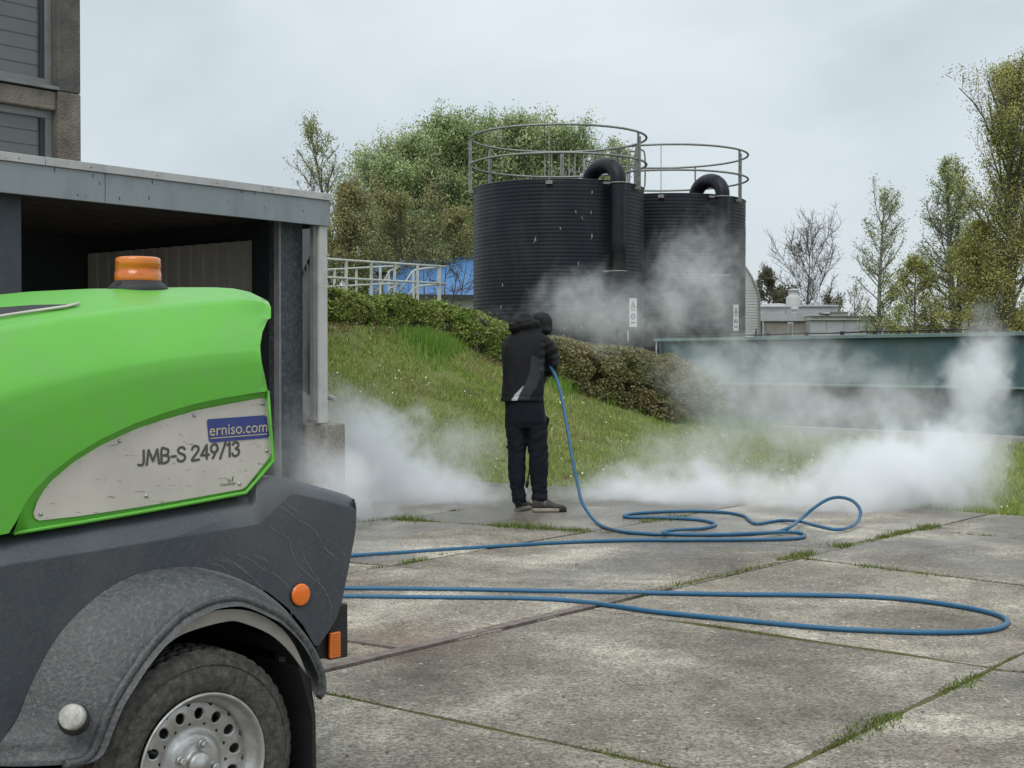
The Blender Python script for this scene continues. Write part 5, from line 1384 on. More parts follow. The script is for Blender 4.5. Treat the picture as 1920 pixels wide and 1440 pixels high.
# ================================================================== BACKGROUND BUILDINGS
M['blue_roof'] = material('blue_sheet_roof', (0.065, 0.19, 0.40), 0.5, col2=(0.05, 0.14, 0.32), nscale=3, amount=0.7, dirt=(0.03, 0.08, 0.2), dirt_scale=2, dirt_amt=0.3)
M['offwhite'] = material('white_render', (0.50, 0.51, 0.50), 0.75, col2=(0.40, 0.41, 0.40), nscale=1.2, amount=0.8, dirt=(0.25, 0.25, 0.23), dirt_scale=1.5, dirt_amt=0.4)
M['pale_grey'] = material('pale_grey_cladding', (0.38, 0.40, 0.42), 0.7, col2=(0.32, 0.34, 0.36), nscale=1, dirt=(0.2, 0.2, 0.19), dirt_scale=1.8, dirt_amt=0.3)
M['taupe'] = material('taupe_wall', (0.24, 0.225, 0.20), 0.85, col2=(0.19, 0.175, 0.155), nscale=2, amount=0.8)
M['brown_wall'] = material('brown_garden_wall', (0.19, 0.15, 0.11), 0.9, col2=(0.13, 0.11, 0.085), nscale=3)
bb_ = empty('blue_roofed_building', P(790, 560, 44), 'low building with a bright blue sheet roof behind the handrails', 'building')
A0_, A1_ = P(690, 551, 44), P(905, 553, 41); B0_, B1_ = P(700, 492, 49.5), P(905, 478.5, 46.5)
ns = 22
for q in range(ns):
    f0_, f1_ = q / ns, (q + 0.97) / ns
    mb = MB(); a, b, c, d = A0_.lerp(A1_, f0_), A0_.lerp(A1_, f1_), B0_.lerp(B1_, f1_), B0_.lerp(B1_, f0_)
    dz = Vector((0, 0, -0.04)); mb.quad(a, b, c, d); mb.quad(a + dz, d + dz, c + dz, b + dz); mb.quad(a, a + dz, b + dz, b); mb.quad(b, b + dz, c + dz, c); mb.quad(d, c, c + dz, d + dz); mb.quad(a, d, d + dz, a + dz)
    mb.build('roof_sheet', M['blue_roof'], bb_)
mb = MB(); a, b = A0_ + Vector((0.1, 0.3, -0.05)), A1_ + Vector((0, 0.3, -0.05)); mb.quad(a, b, (b.x, b.y, 0), (a.x, a.y, 0)); mb.quad(a, (a.x, a.y, 0), (B0_.x, B0_.y + 5, 0), (B0_.x, B0_.y + 5, a.z)); mb.quad((B0_.x, B0_.y, B0_.z - .05), a, (B0_.x, B0_.y + 5, a.z)); mb.build('wall', M['offwhite'], bb_)
mb = MB(); mb.beam(A0_ + Vector((0, -0.03, -0.05)), A1_ + Vector((0, -0.03, -0.05)), 0.10, 0.10); mb.build('gutter', M['dark_frame'], bb_)
def pbox(mb, x0, y0, x1, y1, d, depth=2.0):
    a, b = P(x0, y0, d), P(x1, y1, d); return mb.box((a.x, d, b.z), (b.x, d + depth, a.z))
# corrugated barrel building
bar = empty('corrugated_shed', P(1400, 600, 46), 'white corrugated shed with a curved roof edge beside the farther tank', 'shed')
q_ = 0; y_ = 499.0
right_edge = poly_fn([(497, 1394), (505, 1400), (520, 1409), (535, 1415.5), (548, 1421), (560, 1423), (640, 1423.5)])
while y_ < 640:
    xe = right_edge(y_ + 1.5); a, b = P(1340, y_, 46), P(xe, y_ + 3.6, 46)
    mb = MB(); mb.box((a.x, 46, b.z), (b.x, 49, a.z)); a, b = P(1340, y_ + 3.6, 46.03), P(xe, y_ + 5.2, 46.03); mb.box((a.x, 46.03, b.z), (b.x, 49, a.z)); mb.build('cladding_strip', M['offwhite'], bar); y_ += 5.2
mb = MB(); mb.tube([P(right_edge(y) + 0.8, y, 45.95) for y in range(496, 640, 8)], 0.035, 6); mb.build('edge_trim', M['win_frame'], bar)
wb = empty('flat_roofed_building', P(1530, 610, 62), 'low white flat roofed building with roof vents beyond the green container', 'building')
D1_ = 62
def part_box(name, mat, x0, y0, x1, y1, d=D1_, depth=2.0, parent=None):
    mb = MB(); pbox(mb, x0, y0, x1, y1, d, depth); return mb.build(name, mat, parent or wb)
part_box('upper_block', M['pale_grey'], 1473, 573, 1571, 600, 66); part_box('upper_trim', M['offwhite'], 1472.5, 571.5, 1572, 574.5, 65.9, 2.2)
part_box('upper_block', M['offwhite'], 1405, 573, 1472, 600, 65.5)
mb = MB(); pts_ = [P(x, y, 65.4) for x, y in [(1405, 573.5), (1425, 571), (1440, 569.5), (1460, 568.7), (1472, 570), (1472, 575), (1405, 575)]]; mb.prism([(p.x, p.z) for p in pts_], 65.3, 67, lambda a, b, d: (a, d, b)); mb.build('arched_roof', M['sign_white'], wb)
part_box('roof_fascia', M['pale_grey'], 1405, 588, 1519, 602, 62, 4)
part_box('front_wall', M['taupe'], 1405, 602.3, 1519, 640, 62.1, 4)
part_box('door', M['offwhite'], 1477, 604, 1487, 640, 62.0, .1); part_box('door_leaf', M['taupe'], 1478.5, 606, 1485.5, 640, 61.95, .04); part_box('downpipe', M['offwhite'], 1430, 603, 1432, 640, 61.95, .1)
part_box('window', M['dark_frame'], 1424, 604, 1428, 640, 61.95, .1)
for xa, xb in ((1519.3, 1549), (1549.6, 1582), (1582.6, 1611), (1611.6, 1637), (1637.6, 1661)):
    part_box('wall_panel', M['pale_grey'], xa, 600.5, xb - .2, 640, 61, 4)
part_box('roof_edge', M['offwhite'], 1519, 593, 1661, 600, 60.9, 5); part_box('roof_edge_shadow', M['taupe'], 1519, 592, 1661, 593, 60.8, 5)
for xa, xb in ((1549, 1591),):
    part_box('skylight', M['offwhite'], xa, 585, xb, 592, 63, 1.5); part_box('skylight_rim', M['taupe'], xa - .5, 584.3, xb + .5, 585.8, 62.9, 1.7)
part_box('roof_hatch', M['dark_frame'], 1543, 588, 1557, 590.5, 62.5, .5); part_box('roof_hatch', M['offwhite'], 1545, 585, 1556, 588, 62.5, .5)
ch = P(1487.5, 572, 64); s1 = 64 / F
mb = MB(); mb.lathe([(13.5 * s1, -0.1), (13.5 * s1, 14 * s1), (11 * s1, 17 * s1), (9 * s1, 18 * s1), (9 * s1, 26 * s1), (12 * s1, 27 * s1), (6 * s1, 30 * s1), (0.0001, 31 * s1)], ch, 24); chim = mb.build('chimney', M['offwhite'], wb)
dv = P(1490, 588, 62.5)
mb = MB(); mb.lathe([(6 * s1, 0), (5.5 * s1, 6 * s1), (8 * s1, 7 * s1), (6.5 * s1, 11 * s1), (3 * s1, 12.5 * s1), (0.0001, 13 * s1)], dv, 16); mb.build('roof_vent', M['offwhite'], wb)
mb = MB(); mb.beam(P(1458, 621, 60), P(1484, 607, 60), 0.06, 0.06); mb.beam(P(1456, 613, 60), P(1457, 625, 60), 0.06, 0.06); mb.build('barrier_arm', M['taupe'], wb)
gw = empty('garden_wall', P(1740, 615, 70), 'long brown wall with white posts below the right hand trees', 'wall')
mb = MB(); pbox(mb, 1661, 610.5, 1990, 640, 72, .3); mb.build('wall_face', M['brown_wall'], gw)
for x in (1664, 1719, 1735, 1750, 1765, 1772, 1790, 1806): mb = MB(); pbox(mb, x, 606, x + 1.6, 640, 70, .1); mb.build('post', M['sign_white'], gw)
wf = empty('white_fence', P(1840, 610, 66), 'thin white railing at the far right behind the container', 'fence')
for x in range(1818, 1990, 9): mb = MB(); pbox(mb, x, 603, x + 1.3, 640, 66, .05); mb.build('post', M['sign_white'], wf)
for y in (604, 611, 618): mb = MB(); pbox(mb, 1815, y, 1995, y + 1.1, 66.08, .05); mb.build('rail', M['sign_white'], wf)

# ================================================================== TREES
M['bark'] = material('grey_bark', (0.13, 0.12, 0.10), 0.9, col2=(0.08, 0.075, 0.06), nscale=6, bump=0.5)
M['bark_pale'] = material('birch_bark', (0.25, 0.24, 0.21), 0.85, col2=(0.10, 0.095, 0.08), nscale=5, amount=1, stretch=(1, 1, 2.5))
M['bark_brown'] = material('brown_twigs', (0.12, 0.095, 0.07), 0.9, col2=(0.08, 0.065, 0.05), nscale=4)
def leafmat(name, c1_, c2_): return material(name, c1_, 0.55, col2=c2_, nscale=0.45, amount=1.0, island=0.5, spec=0.3, transl=0.3)
M['lf_birch'] = leafmat('birch_leaves', (0.32, 0.39, 0.16), (0.42, 0.44, 0.24))
M['lf_willow'] = leafmat('grey_green_leaves', (0.29, 0.38, 0.15), (0.43, 0.50, 0.26))
M['lf_olive'] = leafmat('olive_young_leaves', (0.26, 0.265, 0.10), (0.34, 0.31, 0.15))
M['lf_pop'] = leafmat('yellow_green_leaves', (0.32, 0.33, 0.09), (0.42, 0.40, 0.15))
M['lf_dark'] = leafmat('dark_brown_leaves', (0.10, 0.095, 0.055), (0.16, 0.14, 0.08))
def tree(name, label, base, H, prof, h0=0.12, n1=50, ang=50, up=0.35, n2=7, n3=4, l2=0.42, leaves=20000, lsize=0.09, leaf=None, bark=None, r0=None, seed=1, spike=0.0, tipbias=0.0, cat='tree', lean=0.0, twig_r=0.006, cluster=0.1, stems=1, squash=1.0, cap=None):
    """trunk + three orders of branches; prof(t) gives the crown half width at height fraction t"""
    rg = random.Random(seed); segs = []; tips = []; trunkseg = []
    base = Vector(base); r0 = r0 or H * 0.014
    def path(p, d, L, r_a, r_b, k, wob, upb, store):
        pts = [p]
        for i in range(k):
            d = (d + Vector((rg.gauss(0, wob), rg.gauss(0, wob), rg.gauss(0, wob) + upb / k))).normalized()
            q = p + d * (L / k); ra = r_a + (r_b - r_a) * i / k; rb = r_a + (r_b - r_a) * (i + 1) / k
            store.append((*p, *q, ra, rb)); p = q; pts.append(p)
        return pts, d
    for st in range(stems):
        bp_ = base + Vector((rg.gauss(0, .25), rg.gauss(0, .25), 0)) * (stems > 1)
        d = Vector((lean + rg.gauss(0, 0.12) * (stems > 1), 0, 1)).normalized()
        tk, _ = path(bp_, d, H, r0, r0 * 0.12, 22, 0.014, 0.02, trunkseg)
        tips += [tk[-1], tk[-2]]
        nn1 = n1 // stems
        for i in range(nn1):
            t = h0 + (0.97 - h0) * (i + rg.random()) / nn1
            idx = t * 22; k0 = min(21, int(idx)); p = tk[k0].lerp(tk[k0 + 1], idx - k0)
            Wd_ = prof(t); az = rg.uniform(0, 2 * math.pi); a = math.radians(ang + rg.gauss(0, 9))
            L = Wd_ / max(0.25, math.sin(a)) * rg.uniform(0.6, 1.1)
            if L < 0.15: continue
            dd = Vector((math.sin(a) * math.cos(az), math.sin(a) * math.sin(az) * squash, math.cos(a)))
            rb = max(twig_r * 1.4, r0 * 0.34 * (1 - t * 0.75))
            b1, _ = path(p, dd, L, rb, twig_r, 6, 0.10, up, segs)
            tips.append(b1[-1])
            for j in range(n2):
                f = 0.2 + 0.78 * (j + rg.random()) / n2; k1 = min(5, int(f * 6)); p2 = b1[k1].lerp(b1[k1 + 1], f * 6 - k1)
                d1 = (b1[k1 + 1] - b1[k1]).normalized(); rv = Vector((rg.gauss(0, 1), rg.gauss(0, 1), rg.gauss(0.25 + spike, .7))).normalized()
                d2 = (d1 * (0.8) + rv * 0.75 + Vector((0, 0, spike))).normalized(); L2 = L * l2 * rg.uniform(0.5, 1.15) * (1.15 - f * 0.6)
                L2 = min(L2, H * 0.16 + 0.3)
                b2, _ = path(p2, d2, L2, twig_r * 1.1, twig_r * 0.6, 4, 0.14, up * 0.6 + spike * .5, segs); tips.append(b2[-1]); tips.append(b2[-2])
                for m_ in range(n3):
                    k2 = rg.randint(1, 3); p3 = b2[k2]; rv = Vector((rg.gauss(0, 1), rg.gauss(0, 1), rg.gauss(0.1 + spike, .7))).normalized()
                    d3 = ((b2[k2 + 1] - b2[k2]).normalized() * 0.6 + rv * 0.8).normalized()
                    b3, _ = path(p3, d3, L2 * rg.uniform(0.3, 0.6), twig_r * 0.65, twig_r * 0.4, 2, 0.15, up * .4, segs); tips.append(b3[-1]); tips.append(b3[1])
    if cap is not None:       # irregular upper outline of the crown
        def ok(x, y, z): return z < base.z + cap * (0.97 + 0.07 * mnoise.noise(Vector((x * 1.1 + seed, y * 1.1, 0))) + 0.16 * max(0.0, mnoise.noise(Vector((x * 2.6 + seed, y * 2.6, 0)))) ** 1.5) - 0.10 * cap * min(1.5, (math.hypot(x - base.x, y - base.y) / (0.28 * cap)) ** 2)
        segs = [s_ for s_ in segs if ok(*s_[3:6])]; tips = [t_ for t_ in tips if ok(*t_)]; trunkseg = [s_ for s_ in trunkseg if s_[5] < base.z + cap * 0.98]
    root = empty(name, base, label, cat)
    tr_ = obj_from('trunk' if stems == 1 else 'stems', segs_mesh('trunk', trunkseg, 8), bark, root, smooth=True)
    if stems > 1: tr_['kind'] = 'stuff'
    bo = obj_from('branches', segs_mesh('branches', segs, 3), bark, root); bo['kind'] = 'stuff'
    if leaves:
        rn = np.random.default_rng(seed); tp_ = np.array([tuple(t) for t in tips]); idx = rn.integers(0, len(tp_), leaves)
        pos = tp_[idx] + rn.normal(0, cluster, (leaves, 3)) * [1, 1, 1.2]
        V, Fc = leaf_quads(pos, lsize, rn, 0.6)
        obj_from('foliage', fast_mesh('foliage', V, Fc), leaf, root)['kind'] = 'stuff'
    return root
def bell(w, peak=0.4, p=1.0, q=1.0):
    def f(t):
        if t < peak: return w * (0.45 + 0.55 * (t / peak)) ** p
        return w * max(0.0, 1 - ((t - peak) / (1 - peak)) ** (1.6 * q)) + w * 0.04
    return f
def at(px, ybase, ytop, d):        # base point and height of a tree seen at px whose top reaches ytop
    zt_ = P(px, ytop, d).z; b = P(px, ybase, d); return Vector((b.x, b.y, 0.0 if ybase >= 680 else min(b.z, 0.5))), zt_
def trw(wpx, d): return 1.25 * wpx / F * d
TREES = []
def add(name, label, px, ytop, d, wpx, **kw):
    b, H = at(px, 700, ytop, d)
    if kw.pop('capped', False): kw['cap'] = H * 1.0
    H *= kw.pop('hf', 1.0); pk = kw.pop('peak', 0.4); qq = kw.pop('q', 1.0)
    return tree(name, label, b, H, bell(trw(wpx, d), pk, 1.0, qq), **kw)
add('birch_tree', 'sparse bare topped birch, leftmost tree beside the garage roof', 640, 212, 48, 58, h0=0.30, n1=46, ang=42, up=0.45, n2=7, n3=4, leaves=5200, lsize=0.075, leaf=M['lf_birch'], bark=M['bark'], seed=2, peak=0.5, twig_r=0.010)
add('olive_tree', 'olive green bushy tree left of the blue roof, under the birch', 650, 350, 46, 60, h0=0.15, n1=44, ang=48, n2=8, n3=4, leaves=30000, lsize=0.075, leaf=M['lf_olive'], bark=M['bark_brown'], seed=3, peak=0.5, twig_r=0.009)
wl = [(705, 285, 55, 70), (755, 245, 56, 80), (810, 215, 57, 84), (862, 208, 58, 84), (920, 205, 59, 84), (980, 208, 60, 84), (1045, 215, 60, 84), (1095, 240, 61, 66)]
wlab = ['grey green poplar, leftmost of the row behind the nearer tank', 'grey green poplar second from the left in the row', 'tall spiky poplar, third in the row, over the blue roof', 'spiky poplar rising directly left of the nearer tank', 'poplar behind the left edge of the nearer tank railing', 'tallest poplar, its single shoot above the middle of the tank railing', 'poplar seen through the tank railing, second from the right in the row', 'rightmost leaning poplar of the row seen through the tank railing']
for i, (px, yt, d, w) in enumerate(wl):
    t_ = add('poplar_tree', wlab[i], px, yt, d, w, h0=0.08, n1=84, ang=36, up=0.35, n2=10, n3=3, l2=0.30, leaves=(48000 if i < 6 else 26000), lsize=0.10, leaf=M['lf_willow'], bark=M['bark'], seed=20 + i, spike=0.30, peak=0.5, q=1.9, twig_r=0.009, cluster=0.13, lean=0.12 if i == 7 else 0.03, hf=0.92, capped=True)
    t_['group'] = 'row of poplars behind the tanks'
add('brown_bush', 'brownish sparse bush left of the nearer tank, above the blue roof', 745, 370, 47, 80, h0=0.1, n1=40, ang=48, n2=8, n3=4, leaves=24000, lsize=0.07, leaf=M['lf_olive'], bark=M['bark_brown'], seed=41, peak=0.6, twig_r=0.009)
add('brown_bush', 'brownish bush close against the left side of the nearer tank', 850, 400, 47, 60, h0=0.1, n1=40, ang=48, n2=8, n3=4, leaves=24000, lsize=0.07, leaf=M['lf_olive'], bark=M['bark_brown'], seed=42, peak=0.6, twig_r=0.009)
add('bare_shrub', 'bare dark twigged shrub in front of the blue roof', 835, 490, 36, 62, h0=0.06, n1=36, ang=46, up=-0.25, n2=9, n3=5, leaves=0, bark=M['bark_brown'], seed=51, peak=0.5, twig_r=0.006, stems=4, cat='shrub')
add('bare_shrub', 'thin bare shrub left of the stair rails before the blue roof', 735, 505, 34, 40, h0=0.06, n1=24, ang=46, up=-0.2, n2=7, n3=4, leaves=900, lsize=0.05, leaf=M['lf_olive'], bark=M['bark_brown'], seed=52, peak=0.5, twig_r=0.006, stems=3, cat='shrub')
# right hand side
def fan(px, ytop, d, w, **kw): return add('bare_tree', kw.pop('label'), px, ytop, d, w, **kw)
fan(1512, 466, 75, 82, label='leafless round crowned tree behind the flat roofed building', h0=0.22, n1=26, ang=46, up=0.7, n2=12, n3=6, l2=0.5, leaves=0, bark=M['bark'], seed=61, peak=0.55, q=2.0, twig_r=0.013)
add('dark_bush', 'dark brown rounded bush between the farther tank and the leafless tree', 1436, 508, 80, 45, h0=0.1, n1=40, ang=55, n2=8, n3=4, leaves=14000, lsize=0.12, leaf=M['lf_dark'], bark=M['bark_brown'], seed=62, peak=0.5, twig_r=0.012, cat='bush')
add('dark_bush', 'small dark bush behind the roof skylight', 1560, 555, 72, 40, h0=0.1, n1=30, ang=60, n2=7, n3=3, leaves=3500, lsize=0.10, leaf=M['lf_dark'], bark=M['bark_brown'], seed=63, peak=0.5, twig_r=0.011, cat='bush')
add('young_tree', 'small bare young tree between the leafless tree and the slim birch', 1600, 530, 66, 24, h0=0.1, n1=30, ang=32, n2=6, n3=3, leaves=900, lsize=0.07, leaf=M['lf_birch'], bark=M['bark'], seed=64, peak=0.4, twig_r=0.010)
add('birch_tree', 'slim pale birch standing alone right of the flat roofed building', 1650, 348, 54, 42, h0=0.22, n1=62, ang=52, up=0.30, n2=7, n3=4, leaves=5200, lsize=0.075, leaf=M['lf_birch'], bark=M['bark_pale'], seed=71, peak=0.55, q=1.5, twig_r=0.009, r0=0.13)
add('spreading_tree', 'wide young leaved tree, its pale trunk forking low', 1790, 292, 52, 84, h0=0.12, n1=76, ang=60, up=0.28, n2=10, n3=4, leaves=12000, lsize=0.072, leaf=M['lf_birch'], bark=M['bark'], seed=72, peak=0.22, q=0.95, twig_r=0.010, r0=0.2)
add('slim_tree', 'slim upright fresh green tree left of the big poplar', 1800, 300, 53, 46, h0=0.25, n1=46, ang=42, up=0.3, n2=7, n3=4, leaves=4200, lsize=0.085, leaf=M['lf_olive'], bark=M['bark'], seed=73, peak=0.4, q=1.3, twig_r=0.009, spike=0.2)
add('bushy_tree', 'low yellowish green bushy tree behind the white posts', 1715, 480, 50, 62, h0=0.22, n1=44, ang=58, up=0.3, n2=8, n3=4, leaves=8500, lsize=0.075, leaf=M['lf_pop'], bark=M['bark'], seed=74, peak=0.4, twig_r=0.009)
add('bushy_tree', 'dense yellow green tree beneath the big poplar', 1835, 420, 47, 55, h0=0.18, n1=50, ang=50, up=0.4, n2=9, n3=4, leaves=36000, lsize=0.068, leaf=M['lf_pop'], bark=M['bark'], seed=75, peak=0.45, twig_r=0.009)
add('big_poplar', 'very tall poplar at the right edge of the view', 1892, 105, 46, 64, hf=0.95, capped=True, h0=0.12, n1=90, ang=26, up=0.5, n2=9, n3=4, l2=0.34, leaves=60000, lsize=0.068, leaf=M['lf_pop'], bark=M['bark'], seed=76, spike=0.35, peak=0.5, q=1.8, twig_r=0.010, r0=0.28, cluster=0.14)
add('big_poplar', 'second tall poplar mostly beyond the right edge', 1950, 150, 48, 50, hf=0.95, capped=True, h0=0.12, n1=60, ang=26, up=0.5, n2=8, n3=4, l2=0.34, leaves=20000, lsize=0.085, leaf=M['lf_pop'], bark=M['bark'], seed=77, spike=0.35, peak=0.5, q=1.8, twig_r=0.010, r0=0.26, cluster=0.14)
add('far_bush', 'low greenish scrub at the foot of the trees behind the garden wall', 1690, 575, 68, 40, h0=0.05, n1=30, ang=60, n2=7, n3=3, leaves=4500, lsize=0.10, leaf=M['lf_birch'], bark=M['bark'], seed=78, peak=0.5, twig_r=0.011, cat='bush')
# ================================================================== PERSON
DP = 12.3; MPP = DP / F
def Q(px, py, dd=0.0):
    p = P(px, py, DP); return Vector((p.x, DP + dd, p.z))
def proj(p):
    v = Vector(p) - _cam
    f_ = v.y * math.cos(TH) - v.z * math.sin(TH); u_ = v.y * math.sin(TH) + v.z * math.cos(TH)
    return 960 + F * v.x / f_, 720 - F * u_ / f_
def loft_rings(mb, rings, n=28):
    rows_ = []
    for (cx, hw, py, dh, dd, *tw) in rings:
        c = Q(cx, py, dd); a = hw * MPP; ex = 0.85
        rows_.append([(c.x + a * math.copysign(abs(math.cos(t)) ** ex, math.cos(t)), c.y + dh * math.copysign(abs(math.sin(t)) ** ex, math.sin(t)), c.z + (tw[0] * math.cos(t) if tw else 0)) for t in [2 * math.pi * k / n for k in range(n)]])
    n0 = len(mb.v); mb.grid(rows_, closed=True)
    mb.f.append(tuple(n0 + k for k in range(n))); mb.sm.append(True)
    m = n0 + (len(rows_) - 1) * n; mb.f.append(tuple(m + k for k in range(n))); mb.sm.append(True)
def blob(mb, c, rx, ry, rz, n=14, tilt=0.0):
    rows_ = []
    for i in range(1, n):
        ph = math.pi * i / n
        rows_.append([(c.x + rx * math.sin(ph) * math.cos(t) + tilt * rz * math.cos(ph), c.y + ry * math.sin(ph) * math.sin(t), c.z + rz * math.cos(ph)) for t in [2 * math.pi * k / 20 for k in range(20)]])
    n0 = len(mb.v); mb.grid(rows_, closed=True)
    mb.f.append(tuple(n0 + k for k in range(20))); mb.sm.append(True); m = n0 + (len(rows_) - 1) * 20; mb.f.append(tuple(m + k for k in range(20))); mb.sm.append(True)
def fuse(mb, name, voxel, smooth_it=6):
    o = bpy.data.objects.new(name, mb.mesh(name)); COL.objects.link(o)
    md = o.modifiers.new('r', 'REMESH'); md.mode = 'VOXEL'; md.voxel_size = voxel
    if smooth_it: m2 = o.modifiers.new('s', 'SMOOTH'); m2.factor = 0.5; m2.iterations = smooth_it
    dg = bpy.context.evaluated_depsgraph_get(); dg.update()
    me = bpy.data.meshes.new_from_object(o.evaluated_get(dg)); bpy.data.objects.remove(o)
    me.name = name; me.polygons.foreach_set('use_smooth', [True] * len(me.polygons))
    return me
def wrinkle(me, fn):
    n = len(me.vertices); nrm = [v.normal.copy() for v in me.vertices]
    for v, nn in zip(me.vertices, nrm): v.co += nn * fn(v.co)
    me.update()
def in_poly(x, y, poly):
    c = False; j = len(poly) - 1
    for i in range(len(poly)):
        xi, yi = poly[i]; xj, yj = poly[j]
        if (yi > y) != (yj > y) and x < (xj - xi) * (y - yi) / (yj - yi) + xi: c = not c
        j = i
    return c
M['jacket'] = material('black_softshell', (0.0085, 0.0085, 0.0095), 0.75, col2=(0.013, 0.013, 0.014), nscale=6, bump=0.25, bscale=30, bdist=0.01, spec=0.25)
M['jacket_grey'] = material('charcoal_panel', (0.035, 0.035, 0.038), 0.8, col2=(0.045, 0.045, 0.048), nscale=8, bump=0.2, bscale=40, bdist=0.01, spec=0.2)
M['reflective'] = material('reflective_strip', (0.50, 0.50, 0.50), 0.4, col2=(0.36, 0.36, 0.36), nscale=40)
M['trouser'] = material('dark_navy_work_trousers', (0.0075, 0.009, 0.014), 0.85, col2=(0.014, 0.015, 0.020), nscale=9, bump=0.3, bscale=35, bdist=0.01, spec=0.2)
M['hood'] = material('charcoal_hood', (0.018, 0.018, 0.020), 0.85, col2=(0.026, 0.026, 0.028), nscale=30, bump=0.2, bscale=80, spec=0.2)
M['skin'] = material('skin', (0.45, 0.27, 0.19), 0.5, col2=(0.40, 0.22, 0.16), nscale=12)
M['glove'] = material('dark_glove', (0.015, 0.015, 0.016), 0.8)
M['shoe'] = material('dusty_work_shoe', (0.040, 0.037, 0.034), 0.75, col2=(0.065, 0.06, 0.052), nscale=20, bump=0.3, bscale=90)
M['shoe_toe'] = material('black_toe_cap', (0.018, 0.018, 0.018), 0.7, col2=(0.04, 0.038, 0.034), nscale=20)
M['sole'] = material('off_white_sole', (0.33, 0.295, 0.235), 0.7, col2=(0.20, 0.175, 0.135), nscale=26, amount=0.9)
person = empty('person', (Q(992, 962).x, DP, 0), 'worker in black hooded jacket and dark trousers, back turned, holding a spray lance', 'person')
# body, one continuous figure
mb = MB()
loft_rings(mb, [(980, 30, 770, .11, 0), (980, 30, 735, .11, 0), (981, 27, 700, .10, 0), (982, 30, 660, .11, .01), (985, 30, 635, .11, .03), (990, 20, 616, .09, .06), (1000, 12, 606, .06, .10), (1008, 11, 597, .055, .13)])
blob(mb, Q(1018, 607, .17), .073, .09, .098)                # head
hc_ = Q(1018, 607, .17); fd = Vector((0.45, 0.85, -0.25)).normalized()
blob(mb, hc_ + fd * .098 + Vector((0, 0, -.005)), .016, .018, .022)     # nose
blob(mb, hc_ + fd * .075 + Vector((0, 0, -.055)), .035, .035, .03)      # chin and mouth
for s_ in (-1, 1): blob(mb, hc_ + Vector((-fd.y, fd.x, 0)) * s_ * .076, .012, .02, .03)   # ears
for leg in ([(966, 15, 775), (967, 14, 830), (969, 11, 860), (971, 11.5, 885), (972, 9, 920), (974, 8, 945)], [(1003, 15, 775), (1006, 14, 830), (1009, 11, 860), (1010, 11.5, 885), (1011, 9, 920), (1011, 8, 945)]):
    mb.tube([Q(x, y, 0.01) for x, _, y in leg], [r_ * MPP for _, r_, _ in leg], 14)
rarm = [(1006, 635, .02), (1020, 648, .07), (1036, 668, .14), (1033, 690, .21), (1027, 700, .27)]
larm = [(962, 636, .05), (955, 660, .14), (968, 690, .26), (995, 706, .36), (1008, 712, .42)]
for arm in (rarm, larm): mb.tube(smooth_curve([Q(*a) for a in arm], 4), [.050, .049, .048, .047, .046, .045, .044, .043, .042, .041, .040, .038, .036, .033, .031, .029, .028][:17], 14)
bo = obj_from('body', fuse(mb, 'body', 0.014, 4), M['skin'], person)
# jacket
mb = MB()
loft_rings(mb, [(979, 41.5, 753, .150, 0), (979, 41, 748, .152, 0), (980, 40, 738, .150, 0), (981, 39.5, 715, .145, 0), (981, 39.5, 690, .145, 0), (982, 39.5, 665, .150, .01), (983, 38.5, 648, .150, .02), (985, 34, 633, .145, .03), (988, 27, 620, .125, .04), (994, 19, 608, .10, .07), (1000, 12, 600, .07, .10)])
def rs(arm, rad):
    pts = smooth_curve([Q(*a) for a in arm], 5); rr = [float(np.interp(i / (len(pts) - 1), [0, .25, .5, .75, 1], rad)) for i in range(len(pts))]; mb.tube(pts, rr, 16)
rs([(1003, 634, .02), (1017, 643, .06), (1029, 657, .11), (1035, 672, .15), (1033, 687, .21), (1027, 697, .26)], [.075, .080, .076, .072, .055])
rs([(963, 638, .05), (955, 662, .14), (968, 690, .26), (993, 704, .35)], [.075, .075, .068, .062, .052])
for (x, y, dd, a, b, c) in ((984, 608, -.02, 25, .10, 14), (965, 613, -.04, 12, .08, 9), (984, 599, .0, 17, .085, 13), (1001, 608, .01, 13, .09, 10), (975, 605, -.03, 13, .08, 11), (958, 617, -.02, 5.5, .06, 6)):
    blob(mb, Q(x, y, dd), a * MPP, b, c * MPP)
jm = fuse(mb, 'jacket', 0.0095, 3)
def jw(p):
    px_, py_ = proj(p); a = mnoise.noise(Vector((p.x * 9, p.y * 9, p.z * 5))) * 0.006 + mnoise.noise(Vector((p.x * 22, p.y * 22, p.z * 13))) * 0.0035
    if px_ > 1012 and 640 < py_ < 705: a += 0.006 * math.sin(py_ * 0.42 + px_ * 0.16)           # sleeve folds at the elbow
    if py_ < 626 and px_ < 1010:
        a += 0.008 * mnoise.noise(Vector((p.x * 14, p.y * 6, p.z * 26)))                          # gathered hood
        a -= 0.006 * math.exp(-((py_ - (606 + (px_ - 980) * -0.28)) / 2.2) ** 2)
    if 620 < py_ < 627 and px_ < 1010: a -= 0.006
    if 742 < py_ < 745.5: a -= 0.004
    return a
wrinkle(jm, jw)
pan = [(996, 665), (1012, 673), (1019.5, 678), (1018.5, 697), (1010, 714), (1007, 725), (998, 736), (993, 748), (969.5, 750), (982.5, 723.5), (990, 706.7), (994.5, 690)]
refl = [(959, 750.5), (967, 737), (983, 722.7), (976, 737), (969.5, 750)]
cuff = [(1037, 669), (1046, 662), (1056, 660), (1056, 686), (1044, 686), (1034, 679)]
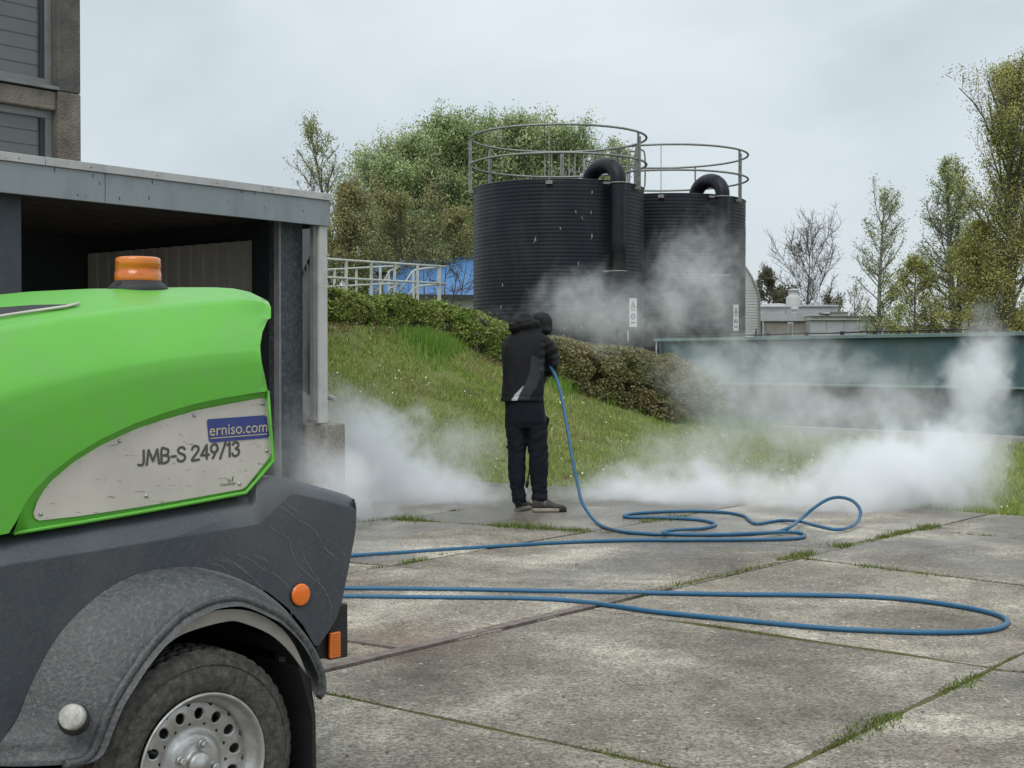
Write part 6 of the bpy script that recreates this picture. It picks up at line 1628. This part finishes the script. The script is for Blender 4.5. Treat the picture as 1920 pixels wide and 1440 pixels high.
def split(me, regions, base_name, base_mat, parent):
    bm0 = bmesh.new(); bm0.from_mesh(me); bm0.faces.ensure_lookup_table(); lab = []
    for f in bm0.faces:
        c = f.calc_center_median(); x, y = proj(c); l_ = 0
        if f.normal.y < 0.6:
            for i, (nm, poly, mt) in enumerate(regions):
                if in_poly(x, y, poly): l_ = i + 1; break
        lab.append(l_)
    root_ = None
    for i in range(len(regions) + 1):
        bm = bm0.copy(); bm.faces.ensure_lookup_table()
        bmesh.ops.delete(bm, geom=[f for f, l_ in zip(bm.faces, lab) if l_ != i], context='FACES')
        m_ = bpy.data.meshes.new(base_name if i == 0 else regions[i - 1][0]); bm.to_mesh(m_); bm.free()
        if i == 0: root_ = obj_from(base_name, m_, base_mat, parent, smooth=True)
        else: obj_from(regions[i - 1][0], m_, regions[i - 1][2], root_, smooth=True)
    bm0.free(); return root_
jk = split(jm, [('side_panel', pan, M['jacket_grey']), ('reflective_strip', refl, M['reflective']), ('sleeve_patch', cuff, M['jacket_grey'])], 'jacket', M['jacket'], person)
jk['label'] = 'black softshell jacket with gathered hood and charcoal side panel'
# hood worn on the head
mb = MB()
blob(mb, Q(1018, 605, .17), 19.5 * MPP, .112, 22 * MPP, tilt=-.05); blob(mb, Q(1022, 612, .17), 15.5 * MPP, .105, 17 * MPP); blob(mb, Q(1031, 619, .16), 6 * MPP, .10, 6.5 * MPP); blob(mb, Q(1026, 618, .14), 9 * MPP, .09, 9 * MPP); blob(mb, Q(1010, 598, .14), 13 * MPP, .10, 14 * MPP); blob(mb, Q(1008, 618, .12), 12 * MPP, .09, 12 * MPP)
hm = fuse(mb, 'hood', 0.010, 5); wrinkle(hm, lambda p: 0.004 * mnoise.noise(Vector((p.x * 18, p.y * 10, p.z * 14))) - 0.004 * math.exp(-((proj(p)[0] - 1027 + (proj(p)[1] - 600) * -.3) / 1.6) ** 2))
obj_from('hood', hm, M['hood'], person)['label'] = 'charcoal knitted hood pulled over the head'
# trousers
mb = MB()
loft_rings(mb, [(982, 35, 735, .125, 0), (983, 37, 755, .130, 0), (984.5, 37.5, 772, .132, 0), (985.5, 38.5, 790, .125, 0), (986, 38.5, 803, .10, 0)])
for leg in ([(967, 18, 780, .105), (966, 18.2, 806, .10), (968, 16.4, 822, .092), (968.5, 15.8, 836, .085), (969, 15.2, 852, .082), (969.5, 15.4, 875, .078), (969.5, 14.6, 897, .072), (970.7, 11.4, 918, .062), (972.5, 13.2, 928, .066), (973.5, 12, 938, .062), (974, 11, 944, .058)],
            [(1004, 19, 780, .105), (1005.5, 19.4, 806, .10), (1008, 17.2, 822, .095), (1008.4, 16.8, 836, .088), (1009.5, 17.2, 852, .086), (1010, 17, 875, .082), (1010, 15.2, 897, .074), (1011.5, 13, 918, .065), (1011.8, 13.6, 930, .066), (1011.5, 13, 936, .064), (1011.5, 12, 941, .06)]):
    loft_rings(mb, [(c, h * 1.07 + .4, y, dh, 0.01) for c, h, y, dh in leg], 22)
tm = fuse(mb, 'trousers', 0.0095, 2)
def tw(p):
    px_, py_ = proj(p); a = 0.005 * mnoise.noise(Vector((p.x * 12, p.y * 12, p.z * 9)))
    if 800 < py_ < 862: a += 0.008 * mnoise.noise(Vector((p.x * 14 + p.z * 9, p.y * 8, p.z * 26 - p.x * 12)))
    a += 0.004 * mnoise.noise(Vector((p.x * 25, p.y * 20, p.z * 18 + p.x * 14)))
    if py_ > 908: a += 0.011 * mnoise.noise(Vector((p.x * 13 + p.z * 8, p.y * 10, p.z * 34)))
    if abs(px_ - 985) < 1.6 and py_ < 806: a -= 0.006
    return a
wrinkle(tm, tw)
tro = obj_from('trousers', tm, M['trouser'], person)
for poly, mt, nm, dd in (([(1016, 768), (1021, 770), (1025, 785), (1022, 793), (1019, 785)], M['jacket_grey'], 'pocket_trim', -.06), ([(1023, 779), (1029, 783), (1030.5, 787), (1027, 800), (1024, 810), (1022.5, 798)], M['trouser'], 'holster_pocket', -.01),
                     ([(1020.5, 851), (1027, 858), (1027.5, 868), (1024.5, 875), (1020.5, 872)], M['jacket_grey'], 'knee_patch', -.045), ([(948, 838), (954, 833), (956, 843), (953, 843.5)], M['trouser'], 'pocket_flap', -.02), ([(1026, 873), (1028, 885), (1025, 902), (1020, 905), (1021, 880)], M['trouser'], 'knee_pocket', -.03)):
    mb = MB(); mb.prism([(Q(x, y).x, Q(x, y).z) for x, y in poly], DP + dd, DP + dd + 0.09, lambda a, b, d: (a, d, b)); mb.build(nm, mt, tro, bevel=0.006)
# shoes
def shoe(heel, dirv, L, name):
    d = Vector((dirv[0], dirv[1], 0)).normalized(); s_ = Vector((-d.y, d.x, 0)); h = Vector((heel.x, heel.y, 0))
    def sec(t, top_, zb, wsc=1.0, pw=2.2):
        w = float(np.interp(t, [0, .04, .12, .3, .5, .72, .88, .97, 1], [.015, .030, .037, .036, .038, .048, .042, .024, .006])) * wsc
        c = h + d * (t * L); row = []
        for k in range(20):
            a = 2 * math.pi * k / 20; ca_, sa_ = math.cos(a), math.sin(a)
            row.append(c + s_ * (w * math.copysign(abs(ca_) ** (2 / pw), ca_)) + Vector((0, 0, (zb + top_) / 2 + (top_ - zb) / 2 * math.copysign(abs(sa_) ** (2 / pw), sa_))))
        return row
    mb = MB(); rows_ = []
    for t in np.linspace(0.0, 1, 22):
        tp__ = float(np.interp(t, [0, .03, .1, .3, .40, .52, .65, .80, .92, 1], [.09, .12, .135, .135, .118, .092, .074, .066, .056, .034]))
        rows_.append(sec(t, tp__, 0.022))
    mb.grid(rows_, closed=True); n0 = len(mb.v) - 20; mb.f.append(tuple(range(n0, n0 + 20))); mb.sm.append(True); mb.f.append(tuple(range(0, 20))); mb.sm.append(True)
    up = mb.build('shoe', M['shoe'], person)
    mb = MB(); rows_ = [sec(t, 0.036, 0.0, 1.10, 5) for t in np.linspace(0, .76, 14)]; mb.grid(rows_, closed=True); mb.f.append(tuple(range(0, 20))); mb.sm.append(False); mb.f.append(tuple(range(260, 280))); mb.sm.append(False); mb.build('sole', M['sole'], up)
    mb = MB(); rows_ = [sec(t, float(np.interp(t, [.78, .9, 1.0], [.060, .060, .038])), 0.0, 1.12, 3.4) for t in np.linspace(.765, 1.0, 10)]; mb.grid(rows_, closed=True); mb.f.append(tuple(range(0, 20))); mb.sm.append(False); mb.f.append(tuple(range(180, 200))); mb.sm.append(True); mb.build('toe_cap', M['shoe_toe'], up)
    mb = MB(); rows_ = [sec(t, 0.010, -0.001, 1.12, 5) for t in np.linspace(0.0, .76, 8)]; mb.grid(rows_, closed=True); mb.build('outsole', M['shoe_toe'], up)
    mb = MB()
    for q in range(5):
        t = .36 + .065 * q; zt_ = float(np.interp(t, [.3, .40, .52, .65, .80], [.135, .118, .092, .074, .066])) + .004
        c = h + d * (t * L); mb.tube([c + s_ * -.022 + Vector((0, 0, zt_ - .010)), c + Vector((0, 0, zt_ + .003)), c + s_ * .022 + d * .012 + Vector((0, 0, zt_ - .010))], .0028, 5)
    c = h + d * (.33 * L) + Vector((0, 0, .135))
    mb.tube([c, c + d * .02 + Vector((0, -.01, .016)), c + d * .035 + Vector((0, -.01, .004)), c + d * .02 + Vector((0, -.012, -.01)), c], .0028, 5); mb.build('laces', M['shoe_toe'], up)
    if name:
        mb = MB(); c = h + d * (.36 * L) + s_ * -.0405 + Vector((0, 0, .078))
        mb.tube([c + d * .013 * math.cos(a) + Vector((0, 0, .015 * math.sin(a))) for a in np.linspace(0.5, 5.6, 14)], .0015, 4); mb.tube([c + d * -.006 + Vector((0, 0, .004)), c + d * .006 + Vector((0, 0, -.004))], .002, 4); mb.build('round_emblem', M['reflective'], up)
    return up
shoe(Vector((Q(998, 962).x, DP - 0.02, 0)), (1.0, 0.10), 0.302, True)
shoe(Vector((Q(970, 962).x, DP + 0.04, 0)), (0.34, 0.94), 0.295, False)
# lance held in both hands
GR = Q(1024, 692, .27); NOZ = P(987.5, 914, DP + .62)
lance = empty('spray_lance', GR, 'thin steel spray lance held low by the worker, its nozzle between the legs', 'spray lance')
M['lance'] = material('lance_steel', (0.16, 0.14, 0.10), 0.45, 0.4, col2=(0.10, 0.09, 0.07), nscale=20)
mb = MB(); gd = (NOZ - GR).normalized(); mb.tube([GR + gd * .12, NOZ - gd * .06], .008, 8); mb.tube([GR + gd * .10, GR + gd * .42], .017, 10); mb.build('lance_tube', M['lance'], lance)
mb = MB(); mb.tube([NOZ - gd * .07, NOZ - gd * .055, NOZ - gd * .01, NOZ], [.010, .015, .015, .010], 10); mb.build('nozzle', M['black'], lance)
mb = MB(); mb.tube([GR - gd * .02, GR + gd * .13], .022, 10); mb.tube([GR + gd * .0, GR + Vector((-.005, -.03, -.09))], .016, 8); mb.tube([GR + gd * .06 + Vector((0, -.02, -.01)), GR + Vector((.01, -.05, -.06))], .005, 6); mb.build('trigger_gun', M['black'], lance)
def hand(c, axis, up_, name_label):
    ax = Vector(axis).normalized(); u = Vector(up_).normalized(); w = ax.cross(u).normalized()
    mb = MB(); blob(mb, c + u * .028, .030, .040, .036)
    mb.tube([c + u * .03 - ax * .0, c + u * .05 + w * .01], [.032, .028], 10)
    for k, L in enumerate((.072, .080, .076, .060)):
        o_ = c + ax * (k - 1.5) * .021; r_ = .0095 if k < 3 else .008
        pts = [o_ + u * .03 + w * .026, o_ + u * .010 + w * .034, o_ - u * .018 + w * .024, o_ - u * .027 + w * .000, o_ - u * .018 - w * .018 * (L / .08)]
        mb.tube(smooth_curve(pts, 3), r_, 8)
    mb.tube(smooth_curve([c + ax * -.03 + u * .028 - w * .012, c + ax * -.042 + u * .006 - w * .028, c + ax * -.036 - u * .016 - w * .022], 3), .0105, 8)
    obj_from('hand', fuse(mb, 'hand', 0.0038, 2), M['glove'], person)['label'] = name_label
hand(GR + gd * .03, gd, (0.1, -0.9, 0.4), 'gloved right hand closed round the trigger gun')
hand(GR + gd * .32, gd, (-0.6, -0.2, 0.7), 'gloved left hand round the lance')
# water jet and spray where it hits the slab
M['water_jet'] = material('white_water_spray', (0.85, 0.88, 0.90), 0.5, transl=0.3)
HIT = G(984, 948); HIT = P(985, 944, NOZ.y + .12); HIT.z = 0.005
mb = MB(); mb.tube([NOZ, NOZ.lerp(HIT, .4), HIT], [.004, .011, .020], 8)
tag(mb.build('water_jet', M['water_jet']), 'white jet of hot water leaving the lance nozzle', 'water jet', kind='stuff')

# ================================================================== HOSE
M['hose'] = material('blue_hose_rubber', (0.016, 0.10, 0.205), 0.42, col2=(0.026, 0.12, 0.22), nscale=3, amount=0.9, bump=0.05, dirt=(0.08, 0.12, 0.14), dirt_scale=7, dirt_amt=0.45, spec=0.4)
HR = 0.0135
def gz(px, py, z=HR): return G(px, py, z)
hp = [GR + Vector((-.01, -.02, 0.0)), Q(1029, 686, .16), Q(1036, 694, .05), Q(1042, 708, -.05), Q(1050, 735, -.15), Q(1057, 775, -.28), Q(1063, 815, -.40), Q(1069, 855, -.50), Q(1078, 900, -.60), P(1090, 938, 11.6), P(1104, 963, 11.5)]
hp += [gz(1118, 979, .02), gz(1135, 989), gz(1165, 996.5), gz(1205, 1000), gz(1245, 1002), gz(1335, 1003), gz(1400, 1001.5), gz(1452, 998), gz(1480, 989, .05), P(1503, 972, 11.25), P(1528, 951, 11.3), P(1553, 936, 11.35), P(1577, 932.5, 11.4), P(1600, 940, 11.35), P(1613, 957, 11.3), P(1610, 974, 11.2), gz(1596, 987, .03), gz(1569, 993, .03), gz(1530, 985.5, .045), gz(1499, 977.5, .045), gz(1464, 976), gz(1440, 979), gz(1418, 982), gz(1405, 975), gz(1396, 967.5), gz(1367, 961.5), gz(1330, 959), gz(1297, 958), gz(1250, 959), gz(1205, 961.5), gz(1180, 964), gz(1170, 967.5), gz(1182, 970), gz(1238, 970.5), gz(1297, 973.5), gz(1330, 978), gz(1341, 984), gz(1318, 990.5), gz(1262, 994, .03), gz(1243, 998, .042), gz(1262, 1001.5, .045), gz(1340, 1002.5, .042), gz(1413, 1000, .042), gz(1475, 997.5, .02), gz(1503, 1000), gz(1508, 1005), gz(1491, 1009.5), gz(1413, 1012), gz(1300, 1012.5), gz(1180, 1013), gz(1080, 1016), gz(990, 1020.5), gz(840, 1030), gz(750, 1036), gz(660, 1042), gz(560, 1051), gz(430, 1062), gz(380, 1075), gz(400, 1090), gz(500, 1098), gz(570, 1100.5), gz(650, 1103), gz(820, 1104.5), gz(1000, 1108), gz(1180, 1111), gz(1237, 1112), gz(1380, 1114.5), gz(1500, 1115.5), gz(1610, 1118), gz(1700, 1124), gz(1780, 1134), gz(1840, 1145), gz(1878, 1156), gz(1889, 1167), gz(1872, 1178), gz(1830, 1184), gz(1750, 1186), gz(1650, 1183), gz(1540, 1177), gz(1400, 1164), gz(1237, 1148), gz(1150, 1136), gz(1100, 1129.5), gz(1050, 1125), gz(980, 1122), gz(900, 1121), gz(800, 1120), gz(650, 1118), gz(560, 1118), gz(470, 1130), gz(400, 1150)]
hp += [W0 + S_ * 0.1 + I_ * 0.9 + Vector((0, 0, .15)), W0 + S_ * 0.05 + I_ * 0.95 + Vector((0, 0, .42))]
mb = MB(); mb.tube(smooth_curve(hp, 6), HR, 10)
tag(mb.build('pressure_hose', M['hose']), 'long blue rubber hose looping over the concrete up to the worker', 'hose')

# falling droplets caught in the air
mb = MB(); rgd = random.Random(12); dl = [(1110, 357), (1080, 394), (1108, 395), (1092, 405), (1005, 443), (1002, 449), (1110, 438), (1085, 490), (942, 532), (1103, 508), (1131, 567), (1058, 615), (1090, 610), (940, 572), (1050, 425), (1140, 600), (1015, 610)]
for x, y in dl:
    c = P(x, y, rgd.uniform(18, 22)); L_ = rgd.uniform(.012, .04); mb.tube([c, c + Vector((rgd.uniform(-.012, .012), 0, -L_)), c + Vector((rgd.uniform(-.015, .015), 0, -2 * L_))], [.001, .0035, .001], 5)
tag(mb.build('falling_droplets', M['water_jet']), 'white water droplets falling in front of the tanks', 'droplets', kind='stuff')

# ================================================================== STEAM
def steam_mat(name, dens, thr=0.42, soft=0.3, fine=0.42, scale=1.3, edge=0.9, seed=0.0, power=1.6):
    m = bpy.data.materials.new(name); m.use_nodes = True; t = m.node_tree; t.nodes.clear(); L = t.links.new
    o = N(t, 'ShaderNodeOutputMaterial'); v = N(t, 'ShaderNodeVolumePrincipled'); L(v.outputs['Volume'], o.inputs['Volume'])
    v.inputs['Color'].default_value = (0.985, 0.992, 1.0, 1); v.inputs['Anisotropy'].default_value = 0.0
    geo = N(t, 'ShaderNodeNewGeometry'); tcn = N(t, 'ShaderNodeTexCoord')
    mp_ = N(t, 'ShaderNodeMapping'); mp_.inputs['Location'].default_value = (seed, seed * 2, 0); mp_.inputs['Rotation'].default_value = (0, 0.35, 0); L(geo.outputs['Position'], mp_.inputs['Vector'])
    n1_ = N(t, 'ShaderNodeTexNoise'); n1_.inputs['Scale'].default_value = scale; n1_.inputs['Detail'].default_value = 3; n1_.inputs['Roughness'].default_value = 0.5; n1_.inputs['Distortion'].default_value = 0.9
    n2_ = N(t, 'ShaderNodeTexNoise'); n2_.inputs['Scale'].default_value = scale * 3.6; n2_.inputs['Detail'].default_value = 5; n2_.inputs['Roughness'].default_value = 0.62; n2_.inputs['Distortion'].default_value = 1.2
    L(mp_.outputs['Vector'], n1_.inputs['Vector']); L(mp_.outputs['Vector'], n2_.inputs['Vector'])
    mxn = N(t, 'ShaderNodeMixRGB'); mxn.inputs['Fac'].default_value = fine; L(n1_.outputs['Fac'], mxn.inputs['Color1']); L(n2_.outputs['Fac'], mxn.inputs['Color2'])
    ln = N(t, 'ShaderNodeVectorMath', operation='LENGTH'); L(tcn.outputs['Object'], ln.inputs[0])
    fo = N(t, 'ShaderNodeMapRange', interpolation_type='SMOOTHSTEP'); fo.inputs['From Min'].default_value = 1.0; fo.inputs['From Max'].default_value = 1.0 - edge; L(ln.outputs['Value'], fo.inputs['Value'])
    mt = N(t, 'ShaderNodeMapRange'); mt.inputs['To Min'].default_value = thr + 0.26; mt.inputs['To Max'].default_value = thr - 0.08; L(fo.outputs['Result'], mt.inputs['Value'])
    sb = N(t, 'ShaderNodeMath', operation='SUBTRACT'); L(mxn.outputs['Color'], sb.inputs[0]); L(mt.outputs['Result'], sb.inputs[1])
    dv = N(t, 'ShaderNodeMapRange'); dv.inputs['From Min'].default_value = 0.0; dv.inputs['From Max'].default_value = soft; L(sb.outputs[0], dv.inputs['Value'])
    pw = N(t, 'ShaderNodeMath', operation='POWER'); L(dv.outputs['Result'], pw.inputs[0]); pw.inputs[1].default_value = power
    m2 = N(t, 'ShaderNodeMath', operation='MULTIPLY'); L(pw.outputs[0], m2.inputs[0]); m2.inputs[1].default_value = dens
    L(m2.outputs[0], v.inputs['Density'])
    return m
M['steam_dense'] = steam_mat('dense_steam', 6.3, 0.34, 0.30, 0.40, 1.25, seed=1.3)
M['steam_mid'] = steam_mat('drifting_steam', 1.3, 0.39, 0.30, 0.45, 1.1, seed=4.1)
M['steam_thin'] = steam_mat('thin_steam', 1.5, 0.40, 0.30, 0.45, 1.0, seed=7.7)
ICO = bpy.data.meshes.new('steam_cloud')
bm = bmesh.new(); bmesh.ops.create_icosphere(bm, subdivisions=3, radius=1.0); bm.to_mesh(ICO); bm.free()
def puff(px, py, d, rx, ry, rz, kind, label, zmin=None):
    me = ICO.copy(); me.materials.append(M[kind])
    o = bpy.data.objects.new('steam_cloud', me); p = P(px, py, d)
    o.location = p; o.scale = (rx, ry, rz); COL.objects.link(o); _w[o.name] = (p, False)
    tag(o, label, 'steam', 'steam clouds rising from the paving', 'stuff'); return o
puff(800, 935, 13.3, 1.5, 1.1, 0.60, 'steam_dense', 'thick white steam rolling along the ground left of the worker')
puff(705, 855, 13.3, 0.90, 0.8, 1.00, 'steam_dense', 'white steam billow rising beside the garage corner')
puff(575, 850, 11.0, 0.70, 0.5, 1.15, 'steam_mid', 'grey steam drifting in front of the garage column')
puff(640, 915, 11.7, 0.75, 0.6, 0.70, 'steam_dense', 'steam pooling round the concrete block at the garage corner')
puff(1210, 945, 13.6, 1.35, 1.0, 0.55, 'steam_dense', 'thick low steam on the paving right of the worker')
puff(1400, 935, 13.1, 1.4, 1.1, 0.72, 'steam_dense', 'thick steam bank behind the raised hose loop')
puff(1620, 925, 12.7, 1.4, 1.1, 0.85, 'steam_dense', 'thick steam bank right of the raised hose loop')
puff(1770, 890, 12.8, 0.95, 0.95, 1.05, 'steam_dense', 'dense steam heap at the far right of the paving')
puff(1840, 745, 13.4, 0.58, 0.6, 1.25, 'steam_dense', 'steam plume rising in a column in front of the container stiffener')
puff(1560, 790, 16.5, 3.3, 1.6, 1.35, 'steam_mid', 'veil of steam drifting over the lawn before the container')
puff(1250, 870, 16.0, 1.9, 1.2, 0.75, 'steam_mid', 'patchy steam over the lawn right of the worker')
puff(1310, 530, 22.0, 1.9, 1.2, 1.9, 'steam_thin', 'wispy steam high in front of the farther tank')
puff(1130, 590, 20.0, 2.4, 1.2, 1.15, 'steam_thin', 'thin steam drifting above the worker before the nearer tank')
puff(860, 830, 15.5, 1.2, 0.9, 0.55, 'steam_thin', 'faint steam haze over the foot of the grass bank left of the worker')
puff(612, 900, 10.8, 0.55, 0.4, 0.62, 'steam_dense', 'steam hiding the concrete block at the garage corner')
puff(1420, 700, 19.5, 3.0, 1.3, 1.1, 'steam_thin', 'faint steam drifting before the left half of the container')
